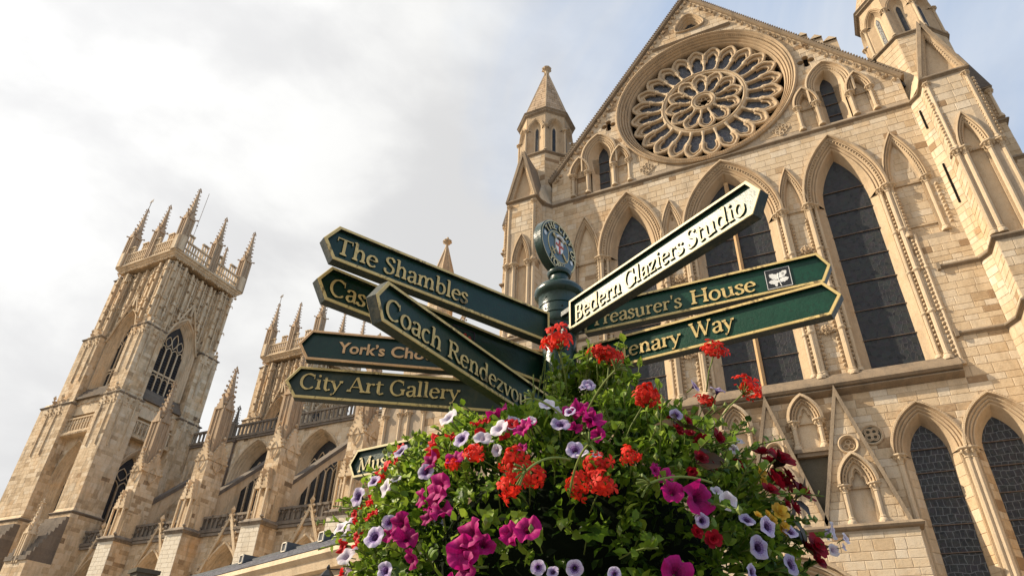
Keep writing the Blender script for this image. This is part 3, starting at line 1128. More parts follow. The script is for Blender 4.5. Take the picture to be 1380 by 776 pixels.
# lower windows
for k, (cx, w) in enumerate(W1):
    mb = MB()
    prof = [(0.09, 0.0), (0.09, -0.13), (0.02, -0.15), (0.0, -0.05)] + rollprof(-0.01, -0.27, -0.03, 0.12, 3, 0.06) + [(-0.29, 0.16), (-0.44, 0.46)]
    mould(mb, cx, 9.07, w, 1.5, prof)
    for sg in (-1, 1):
        mb.grid([[(cx + sg * (w + d), y, 4.6), (cx + sg * (w + d), y, 9.07)] for d, y in ((0, 0), (-0.02, 0.12), (-0.2, 0.12), (-0.44, 0.46))], smooth=False)
    mb.add([(cx - w, 0, 4.6), (cx + w, 0, 4.6), (cx + w - 0.44, 0.46, 5.0), (cx - w + 0.44, 0.46, 5.0)], [(0, 1, 2, 3)])
    o = mb.build('pointed_window', [M['carved']], T)
    d = MB()
    dogtooth_arch(d, cx, 9.07, w, 1.5, 0.055, -0.13, 0.022, 0.065)
    d.build('dogtooth', [M['carved']], o, kind='stuff')
    for sg in (-1, 1):
        shaft_part(o, IDF, cx + sg * (w - 0.07), -0.0, 4.7, 9.07, 0.085)
    Rr = (w * w + 2.25) / (2 * w)
    rg = math.sqrt((Rr - 0.44) ** 2 - (Rr - w) ** 2)
    glazing(o, IDF, opening(cx, 4.98, 9.07, w - 0.44, rg, 0.02), 0.45, (5.6, 6.35, 7.1, 7.85, 8.6, 9.3), M['glass_low'])
    # reveal stones of the splay
    for sg in (-1, 1):
        x0_, x1_ = (w - 0.21), (w - 0.43)
        L_ = math.hypot(x0_ - x1_, 0.32)
        def fr(u, v, z, cx=cx, sg=sg, x0_=x0_, x1_=x1_, L_=L_):
            t = u / L_
            nx, ny = -0.32 / L_, -(x0_ - x1_) / L_
            return (cx + sg * (x0_ + (x1_ - x0_) * t + nx * -v), 0.125 + 0.32 * t + ny * -v, z)
        ashlar('transept', fr, [(0.01, 5.0), (L_ - 0.02, 5.0), (L_ - 0.02, 9.0), (0.01, 9.0)], proud=0.01, ln=(0.3, 0.5), tvar=0.4, tmean=0.4)


def string_course(mb, plan, z, prof=((0, 0.09), (0.08, 0.06), (0.12, 0.0), (0.11, -0.04), (0.05, -0.06), (0.04, -0.09), (0, -0.11)), mi=0, closed=False, smooth=False):
    """moulding run along a plan polyline; outward is to the right of the direction of travel"""
    n = len(plan)
    nor = []
    for i in range(n):
        if closed:
            a, b, c = plan[i - 1], plan[i], plan[(i + 1) % n]
        else:
            a, b, c = plan[max(0, i - 1)], plan[i], plan[min(n - 1, i + 1)]
        v = Vector((0, 0))
        ns = []
        for p, q in ((a, b), (b, c)):
            d = Vector((q[0] - p[0], q[1] - p[1]))
            if d.length > 1e-9:
                d.normalize()
                ns.append(Vector((d.y, -d.x)))
        m = sum(ns, Vector((0, 0)))
        m.normalize()
        k = 1 / max(0.35, m.dot(ns[0]))
        nor.append(m * k)
    mb.grid([[(p[0] + nn.x * o, p[1] + nn.y * o, z + dz) for p, nn in (list(zip(plan, nor)) + ([(plan[0], nor[0])] if closed else []))] for o, dz in prof], mi=mi, smooth=smooth)


def quad_ashlar(key, p0, p1, z0, z1, fr=IDF, **k):
    """stones over the vertical face from plan point p0 to p1 (outward to the right of travel)"""
    L_ = math.hypot(p1[0] - p0[0], p1[1] - p0[1])
    dx, dy = (p1[0] - p0[0]) / L_, (p1[1] - p0[1]) / L_
    def g(u, v, z):
        return fr(p0[0] + dx * u - dy * v * 1.0 * 1, p0[1] + dy * u + dx * v, z)
    # v negative = outward ; outward = (dy,-dx)
    k.setdefault('holes', ())
    ashlar(key, g, [(0.0, z0), (L_, z0), (L_, z1), (0.0, z1)], **k)


STR = MB()
string_course(STR, [(-7.56, 0), (7.56, 0)], 22.65)
string_course(STR, [(6.45, 0), (7.6, 0), (7.88, -0.36), (7.93, -1.08), (9.4, -1.08), (9.4, 0.2)], 15.16)
string_course(STR, [(6.25, 0), (7.54, 0), (7.83, -0.46), (7.86, -1.42), (9.5, -1.42), (9.5, 0.2)], 12.66)
string_course(STR, [(-9.4, 0.2), (-9.4, -1.08), (-7.93, -1.08), (-7.88, -0.36), (-7.6, 0), (-6.0, 0)], 15.16)
STR.box(6.36, 6.46, -0.15, 0, 15.02, 15.27)
STR.box(6.16, 6.26, -0.15, 0, 12.52, 12.77)
STR.build('string_course', M['dark_string'], T)

# gable coping with leaf cresting
for sg in (1, -1):
    f = fside(sg)
    A, B = Vector((7.72, 24.18)), Vector((0.0, 34.62))
    d = (B - A).normalized()
    nrm = Vector((d.y, -d.x)) * 1.0
    if nrm.y < 0:
        nrm = -nrm
    mb = MB(f)
    cs = [(0.0, 0.13), (-0.10, 0.13), (-0.17, 0.17), (-0.17, 0.20), (-0.16, 0.16), (-0.16, 0.30), (0.35, 0.30)]   # (y, out)
    mb.grid([[(P.x + nrm.x * (o - 0.3), y, P.y + nrm.y * (o - 0.3)) for P in (A, B)] for y, o in cs], smooth=False)
    P = A
    mb.add([(P.x + nrm.x * (o - 0.3), y, P.y + nrm.y * (o - 0.3)) for y, o in cs], [tuple(range(len(cs)))])
    cop = mb.build('gable_coping', M['coping'], T)
    mb = MB(f)
    L_ = (B - A).length
    k = 0.2
    while k < L_ - 0.4:
        P = A + d * k
        c = (P.x - nrm.x * 0.36, -0.07, P.y - nrm.y * 0.36)
        for _ in range(3):
            mb.blob((c[0] + rnd.uniform(-.07, .07), c[1], c[2] + rnd.uniform(-.07, .07)), rnd.uniform(0.06, 0.1))
        k += 0.36
    mb.build('leaf_cresting', M['carved'], cop, kind='stuff')
    mb = MB(f)
    k = 0.1
    while k < L_:
        P = A + d * k
        mb.box(P.x - 0.035, P.x + 0.035, -0.19, -0.09, P.y - 0.0, P.y + 0.055)
        k += 0.14
    mb.build('coping_teeth', M['dark_string'], cop, kind='stuff')

# ---- corner turrets on their buttresses
OCT = [R(22.5 + 45 * i) for i in range(8)]


def octagon(cx, cy, r):
    return [(cx + r * math.sin(a), cy - r * math.cos(a)) for a in OCT]


def turret(sg):
    f = fside(sg)
    t = MB(f)
    A = [(7.52, 0.0), (7.87, -0.39), (7.93, -1.03), (9.34, -1.03), (9.4, 2.6), (7.52, 2.6)]
    Bp = [(7.6, 0.0), (7.88, -0.36), (7.93, -1.08), (9.4, -1.08), (9.45, 2.6), (7.6, 2.6)]
    Cp = [(7.54, 0.0), (7.83, -0.46), (7.86, -1.42), (9.5, -1.42), (9.55, 2.6), (7.54, 2.6)]
    # front panel is sunk: build the shaft of the buttress as a core plus margins
    core = [(7.52, 0.0), (7.87, -0.39), (7.93, -0.84), (9.34, -0.84), (9.4, 2.6), (7.52, 2.6)]
    t.prism(core, 15.16, 22.62)
    t.prism([(7.925, -1.03), (8.17, -1.03), (8.17, -0.83), (7.925, -0.83)], 15.2, 22.6)
    t.prism([(8.96, -1.03), (9.34, -1.03), (9.34, -0.83), (8.96, -0.83)], 15.2, 22.6)
    t.prism([(8.17, -1.03), (8.96, -1.03), (8.96, -0.83), (8.17, -0.83)], 20.75, 22.6)
    t.prism(Bp, 12.66, 15.14)
    t.prism(Cp, 0.0, 12.62)
    but = t.build('turret_buttress', [M['joint']], T)
    for pl, z0, z1 in ((A, 15.25, 22.5), (Bp, 12.75, 15.02), (Cp, 0.3, 12.5)):
        for i in range(3):
            p0, p1 = pl[i], pl[i + 1]
            kw = dict(tmean=0.55)
            if pl is A and i == 2:
                quad_ashlar('transept', (7.93, -1.03), (9.34, -1.03), 20.75, 22.5, f, **kw)
                quad_ashlar('transept', (8.25, -0.84), (8.9, -0.84), 15.4, 18.9, f, proud=0.012, **kw)
                continue
            quad_ashlar('transept', p0, p1, z0, z1, f, **kw)
        quad_ashlar('transept', pl[3], pl[4], max(z0, 10), z1, f, tmean=0.5)
    # blind arch on the face and its colonnettes
    ba = blind_arch(T, f, 8.565, 18.97, 0.40, 1.5, 15.3, rs=0.085, yb=0.17, y0=-1.035, panel_ash=False, bands=())
    fl = MB(f)
    hh = opening(8.565, 15.2, 18.97, 0.40, 1.5, -0.01)
    fill_poly(fl, [(8.165, 15.2), (8.965, 15.2), (8.965, 20.76), (8.165, 20.76)], [[(x * 0.999 + 0.0086, z + 0.001) for x, z in hh]], -1.028)
    fl.build('panel_face', M['ashlar'], ba)
    for x in (7.99, 9.28):
        shaft_part(ba, f, x, -1.02, 15.3, 18.97, 0.075)
        shaft_part(ba, f, x + (0.03 if x < 8.5 else -0.03), -1.03, 19.05, 22.4, 0.06)
        dd = MB(f)
        dogtooth_line(dd, x + 0.13, -1.0, 19.2, 22.3, 0.058, 0.165)
        dogtooth_line(dd, x - 0.10, -1.0, 19.2, 22.3, 0.058, 0.165)
        dd.build('dogtooth', [M['carved']], ba, kind='stuff')
    st = MB(f)
    string_course(st, [(7.52, 0.0), (7.87, -0.39), (7.93, -1.03), (9.34, -1.03), (9.38, 0.8)], 22.66)
    string_course(st, [(7.93, -0.6), (7.93, -1.03), (8.2, -1.03)], 19.05, prof=((0, .06), (.09, .03), (.09, -.04), (0, -.07)))
    string_course(st, [(8.93, -1.03), (9.34, -1.03), (9.36, 0.3)], 19.05, prof=((0, .06), (.09, .03), (.09, -.04), (0, -.07)))
    st.build('string_course', M['dark_string'], but)
    # loop windows of the stair
    sl = MB(f)
    for z0, z1 in ((21.0, 21.95), (17.4, 19.2)):
        dx, dy = 0.35 / 0.524, -0.39 / 0.524
        m_ = (7.70, -0.205)
        nx, ny = dy, -dx
        pts = []
        for k in (-1, 1):
            for o_ in (0.05, -0.035):
                pts.append((m_[0] + dx * 0.03 * k + nx * -o_ * -1, m_[1] + dy * 0.03 * k + ny * -o_ * -1))
        sl.hexa([(pts[0][0], pts[0][1], z0), (pts[1][0], pts[1][1], z0), (pts[3][0], pts[3][1], z0), (pts[2][0], pts[2][1], z0)],
                [(pts[0][0], pts[0][1], z1), (pts[1][0], pts[1][1], z1), (pts[3][0], pts[3][1], z1), (pts[2][0], pts[2][1], z1)])
    if sg > 0:
        sl.build('stair_slit', M['void'], but)
    # octagonal turret
    cx, cy, r = 8.66, 1.7, 1.46
    u = MB(f)
    base = [(9.34, -0.98), (9.4, 0.6), (9.4, 2.2), (9.2, 2.6), (8.1, 2.6), (7.5, 2.2), (7.5, 0.1), (7.9, -0.95)]
    o8 = octagon(cx, cy, r)
    # octagon vertex order matches: start at +22.5 (front right), anticlockwise seen from above
    u.hexa([(x, y, 22.7) for x, y in base], [(x, y, 24.6) for x, y in o8])
    u.prism(o8, 24.58, 26.86)
    ui = octagon(cx, cy, r * 0.86)
    u.prism(ui, 26.86, 30.0)
    tr = u.build('turret', [M['ashlar']], T)
    for i in range(8):
        p0, p1 = o8[i - 1], o8[i]
        mid_ = ((p0[0] + p1[0]) / 2 - cx, (p0[1] + p1[1]) / 2 - cy)
        if mid_[1] < 0.6:
            quad_ashlar('transept', p0, p1, 24.6, 26.75, f, tmean=0.45)
    st = MB(f)
    string_course(st, o8, 26.9, closed=True)
    string_course(st, octagon(cx, cy, r * 0.98), 30.0, prof=((0, 0.22), (0.14, 0.2), (0.2, 0.1), (0.12, 0.02), (0.13, -0.05), (0.04, -0.12), (0, -0.16)), closed=True)
    st.build('string_course', M['dark_string'], tr)
    # arcade: one arched recess with a slit light in each face, colonnettes on the angles
    side = 2 * r * math.sin(R(22.5))
    ap = r * math.cos(R(22.5))
    for i in range(8):
        a = R(45 * i)
        if 100 < (45 * i) % 360 < 260:
            continue
        def g(x, y, z, a=a):
            # face frame: x along the face, y depth (0 at octagon face), facing direction (sin a, -cos a)
            ox, oy = math.sin(a), -math.cos(a)
            tx, ty = math.cos(a), math.sin(a)
            return f(cx + ox * (ap - y) + tx * x, cy + oy * (ap - y) + ty * x, z)
        mb = MB(g)
        hw = side / 2
        w = hw - 0.05
        hl = opening(0, 26.98, 28.75, w - 0.06, 0.75, 0)
        fill_poly(mb, [(-hw, 26.95), (hw, 26.95), (hw, 29.98), (-hw, 29.98)], [hl], 0.02)
        mould(mb, 0, 28.75, w - 0.06, 0.75, [(0.03, 0.02), (0.03, -0.06)] + rollprof(0.0, -0.12, -0.03, 0.06, 2, 0.04, 4) + [(-0.14, 0.1), (-0.30, 0.2)], n=6)
        for s in (-1, 1):
            mb.grid([[(s * (w - 0.06 + d_), y, 26.98), (s * (w - 0.06 + d_), y, 28.75)] for d_, y in ((0, 0.02), (-0.13, 0.1), (-0.30, 0.2))], smooth=False)
        face = mb.build('arcade_face', [M['carved']], tr)
        m2 = MB(g)
        m2.slab(opening(0, 27.2, 28.7, 0.085, 0.25, 0, 4), 0.165, 0.2)
        m2.build('slit_light', M['glass'], face)
        shaft_part(face, g, -hw, 0.0, 26.98, 28.8, 0.062)
    # stone spire with roll ribs and finial
    sp = MB(f)
    e8 = octagon(cx, cy, r * 1.02)
    sp.hexa([(x, y, 30.2) for x, y in e8], [(cx + (x - cx) * 0.07, cy + (y - cy) * 0.07, 34.75) for x, y in e8])
    spire = sp.build('spire', [M['pinnacle']], tr)
    rb = MB(f)
    for x, y in e8:
        rb.tube([(x, y, 30.2), (cx + (x - cx) * 0.07, cy + (y - cy) * 0.07, 34.75)], 0.045, 5)
    rb.build('spire_rib', M['carved'], spire)
    rw = MB(f)
    rw.lathe(cx, cy, [(0.10, 34.6), (0.16, 34.75), (0.11, 34.85), (0.11, 35.0), (0.26, 35.15), (0.28, 35.25), (0.12, 35.35), (0.08, 35.5)], 8)
    for i in range(8):
        a = 2 * math.pi * i / 8
        rw.blob((cx + 0.24 * math.sin(a), cy + 0.24 * math.cos(a), 35.17), 0.09)
    rw.build('finial', M['carved'], spire)
    # courses on the spire faces
    for i in range(8):
        p0, p1 = e8[i - 1], e8[i]
        m_ = ((p0[0] + p1[0]) / 2 - cx, (p0[1] + p1[1]) / 2 - cy)
        if m_[1] > 0.8:
            continue
        def g(u, v, z, p0=p0, p1=p1, m_=m_):
            t = (z - 30.2) / 4.55
            k = 1 - 0.93 * t
            W_ = math.hypot(p1[0] - p0[0], p1[1] - p0[1])
            X = p0[0] + (p1[0] - p0[0]) * u / W_
            Y = p0[1] + (p1[1] - p0[1]) * u / W_
            ml = math.hypot(*m_)
            return f(cx + (X - cx) * k - m_[0] / ml * v, cy + (Y - cy) * k - m_[1] / ml * v, z)
        W_ = math.hypot(p1[0] - p0[0], p1[1] - p0[1])
        ashlar('spire%d' % sg, g, [(0.03, 30.25), (W_ - 0.03, 30.25), (W_ - 0.03, 34.4), (0.03, 34.4)], ch=(0.24, 0.3), ln=(0.4, 0.7), proud=0.02)
    flush_blocks('spire%d' % sg, spire, M['pinnacle'], singles=0, offset=TO)
    # steep pediment over the buttress face
    pd = MB(f)
    tri = [(7.93, 22.76), (9.34, 22.76), (8.635, 25.5)]
    pd.slab([(8.13, 22.8), (9.14, 22.8), (8.635, 24.95)], -0.84, -0.8)
    inn = [(8.13, 22.8), (9.14, 22.8), (8.635, 24.95)]
    for i in range(3):
        a, b, c, d_ = tri[i], tri[(i + 1) % 3], inn[(i + 1) % 3], inn[i]
        pd.add([(a[0], -1.04, a[1]), (b[0], -1.04, b[1]), (c[0], -1.0, c[1]), (d_[0], -1.0, d_[1]), (d_[0], -0.82, d_[1]), (c[0], -0.82, c[1])], [(0, 1, 2, 3), (3, 2, 5, 4)])
    ped = pd.build('pediment', [M['carved']], T)
    cp = MB(f)
    for s in (-1, 1):
        x0_ = 8.635 + s * 0.80
        cp.hexa([(x0_, -1.14, 22.70), (x0_ - s * 0.11, -1.14, 22.70), (x0_ - s * 0.11, 0.6, 22.70), (x0_, 0.6, 22.70)],
                [(8.635 + s * 0.06, -1.14, 25.78), (8.635 - s * 0.02, -1.14, 25.5), (8.635 - s * 0.02, 0.6, 25.5), (8.635 + s * 0.06, 0.6, 25.78)])
    cp.build('pediment_coping', M['coping'], ped)
    dd = MB(f)
    for s in (-1, 1):
        for k in range(17):
            t = (k + 0.5) / 17
            dd.pyr((8.635 + s * (0.56 * (1 - t)) * 0.95, -0.96, 22.88 + 2.15 * t), 0.05, 0.08, 0.055)
    dd.build('dogtooth', [M['carved']], ped, kind='stuff')
    # buttress on the outer side of the angle, with its steep stone roof
    eb = MB(f)
    eb.box(9.38, 10.02, 0.0, 1.7, 0, 22.3)
    ebo = eb.build('side_buttress', [M['joint']], T)
    quad_ashlar('transept', (9.42, -0.0), (10.02, -0.0), 12, 22.1, f, tmean=0.35)
    quad_ashlar('transept', (10.02, 0.0), (10.02, 1.7), 14, 22.1, f, tmean=0.35)
    rf = MB(f)
    rf.hexa([(9.2, -0.12, 22.32), (10.12, -0.12, 22.32), (10.12, 1.8, 22.32), (9.2, 1.8, 22.32)], [(9.2, 0.1, 24.75), (9.72, 0.1, 24.6), (9.72, 1.5, 24.6), (9.2, 1.5, 24.75)], tone=0.15)
    rf.build('stone_roof', M['old_dark'], ebo)
    st = MB(f)
    for zz in (22.3, 20.6, 18.84):
        string_course(st, [(9.38, 0.0), (10.02, 0.0), (10.02, 1.7)], zz)
    st.build('string_course', M['dark_string'], ebo)
    shaft_part(ebo, f, 9.98, -0.02, 20.75, 22.15, 0.06)
    dd = MB(f)
    dogtooth_line(dd, 9.84, -0.02, 20.8, 22.0, 0.058, 0.165)
    dd.build('dogtooth', [M['carved']], ebo, kind='stuff')


turret(1)
turret(-1)

# ---- porch gables and arcade between them
PY = -0.34
for k, cx in enumerate((C2 - 2.12, C2, C2 + 2.12)):
    hw, zb, zt = 1.12, 7.0, 11.22
    tri = [(cx - hw, zb), (cx + hw, zb), (cx, zt)]
    arch_c = cx if k == 1 else cx + 0.03
    hl = opening(arch_c, 7.05, 8.24, 0.46, 0.85, 0)
    rc = (cx + 0.02, 9.5 if k == 1 else 9.45)
    hr = ring_pts(rc[0], rc[1], 0.25, 18)
    mb = MB()
    fill_poly(mb, tri, [hl, hr], PY)
    for a, b in ((tri[0], tri[2]), (tri[1], tri[2])):
        mb.add([(a[0], PY, a[1]), (b[0], PY, b[1]), (b[0], 0.02, b[1]), (a[0], 0.02, a[1])], [(0, 1, 2, 3)])
    gb = mb.build('porch_gable', [M['joint']], T)
    ashlar('transept', IDF, tri, [opening(arch_c, 7.0, 8.24, 0.5, 0.9), ring_pts(rc[0], rc[1], 0.3, 16)], yb=PY, tmean=0.45)
    cp = MB()
    for s in (-1, 1):
        P0, P1 = Vector((cx + s * (hw + 0.06), zb)), Vector((cx, zt + 0.2))
        d_ = (P1 - P0).normalized()
        n_ = Vector((-d_.y, d_.x)) * s
        q = [P0, P1, P1 - n_ * -0.0 + Vector((0, -0.42)), P0 + n_ * 0.10]
        cp.hexa([(p.x, PY - 0.10, p.y) for p in (P0, P1, Vector((cx, zt - 0.20)), Vector((P0.x - s * 0.11, P0.y)))],
                [(p.x, 0.0, p.y) for p in (P0, P1, Vector((cx, zt - 0.20)), Vector((P0.x - s * 0.11, P0.y)))])
    cp.build('gable_coping', M['coping'], gb)
    blind_arch(gb, IDF, arch_c, 8.24, 0.46, 0.85, 7.1, rs=0.07, yb=0.2, y0=PY, panel_ash=False, trefoil=True, fat=1.5)
    rn = MB()
    rn.grid([[(rc[0] + r_ * math.sin(a), y, rc[1] + r_ * math.cos(a)) for a in [2 * math.pi * i / 24 for i in range(24)]] for r_, y in ((0.3, PY), (0.3, PY - 0.06), (0.27, PY - 0.09), (0.23, PY - 0.05), (0.21, PY + 0.02), (0.19, PY + 0.1), (0.01, PY + 0.1))], loop=True)
    for i in range(3 if k == 2 else 5):
        a = 2 * math.pi * i / (3 if k == 2 else 5)
        rn.tube([(rc[0] + 0.09 * math.sin(a) + 0.075 * math.sin(b), PY + 0.04, rc[1] + 0.09 * math.cos(a) + 0.075 * math.cos(b)) for b in [2 * math.pi * j / 8 for j in range(8)]], 0.018, 5, closed=True)
    for _ in range(6):
        rn.blob((rc[0] + rnd.uniform(-.1, .1), PY + 0.07, rc[1] + rnd.uniform(-.1, .1)), 0.035)
    rn.build('carved_roundel', M['carved'], gb)
for cx in (C2 - 3.2, C2 - 1.06, C2 + 1.09):
    o = blind_arch(T, IDF, cx, 10.45, 0.44, 0.78, 9.5, rs=0.075, yb=0.12, y0=-0.16, panel_ash=False, trefoil=True, fat=1.6)
    dd = MB()
    for s in (-1, 1):
        dogtooth_line(dd, cx + s * 0.5, -0.12, 9.55, 10.3, 0.05, 0.13)
    dd.build('dogtooth', [M['carved']], o, kind='stuff')
    sh = MB()
    sh.box(cx - 0.52, cx + 0.52, -0.3, 0, 9.38, 9.5)
    sh.box(cx - 0.46, cx + 0.46, -0.24, 0, 9.26, 9.38)
    sh.build('niche_shelf', M['coping'], o)
    sl = MB()
    sl.slab([(cx - 0.46, 9.24), (cx + 0.46, 9.24), (cx + 0.10, 7.6), (cx - 0.10, 7.6)], -0.06, 0.0)
    sl.build('memorial_slab', M['slab'], o)
# foiled roundel beside the right gable
mb = MB()
rc = (3.12, 9.78)
mb.grid([[(rc[0] + r_ * math.sin(a), y, rc[1] + r_ * math.cos(a)) for a in [2 * math.pi * i / 28 for i in range(28)]] for r_, y in ((0.33, 0), (0.33, -0.05), (0.3, -0.08), (0.26, -0.04), (0.24, 0.0))], loop=True)
mb.add([(rc[0] + 0.26 * math.sin(a), 0.0 - 0.001 - 0.024, rc[1] + 0.26 * math.cos(a)) for a in [2 * math.pi * i / 20 for i in range(20)]], [tuple(range(20))], 1)
for i in range(4):
    a = math.pi / 4 + math.pi / 2 * i
    for rr in (0.07, 0.11):
        mb.tube([(rc[0] + 0.12 * math.sin(a) + rr * math.sin(b), -0.045, rc[1] + 0.12 * math.cos(a) + rr * math.cos(b)) for b in [2 * math.pi * j / 10 for j in range(10)]], 0.018, 5, closed=True)
mb.build('foiled_roundel', [M['carved'], M['slab']], T)
# lower porch wall with the door arch
mb = MB()
dh = opening(C2, 0.0, 3.9, 1.9, 2.25, 0)
fill_poly(mb, [(-3.2, 0.0), (3.64, 0.0), (3.64, 6.9), (-3.2, 6.9)], [[(x, z + 0.001) for x, z in dh]], -0.6)
mb.add([(3.64, -0.6, 0), (3.64, 0, 0), (3.64, 0, 6.9), (3.64, -0.6, 6.9)], [(0, 1, 2, 3)])
mb.add([(-3.2, -0.6, 6.9), (3.64, -0.6, 6.9), (3.64, 0, 7.0), (-3.2, 0, 7.0)], [(0, 1, 2, 3)])
pw = mb.build('porch_wall', [M['joint']], T)
ashlar('transept', IDF, [(-3.2, 0.0), (3.64, 0.0), (3.64, 6.8), (-3.2, 6.8)], [opening(C2, 0.0, 3.9, 2.05, 2.4, 0)], yb=-0.6)
quad_ashlar('transept', (3.64, -0.6), (3.64, 0), 3, 6.8)
st = MB()
string_course(st, [(-3.2, -0.6), (3.66, -0.6), (3.66, 0)], 6.97, prof=((0, 0.1), (0.08, 0.07), (0.14, 0.0), (0.1, -0.06), (0, -0.1)))
st.build('string_course', M['coping'], pw)
mb = MB()
mould(mb, C2, 3.9, 2.05, 2.4, [(0.1, -0.6), (0.1, -0.72), (0, -0.74)] + [(d, y - 0.6) for d, y in rollprof(-0.02, -0.8, 0.0, 0.6, 7, 0.07)] + [(-0.82, 0.3)], zb=0)
da = mb.build('door_arch', [M['carved']], pw)
mb = MB()
mb.slab(opening(C2, 0, 3.9, 1.3, 1.7), 0.2, 0.3)
mb.build('door', M['void'], pw)

# ---- body of the transept behind the front
mb = MB()
mb.box(-7.9, -7.6, 0.7, 30, 0, 24.2)
mb.box(7.6, 7.9, 0.7, 30, 0, 24.2)
mb.box(-7.6, 7.6, 0.95, 1.2, 0, 24.2)
mb.slab([(-7.6, 24.2), (7.6, 24.2), (0, 34.2)], 0.95, 1.2)
mb.build('side_wall', M['old'], T)
mb = MB()
for s in (-1, 1):
    mb.hexa([(s * 7.75, 0.4, 24.25), (0, 0.4, 34.45), (0, 0.4, 34.2), (s * 7.75, 0.4, 24.0)], [(s * 7.75, 30, 24.25), (0, 30, 34.45), (0, 30, 34.2), (s * 7.75, 30, 24.0)])
mb.build('roof_slope', M['lead'], T)
mb = MB()
for x, z, w in ((4.95, 31.1, 0.25), (5.5, 30.6, 0.28), (6.05, 30.15, 0.3)):
    mb.box(x - w, x + w, 2.2, 3.2, z - 3.5, z)
    mb.add([(x - w, 2.1, z), (x + w, 2.1, z), (x + w, 3.3, z), (x - w, 3.3, z), (x, 2.1, z + 0.25), (x, 3.3, z + 0.25)], [(0, 1, 4), (2, 3, 5), (1, 2, 5, 4), (3, 0, 4, 5)])
mb.build('roof_stack', M['ashlar'], T)

# ---- west aisle front with its pinnacled buttress
WA = thing('transept_aisle', 'lower cream stone aisle front with a small pinnacle, rising just behind the green fingerboards', 'church aisle', (-16.4, 24.0, 0))
PX_, PZ_ = -0.3, -0.3
mb = MB()
mb.slab([(2.2, 0), (7.0, 0), (7.0, 17.5), (2.2, 15.0)], 0.0, 0.5)
mb.prism([(-1.95, -1.0), (1.7, -1.0), (1.7, 2.2), (-1.95, 2.2)], 0, 15.4)
mb.prism([(-1.2, -0.8), (1.2, -0.8), (1.2, 1.8), (-1.2, 1.8)], 15.4, 18.3)
mb.prism(octagon(PX_, 0.3, 0.66), 18.3, 21.2)
mb.build('wall', M['joint'], WA)
st = MB()
string_course(st, [(-1.95, 1.0), (-1.95, -1.0), (1.7, -1.0), (1.7, 1)], 15.4)
string_course(st, octagon(PX_, 0.3, 0.66), 21.2, closed=True)
string_course(st, octagon(PX_, 0.3, 0.66), 18.5, closed=True)
st.build('string_course', M['dark_string'], WA)
quad_ashlar('aisle', (-1.95, 1.5), (-1.95, -1.0), 5, 15.2)
ashlar('aisle', IDF, [(-1.95, 5), (1.7, 5), (1.7, 15.2), (-1.95, 15.2)], [opening(-1.25, 11.3, 13.6, 0.45, 0.85), opening(0, 11.3, 13.6, 0.45, 0.85)], yb=-1.0)
ashlar('aisle', IDF, [(2.2, 5), (7.0, 5), (7.0, 17.3), (2.2, 14.8)], yb=0.0)
quad_ashlar('aisle', (-1.2, 1.5), (-1.2, -0.8), 15.6, 18.2)
quad_ashlar('aisle', (-1.2, -0.8), (1.2, -0.8), 15.6, 18.2)
o8 = octagon(PX_, 0.3, 0.66)
for i in range(8):
    quad_ashlar('aisle', o8[i - 1], o8[i], 18.6, 21.0)
flush_blocks('aisle', WA, M['ashlar'], singles=60, offset=(-16.4, 24.0, 0))
for c in (-1.25, 0.0):
    blind_arch(WA, IDF, c, 13.6, 0.45, 0.85, 11.3, rs=0.075, yb=0.25, y0=-1.03, panel_ash=False)
mb = MB()
o8 = octagon(PX_, 0.3, 0.70)
mb.hexa([(x, y, 21.25) for x, y in o8], [(PX_ + (x - PX_) * 0.08, 0.3 + (y - 0.3) * 0.08, 24.0 + PZ_) for x, y in o8])
sp = mb.build('spire', M['pinnacle'], WA)
mb = MB()
for x, y in o8:
    mb.tube([(x, y, 21.25), (PX_ + (x - PX_) * 0.08, 0.3 + (y - 0.3) * 0.08, 24.0 + PZ_)], 0.045, 5)
mb.build('spire_rib', M['carved'], sp)
mb = MB()
mb.lathe(PX_, 0.3, [(0.07, 23.5), (0.12, 23.65), (0.08, 23.75), (0.08, 23.9), (0.22, 24.05), (0.24, 24.15), (0.1, 24.25), (0.05, 24.4)], 8)
for i in range(8):
    a = 2 * math.pi * i / 8
    mb.blob((PX_ + 0.2 * math.sin(a), 0.3 + 0.2 * math.cos(a), 24.08), 0.08)
mb.build('finial', M['carved'], sp)

flush_blocks('transept', T, M['ashlar'], singles=295, offset=TO)

# ground
mb = MB()
mb.box(-3000, 3000, -3000, 3000, -0.5, 0.0)
g = mb.build('ground', M['ground'])
g['kind'] = 'structure'

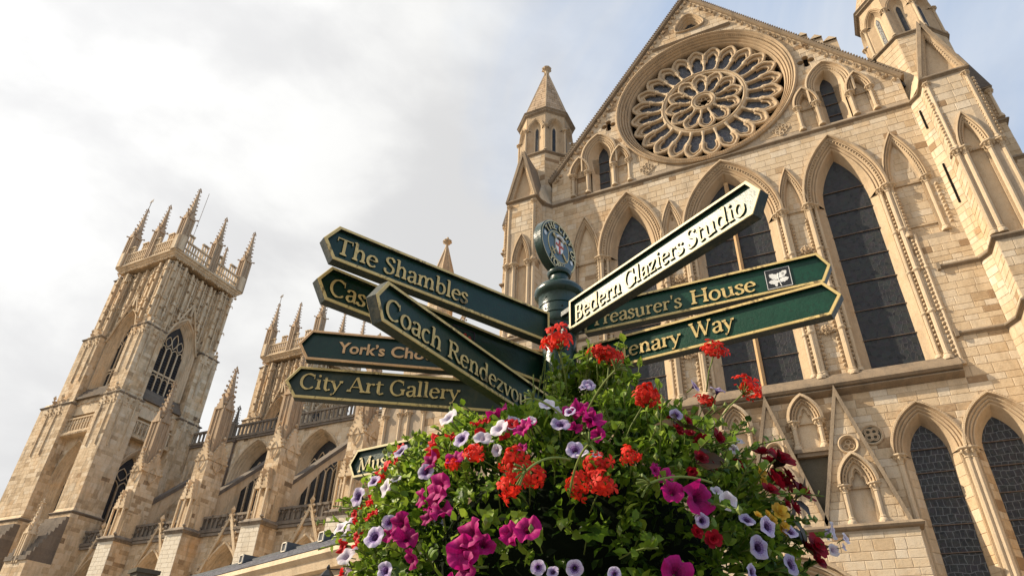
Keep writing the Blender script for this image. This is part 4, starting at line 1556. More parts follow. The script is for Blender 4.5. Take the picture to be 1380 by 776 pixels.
# ================================================================== pinnacles shared by nave and towers
def pinnacle_mb(fr, x, y, z0, w, zs, zt, crk=7, arms=True):
    """square panelled shaft, gablets, crocketed spirelet with finial"""
    mb = MB(fr)
    h = w / 2
    mb.box(x - h * 0.86, x + h * 0.86, y - h * 0.86, y + h * 0.86, z0, zs, tone=0.4)
    for sx in (-1, 1):
        for sy in (-1, 1):
            mb.box(x + sx * h * 0.8 - h * 0.2, x + sx * h * 0.8 + h * 0.2, y + sy * h * 0.8 - h * 0.2, y + sy * h * 0.8 + h * 0.2, z0, zs)
    for k in range(4):       # mid ribs and gablets
        a = math.pi / 2 * k
        ox, oy, tx, ty = math.sin(a), -math.cos(a), math.cos(a), math.sin(a)
        mb.box(x + ox * h * 0.9 - 0.05, x + ox * h * 0.9 + 0.05, y + oy * h * 0.9 - 0.05, y + oy * h * 0.9 + 0.05, z0, zs)
        P = lambda u, v, z: (x + ox * u + tx * v, y + oy * u + ty * v, z)
        gz = zs - h * 0.4
        mb.hexa([P(h * 0.6, -h * .8, gz), P(h * 1.08, -h * .8, gz), P(h * 1.08, h * .8, gz), P(h * 0.6, h * .8, gz)], [P(h * 0.3, -0.03, gz + h * 2.1), P(h * 0.95, -0.03, gz + h * 2.0), P(h * 0.95, 0.03, gz + h * 2.0), P(h * 0.3, 0.03, gz + h * 2.1)])
        mb.blob(P(h * 0.9, 0, gz + h * 2.3), h * 0.24)
        if arms:
            a2 = a + math.pi / 4
            bx, by = x + math.sin(a2) * h * 1.8, y - math.cos(a2) * h * 1.8
            mb.hexa([(x + math.sin(a2) * h, y - math.cos(a2) * h, zs - 0.12), (x + math.sin(a2) * h + .08, y - math.cos(a2) * h, zs - 0.12), (x + math.sin(a2) * h + .08, y - math.cos(a2) * h, zs + 0.12), (x + math.sin(a2) * h, y - math.cos(a2) * h, zs + 0.12)],
                    [(bx, by, zs - 0.02), (bx + .05, by, zs - 0.02), (bx + .05, by, zs + 0.1), (bx, by, zs + 0.1)])
            mb.blob((bx, by, zs + 0.05), 0.17)
    mb.hexa([(x - h * .66, y - h * .66, zs), (x + h * .66, y - h * .66, zs), (x + h * .66, y + h * .66, zs), (x - h * .66, y + h * .66, zs)],
            [(x - .07, y - .07, zt - .3), (x + .07, y - .07, zt - .3), (x + .07, y + .07, zt - .3), (x - .07, y + .07, zt - .3)])
    for k in range(crk):
        t = (k + 0.6) / crk
        zz = zs + (zt - 0.3 - zs) * t
        rr = h * 0.66 * (1 - t) + 0.09 * t + 0.07
        for sx in (-1, 1):
            for sy in (-1, 1):
                mb.blob((x + sx * rr, y + sy * rr, zz), h * 0.24 * (1 - 0.45 * t) + 0.03)
    for k in range(4):
        a = math.pi / 2 * k
        mb.blob((x + math.sin(a) * 0.2, y - math.cos(a) * 0.2, zt - 0.25), 0.13)
    mb.blob((x, y, zt), 0.14, sq=1.8)
    return mb


# ================================================================== WEST BELL TOWERS
TB = (-78.4, 49.2, 0)
TW = thing('bell_tower', 'square gothic bell tower with eight crocketed pinnacles, the nearer and larger looking of the two', 'church tower', TB)
HALF = 5.65


def face_fr(k, half=HALF):
    a = math.pi / 2 * k        # 0 south, 1 east, 2 north, 3 west
    ox, oy, tx, ty = math.sin(a), -math.cos(a), math.cos(a), math.sin(a)
    return lambda x, y, z: (ox * (half - y) + tx * x, oy * (half - y) + ty * x, z)


TW['group'] = 'west bell towers'
core = MB()
core.prism([(-3.3, -3.3), (3.3, -3.3), (3.3, 3.3), (-3.3, 3.3)], 0, 53.4)
for _k in (2, 3):
    core.fr = lambda x, y, z, k=_k: ((x, -y, z) if k == 2 else (y, x, z))
    core.box(-3.2, 3.2, -4.4, -3.4, 0, 53.3)
tower_wall = core.build('wall', [M['old']], TW)


def offset_buttress(fr, sx, sy, key='tower'):
    """corner buttress stepping in as it rises; sx, sy = which corner"""
    mb = MB(fr)
    st = MB(fr)
    for z0, z1, o, wd in ((0, 20, 6.15, 3.5), (20, 33.7, 5.9, 3.2), (33.7, 43.0, 5.68, 2.8), (43.0, 52.6, 5.15, 2.3)):
        ow = o if sx > 0 else {0: 9.0, 20: 8.4, 33.7: 6.35, 43.0: 6.15}[z0]      # the west side steps out further
        a, b = sorted((sx * (o - wd), sx * ow))
        c, d = sorted((sy * (o - wd), sy * o))
        mb.box(a, b, c, d, z0, z1 - 0.25)
        mb.hexa([(a, c, z1 - 0.25), (b, c, z1 - 0.25), (b, d, z1 - 0.25), (a, d, z1 - 0.25)], [(a + .25, c + .25, z1 + 0.25), (b - .25, c + .25, z1 + 0.25), (b - .25, d - .25, z1 + 0.25), (a + .25, d - .25, z1 + 0.25)])
        pl = [(a, c), (b, c), (b, d), (a, d)]
        string_course(st, pl, z1 - 0.25, closed=True, prof=((0, 0.12), (0.12, 0.06), (0.18, -0.02), (0.1, -0.12), (0, -0.2)))
        for i in range(4):
            p0, p1 = pl[i], pl[(i + 1) % 4]
            nx, ny = (p1[1] - p0[1]), -(p1[0] - p0[0])
            if (nx > 0.1 or ny < -0.1):
                quad_ashlar(key, p0, p1, z0 + (0.3 if z0 else 10), z1 - 0.45, ch=(0.36, 0.55), ln=(0.5, 1.2), proud=0.014, gap=0.007, tvar=0.34)
    b = mb.build('corner_buttress', [M['old']], TW)
    st.build('string_course', M['old_dark'], b)
    # canopied gablets at the set-offs
    gb = MB(fr)
    for zc, o, wd in ((43.0, 5.68, 2.8), (33.7, 5.9, 3.2), (52.0, 5.15, 2.3)):
        for k in range(2):
            for q in ((0.25, 0.75) if zc < 50 else (0.5,)):
                if sx < 0 and k == 1:
                    continue
                u = sx * (o - wd * q) - (1.2 if sx < 0 and zc == 33.7 else 0)
                v = sy * (o + 0.08)
                P = (lambda a_, d_, z: (a_, d_, z)) if k == 0 else (lambda a_, d_, z: (sx * abs(d_), sy * abs(a_), z))
                w = 0.55 if zc < 50 else 0.8
                gb.hexa([P(u - w, v, zc - 1.6), P(u + w, v, zc - 1.6), P(u + w, v - sy * 0.3, zc - 1.6), P(u - w, v - sy * 0.3, zc - 1.6)],
                        [P(u - 0.03, v, zc + 0.5), P(u + 0.03, v, zc + 0.5), P(u + 0.03, v - sy * 0.3, zc + 0.5), P(u - 0.03, v - sy * 0.3, zc + 0.5)])
                for t in (0.15, 0.4, 0.65, 0.9):
                    for s in (-1, 1):
                        gb.blob(P(u + s * w * (1 - t) * 1.1, v + sy * 0.05, zc - 1.6 + 2.1 * t), 0.15)
                gb.blob(P(u, v + sy * 0.04, zc + 0.75), 0.2, sq=1.6)
                gb.box(*sorted((P(u, v, 0)[0] - 0.07, P(u, v, 0)[0] + 0.07)), *sorted((P(u, v, 0)[1] - 0.07, P(u, v, 0)[1] + 0.07)), zc - 6.5, zc - 1.2)
    gb.build('gablets', [M['old']], b, kind='stuff')


for sx, sy in ((1, -1), (-1, -1), (1, 1), (-1, 1)):
    offset_buttress(IDF, sx, sy)


def traceried_window(parent, g, cx, z0, zs, w, r, lights, yd, mat_glass, name='traceried_window', louvres=False, prof_depth=1.0, nroll=3, mat=None, hood=True, y0=0.0, transom=None):
    """pointed window: moulded arch, deep splay, mullions and flowing tracery in the head"""
    mat = mat or M['old']
    mb = MB(g)
    prof = ([(0.22, y0), (0.22, y0 - 0.22), (0.05, y0 - 0.2), (0.0, y0 - 0.02)] if hood else [(0.0, y0)]) + rollprof(-0.01, -0.45, y0, y0 + prof_depth * 0.5, nroll, 0.10, 4) + [(-0.62, y0 + prof_depth * 0.6), (-0.72, yd)]
    mould(mb, cx, zs, w, r, prof, zb=z0, n=8)
    mb.add([(cx - w, y0, z0 - 0.5), (cx + w, y0, z0 - 0.5), (cx + w - 0.7, yd, z0 + 0.1), (cx - w + 0.7, yd, z0 + 0.1), (cx - w, y0 + .5, z0), (cx + w, y0 + .5, z0)], [(0, 1, 2, 3), (0, 3, 4), (1, 5, 2)])
    o = mb.build(name, [mat], parent)
    Rr = (w * w + r * r) / (2 * w)
    wi = w - 0.70
    ri = math.sqrt(max(0.1, (Rr - 0.70) ** 2 - (Rr - w) ** 2))
    gl = opening(cx, z0, zs, wi, ri)
    lw = 2 * wi / lights
    for i in range(lights):
        xa, xb = cx - wi + i * lw, cx - wi + (i + 1) * lw
        sub = MB(g)
        n = 8
        top = [(xa + (xb - xa) * k / n) for k in range(n + 1)]
        def zt(x):
            u = min(abs(x - cx), wi - 1e-3)
            a = (wi * wi + ri * ri) / (2 * wi) - wi
            Ri = a + wi
            return zs + math.sqrt(max(0, Ri * Ri - (u + a) ** 2))
        poly = [(xa, z0), (xb, z0)] + [(x, zt(x)) for x in top[::-1]]
        sub.add([(x, yd + 0.02, z) for x, z in poly], [tuple(range(len(poly)))])
        sub.build('pane', mat_glass, o)
    tr = MB(g)
    rb = 0.085
    yt = yd - 0.10
    for i in range(1, lights):
        x = cx - wi + i * lw
        tr.box(x - rb, x + rb, yt - 0.08, yt + 0.12, z0, zs + 0.2)
    for i in range(lights):      # light heads
        c = cx - wi + (i + 0.5) * lw
        tr.tube([(x, yt, z) for x, z in arc_xy(c, zs - 0.1, lw / 2, lw * 0.75, 0, 4)], rb * 0.9, 5)
    for i in range(lights - 1):
        c = cx - wi + (i + 1) * lw
        zc = zs + lw * 0.95
        top_l = zt(c) - zc
        if top_l > 0.5:
            for s in (-1, 1):
                pts = [(c + s * lw * 0.5 * math.sin(math.pi * t), yt, zc - 0.3 + top_l * 0.72 * t) for t in [k / 7 for k in range(8)]]
                tr.tube(pts, rb * 0.8, 5)
    for s in (-1, 1):
        pts = [(cx + s * wi * (0.5 + 0.5 * math.cos(t)) * 0.9, yt, zs + ri * 0.86 * math.sin(t)) for t in [math.pi / 2 * k / 7 for k in range(8)]]
        tr.tube(pts, rb, 5)
    if transom:
        tr.box(cx - wi, cx + wi, yt - 0.06, yt + 0.1, transom - 0.12, transom + 0.12)
        for i in range(lights):
            c = cx - wi + (i + 0.5) * lw
            tr.tube([(x, yt, z) for x, z in arc_xy(c, transom - 0.9, lw / 2, lw * 0.6, 0, 4)], rb * 0.9, 5)
    tr.build('tracery', [mat], o)
    if louvres:
        for i in range(lights):
            xa, xb = cx - wi + i * lw + rb, cx - wi + (i + 1) * lw - rb
            lv = MB(g)
            z = z0 + 0.1
            while z < zs + 0.6:
                lv.hexa([(xa, yt - 0.02, z), (xb, yt - 0.02, z), (xb, yt + 0.01, z + 0.05), (xa, yt + 0.01, z + 0.05)], [(xa, yt + 0.2, z + 0.22), (xb, yt + 0.2, z + 0.22), (xb, yt + 0.2, z + 0.27), (xa, yt + 0.2, z + 0.27)])
                z += 0.34
            lv.build('louvres', M['louvre'], o)
    return o


def tower_face(k):
    g = face_fr(k)
    W0 = 1.35          # recess of the wall plane behind the corner line
    # window hoods: ogee gables with crockets
    wb = traceried_window(TW, g, 0, 35.6, 41.6, 2.45, 4.7, 4, W0 + 0.65, M['louvre'], name='belfry_window', louvres=True, prof_depth=1.2, y0=W0 - 0.3, transom=38.4)
    wl_ = traceried_window(TW, g, 0, 20.0, 24.0, 2.5, 4.6, 3, W0 + 0.85, M['glass'], name='lower_window', prof_depth=1.2, y0=W0 - 0.25)
    mb = MB(g)
    fw = 2.95
    h1 = opening(0, 35.5, 41.6, 2.45, 4.7, -0.02)
    h2 = opening(0, 19.9, 24.0, 2.5, 4.6, -0.02)
    fill_poly(mb, [(-fw, 18), (fw, 18), (fw, 52.6), (-fw, 52.6)], [h1, h2], W0 - 0.3)
    mb.build('wall_face', [M['old']], TW)
    ashlar('tower', g, [(-2.9, 18), (2.9, 18), (2.9, 52), (-2.9, 52)], [opening(0, 35.5, 41.6, 2.45, 4.7, 0.1), h2, [(-3, 29.2), (3, 29.2), (3, 35.6), (-3, 35.6)]], yb=W0 - 0.3, ch=(0.36, 0.55), ln=(0.5, 1.2), proud=0.014, gap=0.007, tvar=0.34)
    # vertical panelling above and beside the belfry window
    pn = MB(g)
    for i in range(-6, 7):
        x = i * 0.80
        if abs(x) < 2.7:
            u = min(abs(x), 2.4)
            a = (2.45 ** 2 + 4.7 ** 2) / (2 * 2.45) - 2.45
            zl = 41.6 + math.sqrt(max(0, (a + 2.45) ** 2 - (u + a) ** 2)) + 0.6
        else:
            zl = 36 if abs(x) < 3.3 else 44.2
        yy = W0 - 0.3 if abs(x) < 3.0 else 0.55
        big = i % 2 == 0
        w_ = 0.15 if big else 0.09
        pn.box(x - w_, x + w_, yy - (0.45 if big else 0.25), yy + 0.05, zl, 52.6)
        pn.box(x + 0.40 - 0.04, x + 0.40 + 0.04, yy - 0.12, yy + 0.05, max(zl, 44.0), 52.5)
        for zz in (46.9, 51.3):
            if zz > zl + 0.5:
                for s_ in (0, 1):
                    c = x + 0.2 + 0.4 * s_
                    pn.tube([(c + 0.19 * math.cos(t), yy - 0.14, zz + 0.32 * math.sin(t)) for t in [math.pi * j / 4 for j in range(5)]], 0.07, 4)
                # projecting canopy over a statue bracket, on the stouter ribs
                if not big:
                    continue
                pn.hexa([(x - 0.22, yy - 0.55, zz - 0.2), (x + 0.22, yy - 0.55, zz - 0.2), (x + 0.22, yy, zz - 0.2), (x - 0.22, yy, zz - 0.2)], [(x - 0.04, yy - 0.3, zz + 1.1), (x + 0.04, yy - 0.3, zz + 1.1), (x + 0.04, yy, zz + 1.1), (x - 0.04, yy, zz + 1.1)])
                for _ in range(3):
                    pn.blob((x + rnd.uniform(-.3, .3), yy - rnd.uniform(.35, .6), zz + rnd.uniform(-.2, .9)), rnd.uniform(0.09, 0.18))
                pn.blob((x, yy - 0.5, zz - 1.5), 0.24, tone=0.1)
        for _ in range(6):
            pn.blob((x + rnd.uniform(-.25, .25), yy - 0.25, rnd.uniform(max(zl, 43.5), 52.6)), rnd.uniform(0.08, 0.2), tone=rnd.uniform(0, .8))
    pn.build('blind_panelling', [M['old']], TW, kind='stuff')
    # crocketed gable over the window
    gb = MB(g)
    for s in (-1, 1):
        pts = []
        for j in range(12):
            t = j / 11
            x = 2.75 * (1 - t) ** 1.0 + 0.0
            z = 42.2 + 6.6 * (t ** 1.25) + 0.5 * math.sin(math.pi * t)
            pts.append((s * x, W0 - 0.62, z))
        gb.tube(pts, 0.16, 5)
        for p in pts[::1]:
            gb.blob((p[0] + s * 0.18, p[1] - 0.05, p[2] + 0.12), 0.2)
    gb.blob((0, W0 - 0.65, 49.3), 0.34, sq=1.7)
    gb.build('crocketed_hood', [M['old']], wb)
    # stepped weathering below the belfry opening
    ws = MB(g)
    for j in range(5):
        ws.box(-2.9, 2.9, W0 - 0.35 - 0.2 * (5 - j) + 0.1, W0 + 0.3, 33.9 + 0.33 * j, 34.2 + 0.33 * j, tone=0.2 + 0.2 * rnd.random())
    ws.build('stepped_sill', [M['old_dark']], TW)
    # cusped gallery with its carved band
    bal = MB(g)
    bal.box(-2.9, 2.9, 0.15, 0.4, 29.5, 29.75)
    bal.box(-2.9, 2.9, 0.15, 0.4, 31.2, 31.4)
    for j in range(12):
        x = -2.75 + j * 0.5
        bal.box(x - 0.06, x + 0.06, 0.2, 0.36, 29.75, 31.2)
        bal.tube([(x + 0.25 + 0.17 * math.sin(t), 0.28, 30.75 + 0.2 * math.cos(t)) for t in [2 * math.pi * q / 6 for q in range(6)]], 0.06, 4, closed=True)
        bal.tube([(x + 0.06, 0.28, 29.8), (x + 0.25, 0.28, 30.45), (x + 0.44, 0.28, 29.8)], 0.05, 4)
    bal.build('gallery_balustrade', [M['old']], TW)
    sh = MB(g)
    sh.box(-2.95, 2.95, 0.0, W0, 29.2, 29.5)
    sh.box(-2.95, 2.95, 0.5, W0, 31.9, 33.9, tone=0.6)
    for j in range(20):
        sh.blob((-2.8 + j * 0.3, 0.45, 33.3 + rnd.uniform(-.1, .1)), 0.15)
        sh.blob((-2.8 + j * 0.3, 0.0, 29.3), 0.12)
    sh.build('gallery_ledge', [M['old']], TW)


tower_face(0)
tower_face(1)
# cornice, openwork battlements
cn = MB()
H2 = HALF + 0.15
sq = [(-H2, -H2), (H2, -H2), (H2, H2), (-H2, H2)]
string_course(cn, [(x * 0.93, y * 0.93) for x, y in sq], 53.6, closed=True, prof=((0, 0.5), (0.5, 0.42), (0.56, 0.30), (0.5, 0.18), (0.34, 0.12), (0.30, -0.05), (0.12, -0.2), (0, -0.4)))
cn.prism([(x * 0.93, y * 0.93) for x, y in sq], 53.1, 54.0)
for x, y in [(sx * 5.35, sy * 5.35) for sx in (-1, 1) for sy in (-1, 1)]:
    cn.prism(octagon(x, y, 0.82), 54.0, 56.3, tone=0.6)
cor = cn.build('cornice', [M['old']], TW)
fl = MB()
for k in range(4):
    g = face_fr(k, H2 - 0.15)
    for j in range(34):
        x = -5.3 + j * 0.32
        fl.fr = g
        fl.blob((x, 0.05, 53.0 + rnd.uniform(-.12, .12)), rnd.uniform(0.14, 0.24))
fl.build('leaf_frieze', [M['old']], cor, kind='stuff')
for k in range(4):
    g = face_fr(k, H2 - 0.05)
    bt = MB(g)
    bt.box(-5.6, 5.6, 0.0, 0.32, 54.0, 54.3)
    n = 26
    for j in range(n + 1):
        x = -5.5 + 11.0 * j / n
        mer = (j % 6) in (2, 3, 4)
        top = 57.2 if mer else 56.1
        bt.box(x - 0.075, x + 0.075, 0.06, 0.28, 54.3, top)
        if j < n:
            xm = x + 5.5 / n
            for zz in ((55.75,) + ((56.85,) if mer and ((j + 1) % 6) in (3, 4) else ())):
                bt.tube([(xm + 0.2 * math.cos(t), 0.17, zz - 0.05 + 0.22 * math.sin(t)) for t in [math.pi * q / 4 for q in range(5)]], 0.05, 4)
    bt.box(-5.6, 5.6, 0.02, 0.30, 55.95, 56.15)
    bt.box(-5.6, 5.6, 0.04, 0.28, 54.85, 54.98)
    for j in range(n):
        if (j % 6) in (2, 3):
            x = -5.5 + 11.0 * j / n
            bt.box(x - 0.14, x + 11.0 / n + 0.14, -0.02, 0.34, 57.1, 57.3)
    bt.build('openwork_battlement', [M['old']], TW)
pm = pinnacle_mb(IDF, 0, 0, 54.0, 1.25, 59.4, 64.9, crk=8).mesh('pinnacle', [M['pinnacle']])
pm2 = pinnacle_mb(IDF, 0, 0, 54.0, 1.05, 58.8, 63.6, crk=8).mesh('pinnacle', [M['pinnacle']])
for i, (x, y, me) in enumerate([(sx * 5.35, sy * 5.35, pm) for sx in (-1, 1) for sy in (-1, 1)] + [(0, -5.4, pm2), (5.4, 0, pm2), (0, 5.4, pm2), (-5.4, 0, pm2)]):
    o = bpy.data.objects.new('pinnacle', me)
    COL.objects.link(o)
    o.parent = TW
    o.location = (x, y, 0)
# wind vane on the far corner, lightning rod, tower roof
mb = MB()
mb.tube([(-5.35, -5.35, 64.7), (-5.35, -5.35, 66.6)], 0.05, 5)
mb.hexa([(-5.75, -5.37, 66.2), (-5.0, -5.37, 66.25), (-5.0, -5.33, 66.25), (-5.75, -5.33, 66.2)], [(-5.6, -5.37, 66.55), (-5.05, -5.37, 66.8), (-5.05, -5.33, 66.8), (-5.6, -5.33, 66.55)])
mb.build('wind_vane', M['iron'], TW)
mb = MB()
mb.tube([(3.9, -3.0, 54), (3.9, -3.0, 66.5)], 0.035, 5)
mb.blob((3.9, -3.0, 60.5), 0.14)
mb.build('lightning_rod', M['iron'], TW)
mb = MB()
mb.tube([(4.6, 4.6, 20), (4.75, 4.75, 52)], 0.08, 5)
mb.build('drainpipe', M['iron'], TW)
mb = MB()
mb.box(-5.2, 5.2, -5.2, 5.2, 53.5, 54.05)
mb.build('tower_roof', M['lead'], TW)
flush_blocks('tower', TW, M['old'], singles=0, offset=TB)
# lower projecting buttresses on the south side, with stepped dark weatherings and tabernacles
for cx in (-4.3, 4.4):
    mb = MB()
    mb.box(cx - 1.75, cx + 1.75, -8.6, -5.9, 0, 14.5)
    lb = mb.build('low_buttress', [M['old']], TW)
    pl = [(cx - 1.75, -5.9), (cx - 1.75, -8.6), (cx + 1.75, -8.6), (cx + 1.75, -5.9)]
    quad_ashlar('low%d' % int(cx), pl[1], pl[2], 4, 14.2, ch=(0.36, 0.55), ln=(0.5, 1.2), proud=0.014, gap=0.007, tvar=0.34)
    quad_ashlar('low%d' % int(cx), pl[2], pl[3], 4, 14.2, ch=(0.36, 0.55), ln=(0.5, 1.2), proud=0.014, gap=0.007, tvar=0.34)
    flush_blocks('low%d' % int(cx), lb, M['old'], singles=0, offset=TB)
    mb = MB()
    for j in range(11):
        t = j / 11
        mb.box(cx - 1.75, cx + 1.75, -8.75 + 2.5 * t, -5.8, 14.5 + 0.42 * j, 14.5 + 0.42 * (j + 1), tone=0.25 + 0.3 * rnd.random())
    mb.build('stepped_weathering', [M['old_dark']], lb)
    mb = pinnacle_mb(IDF, cx, -8.3, 14.3, 0.9, 17.2, 20.4, crk=6, arms=False)
    mb.build('tabernacle', [M['old']], lb)

# the second tower: the same design, north of the nave
TW2 = dup(TW, None, (-78.4, 49.2 + 28.0, 0))
TW2['label'] = 'square gothic bell tower farther off, half hidden behind the green fingerboards'

# ================================================================== NAVE
NO = (-45.0, 50.0, 0)
NV = thing('church_nave', 'long nave side of old limestone with flying buttresses between the tower and the transept', 'church nave', NO)


def NF(x, y, z):
    return (x - NO[0], y - NO[1], z)


PIERS = [-65.55, -56.2, -46.85, -37.5, -28.15, -18.8]
BAYS = [-69.5, -60.87, -51.52, -42.17, -32.82, -23.47]
YC, YA = 54.5, 45.4
KA = dict(ch=(0.34, 0.5), ln=(0.5, 1.1), proud=0.014, gap=0.007, tvar=0.34)
hol = [opening(b, 21.4, 25.2, 3.25, 4.7) for b in BAYS[1:]]
mb = MB(NF)
fill_poly(mb, [(-74, 15), (-14, 15), (-14, 30.7), (-74, 30.7)], hol, YC)
mb.box(-74, -14, YC + 2.2, YC + 2.6, 15, 30)
mb.build('clerestory_wall', [M['old']], NV)
ashlar('nave', NF, [(-72.5, 19.5), (-14, 19.5), (-14, 30.5), (-72.5, 30.5)], [opening(b, 21.0, 25.2, 3.45, 4.9) for b in BAYS[1:]], yb=YC, tmean=0.62, **KA)
for b in BAYS[1:]:
    traceried_window(NV, NF, b, 21.4, 25.2, 3.25, 4.7, 5, YC + 1.5, M['glass'], name='clerestory_window', prof_depth=1.9, nroll=3, y0=YC)
ahol = [opening(b, 5.0, 10.6, 2.7, 4.9) for b in BAYS]
mb = MB(NF)
fill_poly(mb, [(-74, 0), (-14, 0), (-14, 16.7), (-74, 16.7)], ahol, YA)
mb.box(-74, -14, YA + 2.2, YA + 2.6, 0, 16)
mb.build('aisle_wall', [M['old']], NV)
ashlar('nave', NF, [(-73, 5), (-14, 5), (-14, 16.4), (-73, 16.4)], [opening(b, 4.5, 10.6, 2.9, 5.1) for b in BAYS], yb=YA, **KA)
for b in BAYS:
    w = traceried_window(NV, NF, b, 5.0, 10.6, 2.7, 4.9, 3, YA + 1.5, M['glass'], name='aisle_window', prof_depth=2.0, nroll=4, y0=YA)
    gb = MB(NF)
    for s in (-1, 1):
        P0, P1 = (b + s * 3.3, 11.2), (b, 18.2)
        gb.hexa([(P0[0], YA - 0.3, P0[1]), (P0[0] - s * 0.35, YA - 0.3, P0[1]), (P0[0] - s * 0.35, YA, P0[1]), (P0[0], YA, P0[1])],
                [(P1[0] + s * 0.02, YA - 0.3, P1[1]), (P1[0], YA - 0.3, P1[1] - 0.6), (P1[0], YA, P1[1] - 0.6), (P1[0] + s * 0.02, YA, P1[1])])
        for j in range(13):
            t = (j + 0.5) / 13
            gb.blob((P0[0] + (P1[0] - P0[0]) * t + s * 0.12, YA - 0.2, P0[1] + (P1[1] - P0[1]) * t + 0.1), 0.17)
    gb.blob((b, YA - 0.2, 18.5), 0.28, sq=1.6)
    gb.build('crocketed_gable', [M['old']], w)
# parapets
for y, z0, h, nm, mt in ((YC, 30.7, 1.7, 'clerestory_parapet', M['old_dark']), (YA, 16.7, 1.5, 'aisle_parapet', M['old_dark'])):
    for i in range(len(PIERS)):
        xa = -72.9 if i == 0 else PIERS[i - 1]
        xb = PIERS[i]
        pp = MB(NF)
        pp.box(xa, xb, y - 0.28, y + 0.2, z0 - 0.05, z0 + 0.25)
        pp.box(xa, xb, y - 0.18, y + 0.12, z0 + h - 0.22, z0 + h)
        n = int((xb - xa) / 0.62)
        for j in range(n):
            x = xa + (j + 0.5) * (xb - xa) / n
            pp.box(x - 0.09, x + 0.09, y - 0.12, y + 0.06, z0 + 0.25, z0 + h - 0.2)
            pp.tube([(x + 0.31 + 0.2 * math.cos(t), y - 0.03, z0 + h - 0.5 + 0.28 * math.sin(t)) for t in [math.pi * q / 4 for q in range(5)]], 0.07, 4)
            for _ in range(2 if y == YA else 1):
                pp.blob((x + rnd.uniform(-.2, .2), y - 0.22, z0 + rnd.uniform(-0.1, 0.3 if y == YC else h)), 0.14)
        if y == YA:
            pp.box(xa, xb, y + 0.05, y + 0.15, z0, z0 + h - 0.2)
        pp.build(nm, [mt], NV)
mb = MB(NF)
for z, y in ((30.6, YC), (16.6, YA), (20.9, YC)):
    mb.box(-74, -14, y - 0.22, y, z - 0.25, z)
mb.build('string_course', [M['old_dark']], NV)
mb = MB(NF)
mb.hexa([(-74, YA + 0.2, 16.8), (-14, YA + 0.2, 16.8), (-14, YA + 0.2, 16.6), (-74, YA + 0.2, 16.6)], [(-74, YC, 20.6), (-14, YC, 20.6), (-14, YC, 20.4), (-74, YC, 20.4)])
mb.build('aisle_roof', [M['lead']], NV)
mb = MB(NF)
mb.hexa([(-74, YC + 0.6, 31.2), (-10, YC + 0.6, 31.2), (-10, YC + 7.5, 31.2), (-74, YC + 7.5, 31.2)], [(-74, YC + 7.4, 34.5), (-10, YC + 7.4, 34.5), (-10, YC + 7.5, 34.5), (-74, YC + 7.5, 34.5)])
mb.build('nave_roof', [M['lead']], NV)
